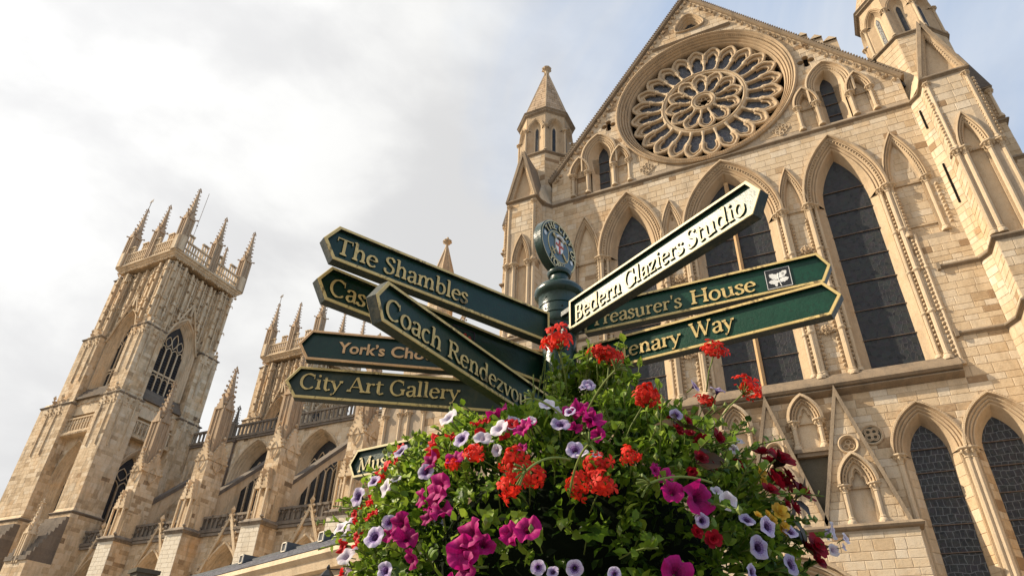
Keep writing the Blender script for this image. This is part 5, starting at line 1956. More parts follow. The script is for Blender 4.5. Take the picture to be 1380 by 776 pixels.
# piers, pinnacles and flyers
for c in PIERS:
    X = lambda x, y, z, c=c: (x + c - NO[0], y - NO[1], z)
    mb = MB(X)
    mb.box(-1.1, 1.1, 43.35, YA, 0, 16.45)
    # south face in the paler stone copy, sunlight painted in beside darker returns
    pier = mb.build('pier', [M['old']], NV)
    key = 'pier%d' % int(-c)
    ashlar(key + 's', X, [(-1.09, 5), (1.09, 5), (1.09, 16.3), (-1.09, 16.3)], yb=43.34, ch=(0.34, 0.42), ln=(0.5, 0.95), proud=0.015, gap=0.006, tvar=0.25, tmean=0.6)
    flush_blocks(key + 's', pier, M['old_pale'], singles=40, offset=(0, 0, 0))
    quad_ashlar(key, (1.1, 43.37), (1.1, YA), 5, 16.3, X, ch=(0.34, 0.42), ln=(0.5, 0.95), proud=0.015, gap=0.008, tvar=0.45)
    quad_ashlar(key, (0.85, 44.0), (0.85, 46.3), 17.0, 23.8, X, ch=(0.36, 0.44), ln=(0.5, 1.0), proud=0.015, gap=0.008, tvar=0.45)
    quad_ashlar(key, (-0.85, 44.0), (0.85, 44.0), 20.8, 23.8, X, ch=(0.36, 0.44), ln=(0.5, 1.0), proud=0.015, gap=0.008, tvar=0.45)
    flush_blocks(key, pier, M['old'], singles=0)
    mb = MB(X)
    mb.box(-0.85, 0.85, 44.0, 46.3, 16.5, 24.2)
    mb.box(0.2, 1.02, 44.5, 45.9, 16.5, 19.1)
    mb.box(-0.9, 0.9, 43.96, 46.34, 19.05, 19.2)
    up = mb.build('pinnacle_pier', [M['old']], pier)
    st = MB(X)
    string_course(st, [(-1.1, YA), (-1.1, 43.35), (1.1, 43.35), (1.1, YA)], 16.55, prof=((0, 0.3), (0.12, 0.2), (0.25, 0.0), (0.14, -0.1), (0.1, -0.25), (0, -0.3)))
    for j in range(8):
        st.blob((-1.0 + j * 0.28, 43.2, 16.5), 0.16)
        st.blob((1.22, 43.5 + j * 0.27, 16.45), 0.15)
    for s in (-1, 1):
        st.blob((s * 1.2, 43.2, 16.9), 0.22)
    st.build('carved_string', [M['old_dark']], pier)
    nb = MB(X)          # pair of canopied niches on the front
    for s in (-1, 0, 1):
        nb.box(s * 0.75 - 0.08, s * 0.75 + 0.08, 43.42, 43.6, 16.8, 19.6)
    for s in (-1, 1):
        nb.tube([(x, 43.5, z) for x, z in arc_xy(s * 0.375, 19.3, 0.3, 0.5, 0, 4)], 0.07, 4)
        nb.hexa([(s * 0.375 - 0.4, 43.4, 19.5), (s * 0.375 + 0.4, 43.4, 19.5), (s * 0.375 + 0.4, 44.0, 19.5), (s * 0.375 - 0.4, 44.0, 19.5)],
                [(s * 0.375 - 0.03, 43.5, 21.4), (s * 0.375 + 0.03, 43.5, 21.4), (s * 0.375 + 0.03, 44.0, 21.4), (s * 0.375 - 0.03, 44.0, 21.4)])
        for j in range(5):
            for q in (-1, 1):
                nb.blob((s * 0.375 + q * 0.4 * (1 - j / 5), 43.42, 19.6 + 0.36 * j), 0.1)
    for s in (-1, 1):
        nb.box(s * 0.78 - 0.07, s * 0.78 + 0.07, 43.95, 44.05, 16.8, 19.6)
    nb.box(-0.85, 0.85, 43.4, 44.0, 16.65, 16.85)
    nb.build('canopied_niche', [M['old']], up)
    gb = MB(X)          # gablets round the pier head
    for ox, oy, tx, ty, hw, dist in ((0, -1, 1, 0, 0.85, 1.15), (1, 0, 0, 1, 1.15, 0.85), (-1, 0, 0, 1, 1.15, 0.85)):
        P = lambda u, v, z: (ox * u + tx * v, 45.15 + oy * u + ty * v, z)
        gb.hexa([P(dist - .3, -hw, 23.4), P(dist + 0.1, -hw, 23.4), P(dist + 0.1, hw, 23.4), P(dist - .3, hw, 23.4)], [P(dist - .3, -0.03, 25.6), P(dist + 0.1, -0.03, 25.6), P(dist + 0.1, 0.03, 25.6), P(dist - .3, 0.03, 25.6)])
        for s in (-1, 1):
            for j in range(6):
                t = j / 6
                gb.blob(P(dist + 0.1, s * hw * (1 - t), 23.5 + 2.2 * t), 0.14)
            gb.tube([P(dist + 0.12, s * hw * 0.5 * math.sin(math.pi * t), 22.4 + 1.6 * t) for t in (0, .25, .5, .75, 1)], 0.06, 4)
        gb.blob(P(dist + 0.05, 0, 25.9), 0.2)
    gb.build('pier_gablet', [M['old']], up)
    pin = pinnacle_mb(X, 0, 44.9, 24.2, 1.45, 29.2, 33.9, crk=8, arms=False)
    pin.build('pinnacle', [M['pinnacle']], up)
    # flying buttress
    prof = [(46.0, 20.0), (YC, 27.9), (YC, 25.6)] + [(YC - 8.0 * t, 17.2 + 8.4 * math.cos(math.pi / 2 * t) ** 0.9) for t in [k / 8 for k in range(1, 8)]] + [(46.3, 17.0), (46.0, 17.0)]
    mb = MB(X)
    mb.hexa([(-0.32, y, z) for y, z in prof], [(0.32, y, z) for y, z in prof])
    fb = mb.build('flying_buttress', [M['old']], pier)
    cp = MB(X)
    cp.hexa([(-0.45, 45.9, 19.95), (0.45, 45.9, 19.95), (0.45, 45.9, 20.4), (-0.45, 45.9, 20.4)], [(-0.45, YC, 27.8), (0.45, YC, 27.8), (0.45, YC, 28.3), (-0.45, YC, 28.3)], tone=0.3)
    cp.build('flyer_coping', [M['old_dark']], fb)
    dp = MB(X)
    dp.tube([(0.9, YC - 0.2, 20.5), (0.9, YC - 0.2, 30.2)], 0.11, 6)
    dp.box(0.7, 1.1, YC - 0.4, YC - 0.05, 30.1, 30.5)
    dp.build('drainpipe', M['iron'], NV)
    if c in (-65.55, -46.85, -28.15):
        pinnacle_mb(X, 0, YC - 0.1, 30.7, 0.6, 32.6, 34.9, crk=6, arms=False).build('parapet_pinnacle', [M['old_dark']], NV)
flush_blocks('nave', NV, M['old'], singles=0, offset=(0, 0, 0))

# ================================================================== low building in front of the nave
LO = Vector((-12.4, 14.8, 0))
U = Vector((-0.947, 0.319, 0))
Nn = Vector((-0.319, -0.947, 0))
LG = thing('lodge', 'low building with a dark slate roof and three small rooflights at the bottom edge', 'building', tuple(LO))


def LF(x, y, z):          # x along the ridge (west), y away from the ridge towards the camera, z up
    p = U * x + Nn * y
    return (p.x, p.y, z)


mb = MB(LF)
mb.box(-4, 14, -1.6, 1.35, 0, 5.0)
mb.build('wall', [M['joint']], LG)
ashlar('lodge', lambda x, y, z: LF(x, -y, z), [(-4, 2.5), (14, 2.5), (14, 4.6), (-4, 4.6)], yb=-1.36, ch=(0.22, 0.3), ln=(0.35, 0.7))
flush_blocks('lodge', LG, M['ashlar'], singles=0)
mb = MB(LF)
mb.grid([[(-4.1, y, z), (14.1, y, z)] for y, z in ((1.3, 5.2), (1.62, 5.18), (1.66, 5.05), (1.55, 4.95), (1.5, 4.75), (1.36, 4.7))], smooth=False)
mb.build('cornice', [M['ashlar']], LG)
rf = MB(LF)
rf.hexa([(-4.1, 1.62, 5.2), (14.1, 1.62, 5.2), (14.1, -1.8, 5.2), (-4.1, -1.8, 5.2)], [(-4.1, 0.02, 6.03), (14.1, 0.02, 6.03), (14.1, -0.02, 6.03), (-4.1, -0.02, 6.03)], tone=0.4)
rfo = rf.build('roof', [M['slate']], LG)
sl = MB(LF)
z_of = lambda y: 5.2 + (1.62 - y) / 1.6 * 0.83
row = 0
y = 1.62
while y > 0.1:
    x = -4.1 + (0.12 if row % 2 else 0)
    while x < 13.9:
        y2 = max(0.02, y - 0.24)
        t = 0.2 + 0.6 * rnd.random()
        sl.add([(x + .004, y, z_of(y) + 0.025), (x + 0.246, y, z_of(y) + 0.025), (x + 0.246, y2, z_of(y2) + 0.008), (x + .004, y2, z_of(y2) + 0.008), (x + .004, y, z_of(y)), (x + 0.246, y, z_of(y))],
               [(0, 1, 2, 3), (0, 4, 5, 1)], 0, t)
        x += 0.25
    y -= 0.2
    row += 1
sl.build('slates', [M['slate']], rfo, kind='stuff')
rt = MB(LF)
rt.tube([(-4.1, 0, 6.05), (14.1, 0, 6.05)], 0.06, 6)
rt.build('ridge', [M['lead']], rfo)
for x in (0.75, 2.75, 5.4):
    bx = MB(LF)
    bx.box(x - 0.13, x + 0.13, -0.25, 0.28, 5.85, 6.2, tone=0.3)
    b = bx.build('rooflight', [M['lead']], LG)
    fr_ = MB(LF)
    for a in ((x - 0.13, x - 0.1, 5.93, 6.2), (x + 0.1, x + 0.13, 5.93, 6.2), (x - 0.13, x + 0.13, 6.17, 6.2), (x - 0.13, x + 0.13, 5.93, 5.96)):
        fr_.box(a[0], a[1], 0.28, 0.31, a[2], a[3], tone=1.2)
    fr_.build('frame', [M['old_pale']], b)
# dark weathered chimney stack left of the lodge and a wall lantern on it
mb = MB(LF)
mb.box(7.6, 8.2, 1.9, 2.5, 0, 5.58, tone=0.6)
mb.box(7.53, 8.27, 1.83, 2.57, 5.58, 5.70, tone=0.4)
mb.build('chimney_stack', [M['slab']], LG)
LN = thing('wall_lantern', 'small black lantern with a finial fixed under the slate roof eaves', 'lantern', tuple(LO + U * -2.8 + Nn * 2.0 + Vector((0, 0, -0.37))))
mb = MB()
mb.lathe(0, 0, [(0.0, 4.30), (0.07, 4.32), (0.11, 4.36), (0.14, 4.40)], 6, smooth=False)
mb.lathe(0, 0, [(0.16, 4.72), (0.17, 4.75), (0.08, 4.86), (0.03, 4.9), (0.045, 4.94), (0.01, 5.0)], 6, smooth=False)
for i in range(6):
    a = 2 * math.pi * i / 6
    mb.tube([(0.12 * math.sin(a), 0.12 * math.cos(a), 4.4), (0.15 * math.sin(a), 0.15 * math.cos(a), 4.73)], 0.012, 4)
mb.tube([(0, 0, 4.9), tuple(-Nn * 0.3 + Vector((0, 0, 4.95))), tuple(-Nn * 0.6 + Vector((0, 0, 4.75)))], 0.02, 5)
M['black_iron'] = paint_mat('black painted iron', (0.012, 0.012, 0.014), rough=0.4)
lf = mb.build('lantern_frame', M['black_iron'], LN)
mb = MB()
mb.lathe(0, 0, [(0.11, 4.4), (0.14, 4.73)], 6, smooth=False)
mb.build('lantern_glass', M['glass'], LN)

# ================================================================== FINGERPOST
POST = Vector((-1.04, 2.5, 0))
FP = thing('fingerpost', 'dark green cast iron fingerpost with gold edged boards and a round city badge on top', 'signpost', tuple(POST))
M['green'] = paint_mat('glossy dark green paint', (0.005, 0.031, 0.017), rough=0.34, wear=(0.015, 0.022, 0.012), wear_amt=0.6, bump=0.35, scale=90, coat=0.0, spec=0.4)
M['green_old'] = paint_mat('mossy green paint', (0.014, 0.028, 0.012), rough=0.5, wear=(0.05, 0.05, 0.02), wear_amt=0.7, bump=0.4, scale=60)
M['green_bright'] = paint_mat('bright bottle green paint', (0.004, 0.05, 0.028), rough=0.4, wear=(0.006, 0.02, 0.012), wear_amt=0.5, bump=0.3, scale=90, coat=0.0, spec=0.3)
M['green_side'] = paint_mat('blackened green edge', (0.008, 0.018, 0.013), rough=0.5, wear=(0.10, 0.085, 0.045), wear_amt=0.5, bump=0.4, scale=70)
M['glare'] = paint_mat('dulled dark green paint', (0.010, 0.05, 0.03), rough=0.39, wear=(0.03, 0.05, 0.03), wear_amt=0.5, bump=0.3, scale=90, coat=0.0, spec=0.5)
M['gold'] = paint_mat('old gold paint', (0.70, 0.52, 0.21), rough=0.5, wear=(0.10, 0.07, 0.035), wear_amt=0.85, bump=0.3, scale=55, spec=0.3)
M['gold_new'] = paint_mat('bronze gold paint', (0.74, 0.43, 0.19), rough=0.5, wear=(0.25, 0.14, 0.06), wear_amt=0.5, bump=0.2, scale=60)
M['gold_pale'] = paint_mat('pale gold paint', (0.68, 0.58, 0.32), rough=0.45, wear=(0.2, 0.15, 0.08), wear_amt=0.5, bump=0.2, scale=60, spec=0.25)
M['white_p'] = paint_mat('white enamel', (0.75, 0.74, 0.70), rough=0.4)
M['black_p'] = paint_mat('black enamel', (0.012, 0.012, 0.013), rough=0.35)
M['red_p'] = paint_mat('red enamel', (0.5, 0.03, 0.025), rough=0.4)
M['plum_p'] = paint_mat('plum enamel', (0.05, 0.02, 0.06), rough=0.4)
M['post'] = paint_mat('thick green post paint', (0.005, 0.030, 0.019), rough=0.27, wear=(0.02, 0.02, 0.015), wear_amt=0.6, bump=0.5, scale=55, coat=0.1)
M['badge'] = paint_mat('grey green badge enamel', (0.05, 0.085, 0.085), rough=0.3, bump=0.15, coat=0.3)


# ---- serif lettering drawn with a broad pen
def el(cx, cy, rx, ry, a0, a1, n=14):
    return [(cx + rx * math.cos(R(a0 + (a1 - a0) * i / n)), cy + ry * math.sin(R(a0 + (a1 - a0) * i / n))) for i in range(n + 1)]


def sm(pts, k=4):
    out = []
    n = len(pts)
    for i in range(n - 1):
        p0, p1, p2, p3 = pts[max(0, i - 1)], pts[i], pts[i + 1], pts[min(n - 1, i + 2)]
        for j in range(k):
            t = j / k
            out.append(tuple(0.5 * ((2 * p1[a]) + (-p0[a] + p2[a]) * t + (2 * p0[a] - 5 * p1[a] + 4 * p2[a] - p3[a]) * t * t + (-p0[a] + 3 * p1[a] - 3 * p2[a] + p3[a]) * t ** 3) for a in (0, 1)))
    out.append(pts[-1])
    return out


def L(*p):
    return ('s', list(p))


def SV(x, y, w, up=1):       # serif foot: slab with a bracket
    return ('f', x, y, w, up)


GL = {
    'T': (0.66, [L((.33, .7), (.33, 0)), ('h', [(.03, .675), (.63, .675)]), SV(.33, 0, .26), ('q', [(.03, .70), (.07, .70), (.055, .53), (.025, .53)]), ('q', [(.59, .70), (.63, .70), (.635, .53), (.605, .53)])]),
    'h': (0.56, [L((.13, .75), (.13, 0)), SV(.13, 0, .22), ('q', [(.02, .75), (.13, .77), (.13, .70), (.02, .71)]), ('s', sm([(.14, .33), (.22, .45), (.34, .47), (.42, .38), (.43, .24), (.43, 0)])), SV(.43, 0, .22)]),
    'e': (0.47, [('h', [(.08, .27), (.41, .27)]), ('s', el(.245, .235, .185, .235, 8, 320))]),
    'S': (0.50, [('s', sm([(.41, .54), (.38, .65), (.26, .70), (.13, .65), (.095, .54), (.17, .44), (.31, .35), (.41, .26), (.41, .12), (.31, .015), (.18, .0), (.07, .06), (.055, .18)]))]),
    's': (0.37, [('s', sm([(.31, .36), (.28, .44), (.19, .475), (.09, .43), (.08, .35), (.17, .27), (.28, .20), (.31, .12), (.26, .03), (.16, .0), (.06, .03), (.045, .12)]))]),
    'a': (0.47, [('s', sm([(.08, .36), (.12, .44), (.22, .475), (.33, .44), (.36, .34), (.36, .07), (.40, .01), (.46, .03)])), ('s', sm([(.36, .28), (.24, .24), (.12, .20), (.075, .11), (.12, .02), (.22, .0), (.31, .05), (.36, .12)]))]),
    'm': (0.86, [L((.13, .47), (.13, 0)), SV(.13, 0, .22), ('q', [(.02, .46), (.13, .49), (.13, .42), (.02, .43)]), ('s', sm([(.14, .33), (.22, .45), (.33, .47), (.41, .38), (.42, .24), (.42, 0)])), SV(.42, 0, .2), ('s', sm([(.43, .33), (.51, .45), (.62, .47), (.70, .38), (.71, .24), (.71, 0)])), SV(.71, 0, .22)]),
    'b': (0.53, [L((.12, .75), (.12, .03)), ('q', [(.01, .75), (.12, .77), (.12, .70), (.01, .71)]), ('s', el(.28, .235, .18, .235, 150, -195, 18))]),
    'l': (0.27, [L((.13, .75), (.13, 0)), SV(.13, 0, .22), ('q', [(.02, .75), (.13, .77), (.13, .70), (.02, .71)])]),
    'C': (0.66, [('s', el(.36, .35, .29, .36, 48, 318, 20)), ('q', [(.55, .70), (.59, .70), (.60, .48), (.57, .48)])]),
    'c': (0.43, [('s', el(.245, .235, .185, .24, 48, 318)), ]),
    'o': (0.50, [('s', el(.25, .235, .19, .24, 0, 360, 20))]),
    'O': (0.74, [('s', el(.37, .35, .30, .355, 0, 360, 22))]),
    'R': (0.64, [L((.14, .70), (.14, 0)), SV(.14, 0, .24), SV(.12, .70, .2, -1), ('s', sm([(.14, .675), (.32, .675), (.44, .62), (.46, .52), (.42, .41), (.30, .36), (.14, .36)])), L((.30, .36), (.44, .17), (.60, .01)), SV(.60, 0, .14)]),
    'P': (0.58, []),
    'n': (0.56, [L((.13, .47), (.13, 0)), SV(.13, 0, .22), ('q', [(.02, .46), (.13, .49), (.13, .42), (.02, .43)]), ('s', sm([(.14, .33), (.22, .45), (.34, .47), (.42, .38), (.43, .24), (.43, 0)])), SV(.43, 0, .22)]),
    'd': (0.55, [L((.42, .75), (.42, .0)), SV(.44, 0, .14), ('q', [(.31, .75), (.42, .77), (.42, .70), (.31, .71)]), ('s', el(.25, .235, .18, .235, 30, 375, 18))]),
    'z': (0.43, [('h', [(.05, .45), (.39, .45)]), L((.36, .44), (.06, .02)), ('h', [(.04, .02), (.39, .02)]), ('q', [(.04, .46), (.07, .46), (.06, .35), (.035, .35)]), ('q', [(.36, .13), (.39, .13), (.40, 0), (.37, 0)])]),
    'v': (0.46, [L((.07, .47), (.24, .0)), ('t', [(.24, .0), (.40, .47)]), SV(.08, .47, .19, -1), SV(.40, .47, .15, -1)]),
    'u': (0.56, [('s', sm([(.12, .47), (.12, .14), (.17, .02), (.28, .0), (.38, .06), (.42, .14)])), L((.42, .47), (.42, .0)), SV(.46, 0, .12), SV(.09, .47, .14, -1), SV(.39, .47, .14, -1)]),
    'i': (0.27, [L((.13, .47), (.13, 0)), SV(.13, 0, .22), ('q', [(.02, .46), (.13, .49), (.13, .42), (.02, .43)]), ('d', .13, .64, .062)]),
    't': (0.35, [('s', sm([(.14, .60), (.14, .12), (.19, .01), (.27, .0), (.34, .05)])), ('h', [(.02, .45), (.32, .45)])]),
    'y': (0.47, [L((.06, .47), (.25, .02)), ('t', [(.42, .47), (.25, .02), (.16, -.18)]), ('d', .10, -.19, .05), SV(.07, .47, .18, -1), SV(.42, .47, .15, -1)]),
    'A': (0.68, [('t', [(.08, .0), (.33, .71)]), L((.34, .71), (.60, .0)), ('h', [(.18, .23), (.50, .23)]), SV(.08, 0, .17), SV(.60, 0, .22)]),
    'r': (0.39, [L((.13, .47), (.13, 0)), SV(.13, 0, .22), ('q', [(.02, .46), (.13, .49), (.13, .42), (.02, .43)]), ('t', [(.15, .30), (.21, .42), (.29, .45)]), ('d', .32, .42, .055)]),
    'G': (0.72, [('s', el(.36, .35, .29, .36, 48, 322, 20)), L((.59, .30), (.59, .03)), SV(.58, .30, .2, -1), ('q', [(.55, .70), (.59, .70), (.60, .48), (.57, .48)])]),
    'B': (0.58, [L((.14, .70), (.14, 0)), ('s', sm([(.06, .685), (.30, .685), (.41, .62), (.42, .52), (.37, .42), (.25, .37), (.14, .37)])), ('s', sm([(.25, .37), (.40, .34), (.48, .25), (.48, .14), (.42, .04), (.30, .015), (.06, .015)]))]),
    'W': (0.96, [L((.08, .70), (.29, .0)), ('t', [(.29, .0), (.48, .66)]), L((.45, .70), (.67, .0)), ('t', [(.67, .0), (.88, .70)]), SV(.08, .70, .2, -1), SV(.47, .70, .16, -1), SV(.88, .70, .16, -1)]),
    'H': (0.76, [L((.14, .70), (.14, 0)), L((.62, .70), (.62, 0)), ('h', [(.14, .36), (.62, .36)]), SV(.14, 0, .24), SV(.62, 0, .24), SV(.14, .70, .24, -1), SV(.62, .70, .24, -1)]),
    'M': (0.90, [('t', [(.14, .0), (.16, .70)]), L((.16, .70), (.43, .04)), ('t', [(.43, .04), (.72, .70)]), L((.73, .70), (.76, .0)), SV(.14, 0, .19), SV(.76, 0, .24), SV(.13, .70, .14, -1), SV(.76, .70, .14, -1)]),
    "'": (0.20, [('q', [(.05, .72), (.15, .72), (.11, .50), (.08, .50)])]),
    'E': (0.58, [L((.14, .70), (.14, 0)), ('h', [(.06, .68), (.50, .68)]), ('h', [(.14, .36), (.42, .36)]), ('h', [(.06, .02), (.52, .02)])]),
    'F': (0.54, [L((.14, .70), (.14, 0)), ('h', [(.06, .68), (.50, .68)]), ('h', [(.14, .36), (.42, .36)]), SV(.14, 0, .24)]),
    'I': (0.30, [L((.15, .70), (.15, 0)), SV(.15, 0, .24), SV(.15, .70, .24, -1)]),
    'Y': (0.62, [L((.08, .70), (.31, .34), (.31, 0)), ('t', [(.56, .70), (.31, .34)]), SV(.31, 0, .24), SV(.08, .70, .18, -1), SV(.56, .70, .15, -1)]),
    'K': (0.66, [L((.14, .70), (.14, 0)), ('t', [(.56, .70), (.18, .34)]), L((.26, .42), (.60, .0)), SV(.14, 0, .24), SV(.60, 0, .16), SV(.14, .70, .24, -1), SV(.54, .70, .16, -1)]),
    ' ': (0.27, []),
}
THICK, THIN = 0.115, 0.040


def glyph(mb, ch, place, y0, y1, thick=THICK, thin=THIN, lift=0.00025):
    """place maps (em x, em y, depth) to the board; every stroke has its own tiny step in depth"""
    adv, parts = GL[ch]
    for k, pt in enumerate(parts):
        yf = y0 - lift * (k + 1)
        polys = []
        if pt[0] in 'sth':
            P = pt[1]
            n = len(P)
            Lf, Rt = [], []
            for i in range(n):
                a, b = P[max(0, i - 1)], P[min(n - 1, i + 1)]
                dx, dy = b[0] - a[0], b[1] - a[1]
                d = math.hypot(dx, dy) or 1
                if pt[0] == 's':
                    w = thin + (thick - thin) * abs(dy / d) ** 1.4
                    if dx * dy < 0 and abs(dx) > 0.3 * d:
                        w = max(w, thick * 0.8)
                else:
                    w = thin * 1.1
                if i in (0, n - 1) and n > 6:
                    w *= 0.75
                Lf.append((P[i][0] - dy / d * w / 2, P[i][1] + dx / d * w / 2))
                Rt.append((P[i][0] + dy / d * w / 2, P[i][1] - dx / d * w / 2))
            vs = [place(x, z, yf) for x, z in Lf] + [place(x, z, yf) for x, z in Rt] + [place(x, z, y1) for x, z in Lf] + [place(x, z, y1) for x, z in Rt]
            fs, fb = [], []
            for i in range(n - 1):
                fs.append((i, i + 1, n + i + 1, n + i))
                fb.append((i, 2 * n + i, 2 * n + i + 1, i + 1))
                fb.append((n + i, n + i + 1, 3 * n + i + 1, 3 * n + i))
            fb.append((0, n, 3 * n, 2 * n))
            fb.append((n - 1, 3 * n - 1, 4 * n - 1, 2 * n - 1))
            mb.add(vs, fs, 0, 0.5)
            o = len(mb.v) - len(vs)
            for f in fb:
                mb.f.append([i + o for i in f])
                mb.mi.append(1)
                mb.t.append(0.5)
                mb.sm.append(False)
            continue
        if pt[0] == 'f':
            _, x, z, w, up = pt
            t = 0.038 * up
            polys.append([(x - w / 2, z), (x + w / 2, z), (x + w / 2, z + t), (x + thick * 0.5, z + t * 2.6), (x - thick * 0.5, z + t * 2.6), (x - w / 2, z + t)])
        elif pt[0] == 'q':
            polys.append(pt[1])
        elif pt[0] == 'd':
            polys.append(el(pt[1], pt[2], pt[3], pt[3], 0, 330, 11))
        for q in polys:
            n = len(q)
            vs = [place(x, z, yf) for x, z in q] + [place(x, z, y1) for x, z in q]
            mb.add(vs, [tuple(range(n))], 0, 0.5)
            o = len(mb.v) - 2 * n
            for i in range(n):
                mb.f.append([o + i, o + (i + 1) % n, o + n + (i + 1) % n, o + n + i])
                mb.mi.append(1)
                mb.t.append(0.5)
                mb.sm.append(False)
    return adv


def text_width(s):
    return sum(GL[c][0] for c in s)


def write(parent, s, x0, x1, base, cap, y0, y1, mats):
    """each word of the board is one piece of raised lettering"""
    em = cap / 0.70
    k = (x1 - x0) / (text_width(s) * em)
    x = 0.0
    for word in s.split(' '):
        mb = MB()
        for ch in word:
            def place(a, b, y, x=x):
                return (x0 + (x + a) * em * k, y, base + b * em)
            x += glyph(mb, ch, place, y0, y1)
        o = mb.build('lettering', mats, parent)
        x += GL[' '][0]


def sans(parent, s, x0, x1, base, cap, y0, y1, mats):
    """the newer board has plain lettering"""
    cu = bpy.data.curves.new('lettering', 'FONT')
    cu.body = s
    cu.extrude = 0.1
    cu.offset = 0.022
    cu.resolution_u = 4
    o = bpy.data.objects.new('lettering', cu)
    COL.objects.link(o)
    dg = bpy.context.evaluated_depsgraph_get()
    me = bpy.data.meshes.new_from_object(o.evaluated_get(dg))
    bpy.data.objects.remove(o)
    xs = [v.co.x for v in me.vertices]
    zs = [v.co.y for v in me.vertices]
    w = max(xs) - min(xs)
    for v in me.vertices:
        xx, zz, d = v.co.x, v.co.y, v.co.z
        v.co = (x0 + (xx - min(xs)) / w * (x1 - x0), y0 if d > 0 else y1, base + zz / 0.7 * cap)
    me.materials.clear()
    for m in mats:
        me.materials.append(m)
    for p in me.polygons:
        p.material_index = 0 if abs(p.normal.y) > 0.9 else 1
    o = bpy.data.objects.new('lettering', me)
    COL.objects.link(o)
    o.parent = parent
    return o


BH = 0.15
REC = 0.016
BT = 0.046


def board(label, az, b, L_, c, right=False, paint='green', rim='gold', inner=None):
    """fingerboard with a pointed end, raised rim and sunk panel; local x = reading direction, y = away from the reader"""
    a = R(az)
    d = Vector((math.sin(a), math.cos(a), 0))
    X = d if right else -d
    Y = Vector((0, 0, 1)).cross(X)
    h = BH / 2
    if right:
        out = [(-L_, -h), (0, -h), (c, 0), (0, h), (-L_, h)]
    else:
        out = [(-c, 0), (0, -h), (L_, -h), (L_, h), (0, h)]
    w = 0.012

    def inset(P, w):
        n = len(P)
        r = []
        for i in range(n):
            p0, p1, p2 = Vector(P[i - 1]), Vector(P[i]), Vector(P[(i + 1) % n])
            d1, d2 = (p1 - p0).normalized(), (p2 - p1).normalized()
            n1, n2 = Vector((-d1.y, d1.x)), Vector((-d2.y, d2.x))
            m = (n1 + n2).normalized()
            r.append(tuple(p1 + m * w / m.dot(n1)))
        return r

    i1 = inset(out, w)
    e = 0.002
    o1 = inset(out, e)
    mb = MB()
    n = len(out)
    # 0 paint, 1 rim, 2 edge
    ring = lambda P, y: [(x, y, z) for x, z in P]
    rows = [ring(o1, 0.0), ring(out, e), ring(out, BT - e), ring(o1, BT)]
    mb.grid(rows[0:2], 1, 0.5, False, True)
    mb.grid(rows[1:3], 2, 0.5, False, True)
    mb.grid(rows[2:4], 1, 0.5, False, True)
    for ya, yb in ((0.0, REC), (BT, BT - REC)):
        mb.grid([ring(o1, ya), ring(i1, ya)], 1, 0.5, False, True)
        mb.grid([ring(i1, ya), ring(i1, yb)], 2, 0.5, False, True)
        mb.add(ring(i1, yb), [tuple(range(n))], 0, 0.5)
    o = mb.build('finger_board', [M[paint], M[rim], M['green_side']], FP, label=label)
    Mx = Matrix((X, Y, Vector((0, 0, 1)))).transposed().to_4x4()
    Mx.translation = Vector((b[0], b[1], b[2] + CAM_Z)) - POST
    o.matrix_local = Mx
    # two bolted lugs that hold it to the post
    lg = MB()
    xe = -L_ if right else L_
    s = -1 if right else 1
    for z in (-0.045, 0.045):
        lg.box(*sorted((xe - s * 0.002, xe + s * 0.07)), 0.012, BT - 0.012, z - 0.012, z + 0.012)
        lg.build('lug', [M['green_side']], o)
        lg = MB()
    return o


LET = REC - 0.0055
GM = lambda k='gold': [M[k], M['green_side']]
b = board('green board reading The Shambles', 208.9, (-1.472, 1.439, 1.482), 0.977, 0.048)
write(b, 'The', 0.003, 0.172, -0.038, 0.071, LET, REC, GM())
write(b, 'Shambles', 0.198, 0.570, -0.038, 0.071, LET, REC, GM())
b = board('green board with only the first letters of Castle showing', 206.0, (-1.571, 1.543, 1.396), 1.085, 0.046)
write(b, 'Castle', 0.010, 0.272, -0.038, 0.071, LET, REC, GM())
ic = MB()
for x0, x1, z0, z1 in ((0.565, 0.675, 0.046, 0.049), (0.565, 0.675, -0.05, -0.047), (0.565, 0.568, -0.05, 0.049), (0.672, 0.675, -0.05, 0.049)):
    ic.box(x0, x1, REC - 0.003, REC, z0, z1)
ic.build('icon_frame', M['plum_p'], b)
ic = MB()
for x, z in ((0.60, 0.015), (0.625, 0.02), (0.648, 0.012), (0.635, -0.008), (0.61, -0.01)):
    ic.blob((x, REC - 0.002, z), 0.010)
ic.build('icon_rose', M['red_p'], b)
b = board('green board reading Coach Rendezvous, tip nearest', 187.9, (-1.178, 1.41, 1.138), 0.99, 0.043)
write(b, 'Coach', 0.014, 0.296, -0.042, 0.068, LET, REC, GM())
write(b, 'Rendezvous', 0.330, 0.878, -0.042, 0.068, LET, REC, GM())
b = board('smooth newer green board with bronze rim and plain letters', 237.4, (-2.033, 1.962, 1.449), 1.08, 0.047, rim='gold_new')
sans(b, 'York\u2019s', 0.128, 0.338, -0.023, 0.054, LET, REC, GM('gold_new'))
sans(b, 'Chocolate Story', 0.366, 0.95, -0.023, 0.054, LET, REC, GM('gold_new'))
b = board('mossy green board reading City Art Gallery', 238.1, (-2.072, 1.978, 1.28), 1.12, 0.051, paint='green_old')
write(b, 'City', 0.010, 0.196, -0.026, 0.070, LET, REC, GM())
write(b, 'Art', 0.220, 0.380, -0.026, 0.070, LET, REC, GM())
write(b, 'Gallery', 0.404, 0.716, -0.026, 0.070, LET, REC, GM())
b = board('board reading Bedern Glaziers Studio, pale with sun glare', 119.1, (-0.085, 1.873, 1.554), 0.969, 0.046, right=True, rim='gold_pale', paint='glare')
write(b, 'Bedern', -0.944, -0.650, -0.040, 0.076, LET, REC, GM('gold_pale'))
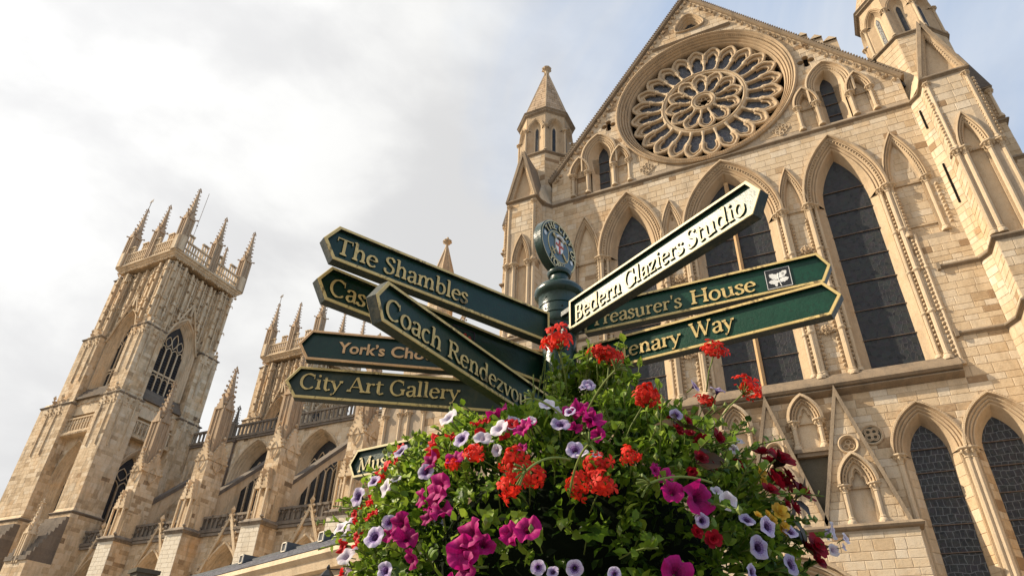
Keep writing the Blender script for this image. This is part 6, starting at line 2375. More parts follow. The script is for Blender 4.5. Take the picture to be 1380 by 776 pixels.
write(b, 'Glaziers', -0.630, -0.312, -0.040, 0.076, LET, REC, GM('gold_pale'))
write(b, 'Studio', -0.296, -0.030, -0.040, 0.076, LET, REC, GM('gold_pale'))
b = board("green board reading Treasurer's House with an oak leaf square", 90.9, (0.099, 2.602, 1.693), 1.06, 0.04, right=True, paint='green_bright')
write(b, "Treasurer's", -1.032, -0.592, -0.040, 0.070, LET, REC, GM())
write(b, 'House', -0.552, -0.266, -0.040, 0.072, LET, REC, GM())
# oak sprig badge
em = MB()
em.box(-0.224, -0.118, REC - 0.004, REC, -0.052, 0.050)
em.build('badge_square', M['black_p'], b)
em = MB()
for x0, x1, z0, z1 in ((-0.222, -0.120, 0.0455, 0.048), (-0.222, -0.120, -0.050, -0.0475), (-0.222, -0.2195, -0.0475, 0.0455), (-0.1225, -0.120, -0.0475, 0.0455)):
    em.box(x0, x1, REC - 0.0052, REC - 0.003, z0, z1)
em.build('badge_border', M['white_p'], b)
em = MB()
yy = REC - 0.0055
for (bx, bz, ang, ln_) in ((-0.171, 0.000, 38, 0.046), (-0.171, -0.004, 142, 0.044), (-0.170, -0.018, 12, 0.040), (-0.172, -0.020, 172, 0.040), (-0.171, 0.004, 88, 0.020)):
    ca, sa = math.cos(R(ang)), math.sin(R(ang))
    up_, dn_ = [], []
    for i in range(13):
        t = i / 12
        w = ln_ * (0.30 * math.sin(math.pi * min(1, t * 0.92 + 0.05)) ** 0.8 * (0.62 + 0.38 * abs(math.sin(t * math.pi * 3.2))) + 0.03)
        x, z = bx + ca * ln_ * t, bz + sa * ln_ * t
        up_.append((x - sa * w, z + ca * w))
        dn_.append((x + sa * w, z - ca * w))
    for i in range(12):
        em.add([(p[0], yy, p[1]) for p in (up_[i], up_[i + 1], dn_[i + 1], dn_[i])], [(0, 1, 2, 3)])
em.tube([(-0.171, yy, 0.02), (-0.171, yy, -0.01), (-0.164, yy, -0.044)], 0.0018, 4)
for p in ((-0.184, -0.034), (-0.150, 0.016)):
    em.add([(x, yy, z) for x, z in el(p[0], p[1], 0.006, 0.008, 0, 330, 9)], [tuple(range(10))])
em.build('oak_sprig', M['white_p'], b)
b = board('green board reading Centenary Way, lowest on the right', 96.7, (0.086, 2.439, 1.444), 1.05, 0.052, right=True, paint='green_bright')
write(b, 'Centenary', -1.03, -0.588, -0.030, 0.068, LET, REC, GM())
write(b, 'Way', -0.546, -0.360, -0.022, 0.070, LET, REC, GM())
b = board('short gold edged board low on the left among the flowers', 275.8, (-2.266, 2.685, 1.166), 1.2, 0.044, rim='gold_pale')
write(b, 'Museum', 0.012, 0.40, -0.045, 0.076, LET, REC, GM('gold_pale'))
b = board('board pointing away behind the post', 330.0, (-1.52, 3.31, 1.50), 0.86, 0.046, rim='gold_pale')

# post: banded shaft, shoulder and neck under the badge
mb = MB()
prof = [(0.13, 0.0), (0.13, 0.35), (0.10, 0.42), (0.085, 0.5), (0.078, 2.6), (0.078, 3.14), (0.088, 3.15), (0.088, 3.19), (0.080, 3.195)]
mb.lathe(0, 0, prof, 28)
sh = mb.build('post_shaft', M['post'], FP)
mb = MB()
mb.lathe(0, 0, [(0.086, 3.19), (0.094, 3.20), (0.095, 3.235), (0.092, 3.238), (0.092, 3.241), (0.096, 3.244), (0.097, 3.285), (0.094, 3.288), (0.094, 3.292), (0.098, 3.295), (0.100, 3.345), (0.104, 3.350), (0.116, 3.36), (0.121, 3.375), (0.119, 3.39), (0.108, 3.405), (0.085, 3.42), (0.062, 3.432), (0.052, 3.445), (0.047, 3.465), (0.046, 3.485)], 36)
mb.build('post_head', M['post'], FP)
mb = MB()
mb.lathe(0, 0, [(0.046, 3.483), (0.055, 3.487), (0.060, 3.497), (0.060, 3.505), (0.054, 3.515), (0.030, 3.524), (0.015, 3.53)], 28)
mb.build('neck_ring', M['post'], FP)
for k, (a, z) in enumerate(((200, 3.262), (215, 3.215), (150, 3.262), (196, 3.32), (250, 3.262))):
    bl = MB()
    dx, dy = math.sin(R(a)), math.cos(R(a))
    bl.blob((0.098 * dx, 0.098 * dy, z), 0.006)
    bl.build('bolt', M['green_side'], FP)

# ---- round badge
n_ = Vector((math.sin(R(103)), math.cos(R(103)), 0))
e_ = (-n_).cross(Vector((0, 0, 1)))
BR = 0.150
mb = MB()
ringp = lambda r, y: [(r * math.sin(2 * math.pi * i / 56), y, r * math.cos(2 * math.pi * i / 56)) for i in range(56)]
mb.grid([ringp(BR - 0.004, 0.0), ringp(BR, 0.004), ringp(BR, 0.046), ringp(BR - 0.004, 0.05)], 0, 0.5, True, True)
mb.add(ringp(BR - 0.004, 0.05), [tuple(range(56))], 0, 0.5)
mb.grid([ringp(BR - 0.004, 0.0), ringp(BR - 0.009, 0.0), ringp(BR - 0.010, 0.004)], 1, 0.5, False, True)
mb.add(ringp(BR - 0.010, 0.004), [tuple(range(56))], 2, 0.5)
bd = mb.build('city_badge', [M['post'], M['gold_pale'], M['badge']], FP)
Mx = Matrix((e_, -n_, Vector((0, 0, 1)))).transposed().to_4x4()
Mx.translation = n_ * 0.0 + Vector((0, 0, 3.672))
bd.matrix_local = Mx
mb = MB()
mb.tube([(0.088 * math.sin(a), 0.0035, 0.088 * math.cos(a)) for a in [2 * math.pi * i / 40 for i in range(40)]], 0.003, 5, closed=True)
mb.build('badge_ring', M['gold_pale'], bd)
mb = MB()
mb.add([(0.086 * math.sin(a), 0.0032, 0.086 * math.cos(a)) for a in [2 * math.pi * i / 40 for i in range(40)]], [tuple(range(40))], 0, 0.5)
mb.build('badge_field', M['badge'], bd)


def arc_text(s, r, a_mid, em, flip=False, gap=1.0):
    W_ = text_width(s) * em * gap
    tot = W_ / r
    a = a_mid - tot / 2 if not flip else a_mid + tot / 2
    for ch in s:
        w = GL[ch][0] * em * gap
        ac = a + (w / 2 / r if not flip else -w / 2 / r)
        if ch != ' ':
            mb = MB()
            def place(x, z, y, ac=ac, w=w):
                u = (x - GL[ch][0] / 2) * em
                if not flip:
                    rr = r + z * em
                    return (rr * math.sin(ac) + u * math.cos(ac), y, rr * math.cos(ac) - u * math.sin(ac))
                rr = r - z * em
                return (rr * math.sin(ac) - u * math.cos(ac) * 1, y, rr * math.cos(ac) + u * math.sin(ac) * 1)
            glyph(mb, ch, place, -0.002, 0.004, thick=0.17, thin=0.07)
            mb.build('badge_letter', [M['gold_pale'], M['black_p']], bd)
        a += (w / r) if not flip else (-w / r)


arc_text('THE CITY OF', 0.098, R(18), 0.050)
arc_text('YORK', 0.135, R(188), 0.050, flip=True, gap=1.15)
for a in (-78, 108):
    mb = MB()
    mb.add([(0.115 * math.sin(R(a)) + 0.011 * math.sin(t), 0.002, 0.115 * math.cos(R(a)) + 0.014 * math.cos(t)) for t in [2 * math.pi * i / 14 for i in range(14)]], [tuple(range(14))], 0, 0.5)
    mb.build('badge_stud', M['white_p'], bd)
# shield with a red cross and five small gold lions, cap above, sword and mace crossed behind
mb = MB()
shp = [(-0.032, 0.036), (0.032, 0.036), (0.032, 0.0), (0.027, -0.022), (0.014, -0.038), (0.0, -0.046), (-0.014, -0.038), (-0.027, -0.022), (-0.032, 0.0)]
mb.slab(shp, -0.003, 0.003)
mb.build('shield', M['white_p'], bd)
mb = MB()
mb.slab([(-0.007, 0.036), (0.007, 0.036), (0.007, -0.044), (-0.007, -0.044)], -0.0045, -0.002)
mb.build('shield_cross', M['red_p'], bd)
mb = MB()
mb.slab([(-0.032, 0.011), (0.032, 0.011), (0.032, -0.003), (-0.032, -0.003)], -0.005, -0.0025)
mb.build('shield_cross', M['red_p'], bd)
for x, z in ((0, 0.026), (0, 0.004), (0, -0.026), (-0.021, 0.004), (0.021, 0.004)):
    mb = MB()
    mb.blob((x, -0.005, z), 0.006, sq=0.8)
    mb.build('shield_lion', M['gold_pale'], bd)
mb = MB()
mb.tube([(-0.030, -0.002, 0.048), (-0.012, -0.004, 0.060), (0.012, -0.004, 0.060), (0.034, -0.002, 0.046)], 0.008, 6)
mb.build('cap', M['white_p'], bd)
for s in (-1, 1):
    mb = MB()
    mb.tube([(s * -0.058, 0.0, -0.058), (s * 0.05, 0.0, 0.062)], 0.0028, 5)
    mb.tube([(s * -0.050 - 0.012, -0.001, -0.032), (s * -0.050 + 0.016, -0.001, -0.062)], 0.0035, 5)
    mb.blob((s * 0.046, -0.002, 0.052), 0.010)
    mb.build('sword' if s > 0 else 'mace', M['gold_pale'], bd)

# ================================================================== FLOWERS round the post
def petal_mat(name, stops, trans=0.35, rough=0.6):
    m = bpy.data.materials.new(name)
    m.use_nodes = True
    nt = m.node_tree
    nt.nodes.clear()
    L_ = nt.links
    out = N(nt, 'ShaderNodeOutputMaterial')
    at = N(nt, 'ShaderNodeAttribute', attribute_name='tone')
    oi = N(nt, 'ShaderNodeObjectInfo')
    tc = N(nt, 'ShaderNodeTexCoord')
    nz = N(nt, 'ShaderNodeTexNoise', i_Scale=60.0, i_Detail=3.0)
    L_.new(tc.outputs['Object'], nz.inputs['Vector'])
    r = ramp(nt, stops)
    ad = N(nt, 'ShaderNodeMath', operation='MULTIPLY_ADD')
    L_.new(nz.outputs['Fac'], ad.inputs[0])
    ad.inputs[1].default_value = 0.16
    L_.new(at.outputs['Fac'], ad.inputs[2])
    sb = N(nt, 'ShaderNodeMath', operation='SUBTRACT')
    L_.new(ad.outputs[0], sb.inputs[0])
    sb.inputs[1].default_value = 0.08
    L_.new(sb.outputs[0], r.inputs[0])
    hs = N(nt, 'ShaderNodeHueSaturation')
    mr = N(nt, 'ShaderNodeMapRange')
    mr.inputs['To Min'].default_value = 0.75
    mr.inputs['To Max'].default_value = 1.15
    L_.new(oi.outputs['Random'], mr.inputs['Value'])
    L_.new(mr.outputs[0], hs.inputs['Value'])
    L_.new(r.outputs[0], hs.inputs['Color'])
    b = N(nt, 'ShaderNodeBsdfPrincipled', i_Roughness=rough)
    b.inputs['Specular IOR Level'].default_value = 0.25
    t = N(nt, 'ShaderNodeBsdfTranslucent')
    mx = N(nt, 'ShaderNodeMixShader', i_Fac=trans)
    L_.new(hs.outputs[0], b.inputs['Base Color'])
    L_.new(hs.outputs[0], t.inputs['Color'])
    L_.new(b.outputs[0], mx.inputs[1])
    L_.new(t.outputs[0], mx.inputs[2])
    L_.new(mx.outputs[0], out.inputs['Surface'])
    return m


PM = {
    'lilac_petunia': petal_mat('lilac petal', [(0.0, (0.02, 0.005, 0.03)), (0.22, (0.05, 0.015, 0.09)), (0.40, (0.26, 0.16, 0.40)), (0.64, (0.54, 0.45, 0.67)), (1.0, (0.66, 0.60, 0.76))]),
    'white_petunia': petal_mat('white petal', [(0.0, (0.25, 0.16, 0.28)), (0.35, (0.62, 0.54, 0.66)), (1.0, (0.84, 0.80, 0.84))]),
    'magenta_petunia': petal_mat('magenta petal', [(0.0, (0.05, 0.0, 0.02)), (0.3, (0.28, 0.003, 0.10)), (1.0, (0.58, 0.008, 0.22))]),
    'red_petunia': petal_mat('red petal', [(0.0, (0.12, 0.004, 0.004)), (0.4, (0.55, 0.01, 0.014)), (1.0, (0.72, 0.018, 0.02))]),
    'crimson_begonia': petal_mat('crimson petal', [(0.0, (0.10, 0.0, 0.006)), (1.0, (0.36, 0.006, 0.02))]),
    'geranium_head': petal_mat('scarlet petal', [(0.0, (0.5, 0.008, 0.006)), (1.0, (0.88, 0.045, 0.02))]),
    'yellow_begonia': petal_mat('yellow petal', [(0.0, (0.75, 0.35, 0.03)), (1.0, (0.86, 0.60, 0.08))]),
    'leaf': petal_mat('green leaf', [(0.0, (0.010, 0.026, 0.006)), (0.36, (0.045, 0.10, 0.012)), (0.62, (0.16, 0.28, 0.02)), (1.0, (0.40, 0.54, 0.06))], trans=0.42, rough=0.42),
    'stem': petal_mat('green stem', [(0.0, (0.08, 0.12, 0.02)), (1.0, (0.24, 0.30, 0.08))], trans=0.1),
    'bronze': petal_mat('bronze begonia leaf', [(0.0, (0.03, 0.012, 0.008)), (1.0, (0.09, 0.06, 0.025))], trans=0.2, rough=0.4),
}
EC, ER = Vector((-0.885, 2.252, 1.988)), Vector((0.768, 0.768, 0.70))
FLOWERS = {
    'lilac_petunia': [(-0.651,1.564,2.295, 0.29,-0.86,0.41, 0.036),(-0.603,1.545,2.216, 0.35,-0.88,0.31, 0.032),(-1.016,1.502,2.194, -0.16,-0.95,0.28, 0.031),(-1.392,1.705,2.223, -0.64,-0.69,0.32, 0.042),(-1.164,1.517,2.038, -0.35,-0.93,0.07, 0.040),(-0.920,1.523,2.280, -0.04,-0.92,0.39, 0.035),(-1.117,1.502,2.072, -0.29,-0.95,0.11, 0.027),(-1.300,1.650,2.243, -0.53,-0.77,0.35, 0.031),(-0.622,1.708,2.472, 0.33,-0.68,0.65, 0.029),(-0.634,1.600,2.347, 0.31,-0.82,0.48, 0.023),(-1.186,1.615,2.312, -0.38,-0.81,0.44, 0.034),(-0.593,1.506,1.930, 0.36,-0.93,-0.08, 0.027),(-0.673,1.480,1.932, 0.26,-0.96,-0.08, 0.024),(-1.096,1.490,1.949, -0.27,-0.96,-0.05, 0.031),(-0.638,1.491,1.918, 0.31,-0.95,-0.09, 0.020),(-0.625,1.694,2.459, 0.33,-0.70,0.63, 0.025),(-0.378,2.017,2.564, 0.61,-0.28,0.74, 0.031),(-0.307,2.031,2.540, 0.67,-0.26,0.69, 0.033),(-0.393,1.787,2.375, 0.62,-0.59,0.52, 0.027),(-0.247,1.790,2.072, 0.80,-0.58,0.11, 0.029),(-0.212,1.848,2.071, 0.85,-0.51,0.11, 0.036),(-0.235,1.799,2.012, 0.82,-0.57,0.03, 0.039),(-0.165,1.951,2.076, 0.92,-0.38,0.12, 0.028),(-0.179,1.901,1.988, 0.90,-0.44,-0.00, 0.037),(-0.335,1.680,2.055, 0.69,-0.72,0.09, 0.025),(-0.255,1.770,1.952, 0.79,-0.61,-0.05, 0.027),(-0.513,1.544,1.920, 0.46,-0.88,-0.09, 0.021),],
    'white_petunia': [(-1.327,1.609,2.017, -0.57,-0.82,0.04, 0.034),(-0.811,1.532,2.298, 0.09,-0.90,0.42, 0.034),(-0.858,1.517,2.271, 0.03,-0.92,0.38, 0.030),(-1.017,1.599,2.387, -0.17,-0.82,0.54, 0.037),(-0.704,1.597,2.377, 0.23,-0.82,0.52, 0.027),(-1.173,1.551,2.184, -0.37,-0.89,0.27, 0.033),(-1.438,1.696,2.127, -0.69,-0.70,0.19, 0.032),(-0.732,1.556,2.322, 0.19,-0.87,0.45, 0.017),(-0.781,1.535,2.299, 0.13,-0.90,0.42, 0.015),(-0.585,1.549,2.206, 0.38,-0.88,0.29, 0.022),(-0.076,2.209,2.140, 0.98,-0.05,0.20, 0.031),(-0.043,2.206,2.114, 0.99,-0.05,0.16, 0.020),(-0.281,1.756,2.117, 0.76,-0.63,0.17, 0.029),(-0.262,1.954,2.341, 0.79,-0.38,0.48, 0.026),],
    'magenta_petunia': [(-0.945,1.477,2.141, -0.07,-0.98,0.21, 0.045),(-1.008,1.511,2.224, -0.16,-0.94,0.32, 0.035),(-0.924,1.497,2.216, -0.05,-0.95,0.31, 0.034),(-0.946,1.470,2.112, -0.08,-0.98,0.17, 0.037),(-1.001,1.480,2.120, -0.15,-0.97,0.18, 0.030),(-0.927,1.461,2.065, -0.05,-0.99,0.10, 0.036),(-1.060,1.483,2.059, -0.22,-0.97,0.10, 0.038),(-1.040,1.475,2.016, -0.19,-0.98,0.04, 0.038),(-0.829,1.455,2.008, 0.07,-1.00,0.03, 0.045),(-0.854,1.454,1.967, 0.04,-1.00,-0.03, 0.049),(-0.838,1.455,1.937, 0.06,-1.00,-0.07, 0.042),(-0.695,1.474,2.008, 0.24,-0.97,0.03, 0.041),(-0.840,1.567,2.362, 0.06,-0.86,0.51, 0.039),(-0.742,1.537,2.290, 0.18,-0.90,0.41, 0.037),(-0.613,1.616,2.358, 0.34,-0.80,0.50, 0.034),(-0.580,1.605,2.318, 0.38,-0.81,0.44, 0.030),(-0.968,1.465,2.060, -0.10,-0.99,0.10, 0.026),(-0.736,1.511,2.229, 0.19,-0.93,0.32, 0.018),(-0.389,1.642,2.115, 0.62,-0.76,0.17, 0.035),(-0.345,1.682,2.110, 0.68,-0.72,0.16, 0.053),(-0.582,1.607,2.323, 0.38,-0.81,0.45, 0.046),(-0.395,1.622,1.929, 0.61,-0.79,-0.08, 0.046),(-0.425,1.630,2.172, 0.58,-0.78,0.25, 0.018),],
    'red_petunia': [(-1.031,1.548,2.296, -0.18,-0.89,0.42, 0.032),(-1.255,1.634,2.274, -0.47,-0.79,0.39, 0.035),(-1.229,1.658,2.341, -0.44,-0.76,0.48, 0.027),(-1.262,1.594,2.171, -0.48,-0.84,0.25, 0.019),(-1.402,1.679,2.070, -0.67,-0.74,0.11, 0.032),(-1.410,1.714,2.174, -0.67,-0.69,0.26, 0.019),(-0.896,1.548,2.332, -0.01,-0.89,0.47, 0.024),(-0.785,1.543,2.313, 0.13,-0.89,0.44, 0.023),(-1.279,1.581,2.069, -0.50,-0.86,0.11, 0.017),(-1.351,1.627,1.979, -0.60,-0.80,-0.01, 0.022),(-1.238,1.565,2.112, -0.45,-0.88,0.17, 0.015),],
    'crimson_begonia': [(-0.177,2.154,2.330, 0.88,-0.12,0.46, 0.051),(-0.190,1.987,2.222, 0.89,-0.34,0.32, 0.041),(-0.143,2.191,2.239, 0.94,-0.08,0.34, 0.051),(-0.197,1.930,2.179, 0.87,-0.41,0.26, 0.030),(-0.126,2.091,2.068, 0.97,-0.21,0.11, 0.042),(-0.125,2.078,2.028, 0.97,-0.22,0.05, 0.031),(-0.333,1.741,2.226, 0.70,-0.64,0.32, 0.026),(-0.306,1.838,2.310, 0.73,-0.52,0.44, 0.034),(-0.370,1.795,2.355, 0.65,-0.58,0.50, 0.024),(-0.356,1.768,2.306, 0.67,-0.61,0.43, 0.019),(-0.258,1.855,2.242, 0.79,-0.50,0.34, 0.020),(-0.156,2.034,2.160, 0.93,-0.28,0.24, 0.029),(-0.317,1.694,2.016, 0.71,-0.70,0.04, 0.026),(-0.167,2.170,2.294, 0.90,-0.10,0.41, 0.034),],
    'geranium_head': [(-0.726,1.487,2.147, 0.20,-0.96,0.21, 0.067),(-0.860,1.497,2.222, 0.03,-0.95,0.32, 0.033),(-0.927,1.492,2.200, -0.05,-0.96,0.29, 0.023),(-0.554,1.540,2.134, 0.41,-0.89,0.20, 0.064),(-0.618,1.910,2.652, 0.32,-0.41,0.85, 0.056),(-0.469,1.756,2.419, 0.52,-0.62,0.58, 0.047),(-0.288,1.944,2.626, 0.62,-0.32,0.71, 0.044),(-0.225,2.029,2.525, 0.73,-0.25,0.64, 0.053),(-0.477,1.605,2.203, 0.51,-0.81,0.29, 0.031),(-0.356,2.054,2.520, 0.66,-0.25,0.71, 0.034),(-0.761,1.815,2.688, 0.14,-0.50,0.86, 0.056),(-0.649,1.884,2.667, 0.28,-0.43,0.86, 0.036),],
    'yellow_begonia': [(-0.183,1.926,2.121, 0.89,-0.41,0.18, 0.030),(-0.214,1.946,2.243, 0.85,-0.39,0.35, 0.022),(-0.198,1.883,2.095, 0.87,-0.47,0.14, 0.017),(-0.224,1.835,2.097, 0.84,-0.53,0.15, 0.014),(-0.173,1.937,2.090, 0.91,-0.40,0.14, 0.015),],
}
FLP = thing('flower_planter', 'overflowing planter of petunias, red geraniums and begonias wrapped round the signpost', 'flower planter', tuple(EC))


def petunia_mesh(seed, ruffle=0.09):
    r_ = random.Random(seed)
    nA = 35
    radii = [0.0, 0.10, 0.2, 0.34, 0.52, 0.72, 0.88, 1.0]
    prof = [-0.62, -0.60, -0.38, -0.13, 0.0, 0.05, 0.05, 0.02]
    ph = [r_.uniform(0, 6.28) for _ in range(4)]
    rows = []
    for j, (r, h) in enumerate(zip(radii, prof)):
        row = []
        for i in range(nA):
            a = 2 * math.pi * i / nA
            lobe = 1 - 0.13 * (r ** 3) * (1 - abs(math.cos(2.5 * a)) ** 0.5) - 0.0
            z = h + r * r * (ruffle * math.sin(5 * a + ph[0]) + ruffle * 0.7 * math.sin(3 * a + ph[1]) + ruffle * 0.6 * math.sin(9 * a + ph[2]) + 0.05 * math.sin(2 * a + ph[3]))
            row.append((r * lobe * math.cos(a), r * lobe * math.sin(a), z))
        rows.append(row)
    mb = MB()
    for j in range(len(radii) - 1):
        for i in range(nA):
            k = (i + 1) % nA
            a = 2 * math.pi * (i + 0.5) / nA
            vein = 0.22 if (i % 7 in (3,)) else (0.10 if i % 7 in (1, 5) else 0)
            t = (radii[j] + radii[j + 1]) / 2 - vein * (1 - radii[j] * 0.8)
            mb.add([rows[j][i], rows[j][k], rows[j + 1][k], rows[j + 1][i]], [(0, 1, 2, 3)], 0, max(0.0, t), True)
    mb.tube([(0, 0, -0.6), (0.1, 0, -1.2), (0.15, 0.05, -1.8)], 0.09, 5, 1, 0.5)
    return mb


def weld(me):
    import bmesh
    bm = bmesh.new()
    bm.from_mesh(me)
    bmesh.ops.remove_doubles(bm, verts=bm.verts, dist=1e-5)
    bm.to_mesh(me)
    bm.free()


def floret(mb, c, n, s, r_, petals=5, t=0.7):
    n = Vector(n).normalized()
    u = n.cross(Vector((0.3, 0.2, 1))).normalized()
    v = n.cross(u)
    a0 = r_.uniform(0, 6.28)
    for k in range(petals):
        a = a0 + 2 * math.pi * k / petals + r_.uniform(-.15, .15)
        d = u * math.cos(a) + v * math.sin(a)
        w = n.cross(d)
        ln_ = s * r_.uniform(0.85, 1.15)
        bend = r_.uniform(0.0, 0.45)
        P = lambda x, y, z: tuple(Vector(c) + d * x * ln_ + w * y * ln_ + n * z * ln_)
        mb.add([P(0, 0, 0), P(.35, .16, .12), P(.35, -.16, .12), P(.72, .32, .12 - bend * .2), P(.74, 0, .20 - bend * .2), P(.72, -.32, .12 - bend * .2), P(1.0, .18, .02 - bend * .6), P(1.04, 0, .05 - bend * .6), P(1.0, -.18, .02 - bend * .6)],
               [(0, 2, 1), (1, 2, 4, 3), (2, 5, 4), (3, 4, 7, 6), (4, 5, 8, 7)], 0, min(1, max(0, t + r_.uniform(-.3, .3))), True)


def geranium_mesh(seed, n=15):
    r_ = random.Random(seed)
    mb = MB()
    for i in range(n):
        z = r_.uniform(-0.35, 1)
        a = i * 2.39996
        rr = math.sqrt(max(0, 1 - z * z))
        d = Vector((rr * math.cos(a), rr * math.sin(a), z))
        k = r_.uniform(0.45, 1.25)
        d = (d + Vector((r_.uniform(-.3, .3), r_.uniform(-.3, .3), r_.uniform(-.3, .3)))).normalized()
        floret(mb, tuple(d * k * 0.75), tuple(d + Vector((r_.uniform(-.5, .5), r_.uniform(-.5, .5), r_.uniform(-.2, .6)))), r_.uniform(0.34, 0.52), r_)
        mb.tube([(0, 0, -0.5), tuple(d * k * 0.7)], 0.022, 4, 1, 0.6)
    for i in range(6):
        a = r_.uniform(0, 6.28)
        d = Vector((math.cos(a), math.sin(a), r_.uniform(-.6, .1)))
        mb.tube([(0, 0, -0.5), tuple(d * 0.7)], 0.02, 4, 1, 0.3)
        mb.blob(tuple(d * 0.75), 0.07, 0, 0.1)
    mb.tube([(0, 0, -0.45), (0.15, 0.1, -1.8), (0.1, 0.3, -3.6)], 0.05, 6, 1, 0.7)
    return mb


def begonia_mesh(seed):
    r_ = random.Random(seed)
    mb = MB()
    for ring_, (n, s, el_) in enumerate(((6, 1.0, 0.25), (5, 0.75, 0.75), (4, 0.45, 1.15))):
        for k in range(n):
            a = 2 * math.pi * (k + 0.5 * ring_) / n + r_.uniform(-.2, .2)
            d = Vector((math.cos(a) * math.cos(el_), math.sin(a) * math.cos(el_), math.sin(el_)))
            w = Vector((-math.sin(a), math.cos(a), 0))
            up_ = d.cross(w)
            P = lambda x, y, z: tuple(d * x * s + w * y * s - up_ * z * s * -1)
            rw = lambda: r_.uniform(-.07, .07)
            mb.add([P(0, 0, 0), P(.4, .32, .05 + rw()), P(.42, 0, -.05), P(.4, -.32, .05 + rw()), P(.8, .42, .12 + rw()), P(.85, .0, .0 + rw()), P(.8, -.42, .12 + rw()), P(1.05, .25, .12 + rw()), P(1.08, -.2, .1 + rw())],
                   [(0, 2, 1), (0, 3, 2), (1, 2, 5, 4), (2, 3, 6, 5), (4, 5, 7), (5, 6, 8), (5, 8, 7)], 0, r_.uniform(0.3, 1.0), True)
    mb.tube([(0, 0, 0), (0.1, 0.1, -1.0)], 0.06, 5, 1, 0.4)
    return mb


FM = {}
for k in FLOWERS:
    FM[k] = []
    for s in range(4):
        if 'petunia' in k:
            m = petunia_mesh(s * 7 + 1, ruffle=0.08 if k in ('lilac_petunia', 'white_petunia') else 0.2)
        elif k == 'geranium_head':
            m = geranium_mesh(s + 3)
        else:
            m = begonia_mesh(s + 11)
        nm = {'crimson_begonia': 'begonia', 'yellow_begonia': 'begonia', 'geranium_head': 'geranium_head'}.get(k, 'petunia')
        me = m.mesh(nm, [PM[k], PM['stem']])
        weld(me)
        FM[k].append(me)
LBL = {'lilac_petunia': 'lilac petunia with a dark throat', 'white_petunia': 'white petunia', 'magenta_petunia': 'magenta petunia', 'red_petunia': 'bright red petunia',
       'crimson_begonia': 'crimson begonia', 'geranium_head': 'scarlet geranium head', 'yellow_begonia': 'yellow begonia'}
fr_ = random.Random(5)
for k, lst in FLOWERS.items():
    if k == 'geranium_head':       # the two big heads are groups of smaller trusses
        big = []
        for (x, y, z, nx, ny, nz, rr) in lst:
            if rr > 0.058:
                for q in range(3):
                    a = 2.1 * q + x * 9
                    big.append((x + 0.038 * math.cos(a), y + 0.02 * math.sin(a * 2), z + 0.034 * math.sin(a), nx, ny, nz, rr * 0.6))
            else:
                big.append((x, y, z, nx, ny, nz, rr))
        lst = big
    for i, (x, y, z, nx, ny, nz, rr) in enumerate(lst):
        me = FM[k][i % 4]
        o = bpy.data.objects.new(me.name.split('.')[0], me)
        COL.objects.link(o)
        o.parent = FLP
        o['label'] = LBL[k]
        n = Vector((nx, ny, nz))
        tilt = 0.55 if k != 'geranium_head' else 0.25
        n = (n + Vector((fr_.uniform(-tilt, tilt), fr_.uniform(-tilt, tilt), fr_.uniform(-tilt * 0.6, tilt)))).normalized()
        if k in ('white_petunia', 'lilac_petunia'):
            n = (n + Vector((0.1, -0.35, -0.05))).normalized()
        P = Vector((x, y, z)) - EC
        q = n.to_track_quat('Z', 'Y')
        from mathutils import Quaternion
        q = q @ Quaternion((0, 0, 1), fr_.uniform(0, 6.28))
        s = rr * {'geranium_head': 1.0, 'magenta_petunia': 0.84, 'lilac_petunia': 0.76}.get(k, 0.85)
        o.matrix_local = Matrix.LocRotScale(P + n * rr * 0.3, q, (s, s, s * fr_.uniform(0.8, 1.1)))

# smaller blossoms crowding round the big ones, so that they stand in clusters
for k, extra, sc_ in (('magenta_petunia', 1, 0.72), ('red_petunia', 2, 0.8), ('white_petunia', 2, 0.7), ('crimson_begonia', 2, 0.75), ('yellow_begonia', 1, 0.8)):
    for i, (x, y, z, nx, ny, nz, rr) in enumerate(FLOWERS[k]):
        for e in range(extra):
            if fr_.random() < 0.35:
                continue
            me = FM[k][(i + e + 1) % 4]
            o = bpy.data.objects.new(me.name.split('.')[0], me)
            COL.objects.link(o)
            o.parent = FLP
            o['label'] = LBL[k]
            n = Vector((nx, ny, nz))
            tv = n.cross(Vector((fr_.uniform(-1, 1), fr_.uniform(-1, 1), fr_.uniform(-1, 1)))).normalized()
            n2 = (n + tv * 0.5 + Vector((fr_.uniform(-.6, .6), fr_.uniform(-.6, .6), fr_.uniform(-.4, .6)))).normalized()
            P = Vector((x, y, z)) - EC + tv * rr * fr_.uniform(1.0, 1.9) - n * rr * 0.35
            s = rr * sc_ * fr_.uniform(0.75, 1.1)
            o.matrix_local = Matrix.LocRotScale(P, n2.to_track_quat('Z', 'Y') @ Quaternion((0, 0, 1), fr_.uniform(0, 6.28)), (s, s * fr_.uniform(0.7, 1.0), s))

# ---- foliage
LEAF = []


def trimmed(p):
    """the planting is cut back where it would grow over the long board"""
    y = p.y + EC.y - 1.7
    return p.z + EC.z > 2.43 + 0.50 * y and -1.03 - 0.6 * y < p.x + EC.x < -0.74 - 0.43 * y


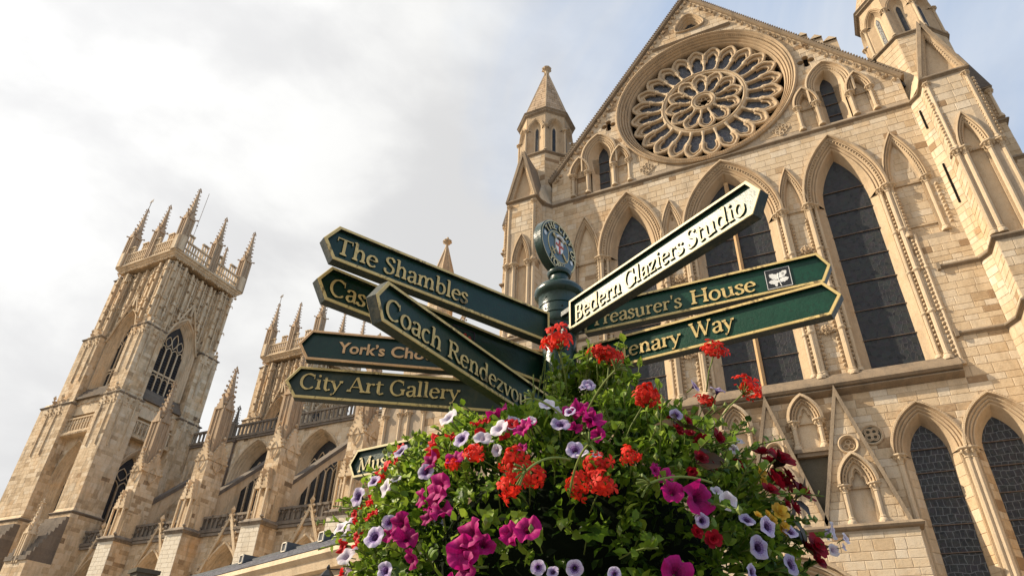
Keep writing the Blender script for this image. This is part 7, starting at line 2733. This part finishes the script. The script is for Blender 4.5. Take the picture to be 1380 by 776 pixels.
def leaf_add(mb, p, d, n, ln_, w, t, mi=0):
    """one folded, pointed leaf from p along d, upper side n"""
    if trimmed(p):
        return
    d = d.normalized()
    s = d.cross(n)
    if s.length < 1e-4:
        s = Vector((1, 0, 0))
    s.normalize()
    n = s.cross(d)
    P = lambda x, y, z: tuple(p + d * x * ln_ + s * y * w + n * z * ln_)
    mb.add([P(0, 0, 0), P(.28, .42, .10), P(.30, 0, .0), P(.28, -.42, .10), P(.62, .40, .10), P(.66, 0, .01), P(.62, -.40, .10), P(1.0, 0, -.10)],
           [(0, 2, 1), (0, 3, 2), (1, 2, 5, 4), (2, 3, 6, 5), (4, 5, 7), (5, 6, 7)], mi, t, True)


fol = MB()
lr = random.Random(21)


def noise3(v):
    return math.sin(v.x * 7.1 + 1.3) * math.sin(v.y * 6.3 + 0.5) * math.sin(v.z * 8.2 + 2.1) + 0.5 * math.sin(v.x * 15 + v.z * 9)


def rnd_dir():
    while True:
        v = Vector((lr.uniform(-1, 1), lr.uniform(-1, 1), lr.uniform(-1, 1)))
        if 0.05 < v.length < 1:
            return v.normalized()


HOLLOW = Vector((0.12, -0.98, 0.10)).normalized()     # the shaded hollow in the middle of the planting
count = 0
while count < 15000:
    d = rnd_dir()
    if d.z < -0.55 or (d.y > 0.55 and lr.random() < 0.6):
        continue
    nz_ = noise3(d * 1.0)
    k = 0.70 + 0.225 * lr.random() ** 0.55 + 0.05 * nz_
    if nz_ < -0.35 and k > 0.80:
        continue
    if d.angle(HOLLOW) < 0.42 and lr.random() < 0.6 and k > 0.74:
        continue
    p = Vector((d.x * ER.x, d.y * ER.y, d.z * ER.z)) * k
    out = (d + rnd_dir() * 0.9 + Vector((0, 0, 0.1))).normalized()
    up_ = (d * 0.8 + Vector((-0.2, -0.1, 0.7)) + rnd_dir() * 0.7)
    t = 0.3 + 0.45 * (k - 0.76) / 0.2 + lr.uniform(-0.25, 0.35)  # tone darkens toward the core, painting in the shade inside the planting
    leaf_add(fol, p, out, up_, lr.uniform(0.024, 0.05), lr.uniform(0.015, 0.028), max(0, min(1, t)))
    count += 1
# sprigs pushing past the flowers: a stem with leaves in pairs
for _ in range(1300):
    d = rnd_dir()
    if _ > 1150:      # long shoots along the upper edges
        d = Vector((lr.choice((-0.8, -0.6, -0.7, 0.75, 0.5)) + lr.uniform(-.15, .15), -0.35 + lr.uniform(-.2, .2), lr.uniform(0.15, 0.75))).normalized()
    if d.angle(HOLLOW) < 0.4 and lr.random() < 0.7:
        continue
    if d.z < -0.45 or d.y > 0.6:
        continue
    p = Vector((d.x * ER.x, d.y * ER.y, d.z * ER.z)) * lr.uniform(0.84, 0.93)
    g = (d + rnd_dir() * 0.55 + Vector((0, 0, 0.3))).normalized()
    ln_ = lr.uniform(0.05, 0.14) if _ <= 1150 else lr.uniform(0.12, 0.22)
    if trimmed(p + g * ln_):
        continue
    t = min(1.0, max(0.3, lr.uniform(0.5, 0.95) - 0.22 * d.x + 0.2 * d.z))  # sprigs lighter toward the sun and upward, sunlight painted into the leaf tone
    pts = [p + g * ln_ * s + Vector((0, 0, -0.25 * ln_ * s * s)) for s in (0, .33, .66, 1)]
    fol.tube([tuple(q) for q in pts], 0.0022, 4, 1, 0.6)
    nl = lr.randint(5, 9)
    for i in range(nl):
        s = 0.25 + 0.75 * i / nl
        q = p + g * ln_ * s + Vector((0, 0, -0.25 * ln_ * s * s))
        side = rnd_dir()
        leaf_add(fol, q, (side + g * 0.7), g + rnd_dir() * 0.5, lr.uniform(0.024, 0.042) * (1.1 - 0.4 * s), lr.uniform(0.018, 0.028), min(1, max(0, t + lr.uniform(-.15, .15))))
    if lr.random() < 0.35:      # a bud at the tip
        fol.blob(tuple(pts[-1]), 0.008, 1, 1.0, sq=1.6)
for _ in range(110):
    p = Vector((lr.uniform(-0.93, -0.60), lr.uniform(1.95, 2.2), lr.uniform(2.56, 2.66))) - EC
    g = (Vector((lr.uniform(-.12, .4), lr.uniform(-.35, .1), 1))).normalized()
    ln_ = lr.uniform(0.05, 0.17) * (1.0 - 0.9 * abs(p.x + EC.x + 0.78))
    t = lr.uniform(0.45, 0.95)
    pts = [p + g * ln_ * s for s in (0, .33, .66, 1)]
    fol.tube([tuple(q) for q in pts], 0.0024, 4, 1, 0.6)
    for i in range(lr.randint(5, 9)):
        s = 0.2 + 0.8 * lr.random()
        leaf_add(fol, p + g * ln_ * s, rnd_dir() + g * 0.5, g + rnd_dir() * 0.5, lr.uniform(0.024, 0.048), lr.uniform(0.018, 0.03), min(1, max(0, t + lr.uniform(-.2, .15))))
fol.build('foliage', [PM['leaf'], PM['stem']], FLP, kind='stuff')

# arching geranium stalks with spent heads
for (a, bq) in (((-0.60, 1.50, 2.10), (-0.50, 1.37, 2.16)), ((-0.60, 1.50, 2.18), (-0.66, 1.38, 2.12)), ((-0.62, 1.62, 2.30), (-0.47, 1.50, 2.40)), ((-0.62, 1.62, 2.30), (-0.70, 1.50, 2.36)),
                ((-0.30, 1.70, 2.15), (-0.42, 1.56, 2.12))):
    A_, B_ = Vector(a) - EC, Vector(bq) - EC
    mb = MB()
    mid_ = (A_ + B_) / 2 + Vector((0, -0.02, 0.025))
    mb.tube([tuple(A_ * (1 - t) ** 2 + mid_ * 2 * t * (1 - t) + B_ * t * t) for t in [i / 8 for i in range(9)]], 0.0030, 6, 0, 0.75)
    for q in range(8):
        dd_ = ((B_ - A_).normalized() + rnd_dir() * 0.9).normalized()
        mb.tube([tuple(B_), tuple(B_ + dd_ * 0.018), tuple(B_ + dd_ * 0.034 + Vector((0, 0, -0.006)))], 0.0018, 4, 0, 0.4, taper=1.8)
    mb.build('flower_stalk', [PM['stem']], FLP)

# larger round scalloped leaves, each a piece of its own
bl = []
for s in range(3):
    mb = MB()
    r_ = random.Random(s)
    n = 21
    c = (0, 0, 0)
    for i in range(n - 2):
        a0, a1 = R(-160 + 320 * i / (n - 2)), R(-160 + 320 * (i + 1) / (n - 2))
        rr0 = 1 + 0.10 * math.sin(i * 2.4)
        rr1 = 1 + 0.10 * math.sin((i + 1) * 2.4)
        h0, h1 = 0.16 * math.sin(i * 1.9 + s), 0.16 * math.sin((i + 1) * 1.9 + s)
        mb.add([c, (0.5 * math.cos(a0), 0.5 * math.sin(a0), h0 * .3 + .05), (0.5 * math.cos(a1), 0.5 * math.sin(a1), h1 * .3 + .05)], [(0, 1, 2)], 0, 0.38, True)
        mb.add([(0.5 * math.cos(a0), 0.5 * math.sin(a0), h0 * .3 + .05), (rr0 * math.cos(a0), rr0 * math.sin(a0), h0), (rr1 * math.cos(a1), rr1 * math.sin(a1), h1), (0.5 * math.cos(a1), 0.5 * math.sin(a1), h1 * .3 + .05)], [(0, 1, 2, 3)], 0, 0.55 + 0.1 * r_.random(), True)
    mb.tube([(0, 0, 0), (-0.5, 0, -0.6), (-0.7, 0, -1.6)], 0.05, 5, 1, 0.5)
    me = mb.mesh('large_leaf', [PM['leaf'], PM['stem']])
    weld(me)
    bl.append(me)
done = 0
while done < 110:
    d = rnd_dir()
    if d.z < -0.3 or d.y > 0.25:
        continue
    o = bpy.data.objects.new('large_leaf', bl[done % 3])
    COL.objects.link(o)
    o.parent = FLP
    n = (d * 0.7 + Vector((0, 0, 0.5)) + rnd_dir() * 0.5).normalized()
    s = lr.uniform(0.022, 0.042)
    o.matrix_local = Matrix.LocRotScale(Vector((d.x * ER.x, d.y * ER.y, d.z * ER.z)) * lr.uniform(0.86, 0.94), n.to_track_quat('Z', 'Y'), (s, s, s))
    done += 1
# bronze begonia leaves near the crimson flowers on the right
bz = MB()
for _ in range(5):
    x, y, z, nx, ny, nz, rr = FLOWERS['crimson_begonia'][_ * 2]
    p = Vector((x, y, z)) - EC
    for q in range(3):
        dd_ = (Vector((nx, ny, nz)) * 0.3 + rnd_dir()).normalized()
        leaf_add(bz, p * 0.98, dd_, Vector((nx, ny, nz)) + rnd_dir() * 0.3, lr.uniform(0.06, 0.085), lr.uniform(0.045, 0.06), lr.random())
bz.build('bronze_leaf', [PM['bronze']], FLP, kind='stuff')
# dark moss lined core and the basket under it
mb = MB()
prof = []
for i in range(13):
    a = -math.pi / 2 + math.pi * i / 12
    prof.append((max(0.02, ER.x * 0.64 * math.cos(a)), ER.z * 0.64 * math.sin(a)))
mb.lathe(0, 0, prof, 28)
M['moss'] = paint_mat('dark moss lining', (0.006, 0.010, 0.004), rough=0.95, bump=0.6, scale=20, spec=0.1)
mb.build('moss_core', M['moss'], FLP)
mb = MB()
mb.lathe(0, 0, [(0.12, -0.98), (0.40, -0.9), (0.60, -0.62), (0.64, -0.45), (0.66, -0.45), (0.66, -0.40), (0.60, -0.40)], 24)
mb.build('planter_bowl', M['green_side'], FLP)

# ---- never more than thing > part > sub-part
def depth_of(o):
    n = 0
    while o.parent is not None:
        o = o.parent
        n += 1
    return n


for _ in range(2):
    for o in [o for o in SC.objects if depth_of(o) > 2]:
        if o.parent.matrix_local == Matrix.Identity(4) or o.parent.matrix_basis == Matrix.Identity(4):
            o.parent = o.parent.parent
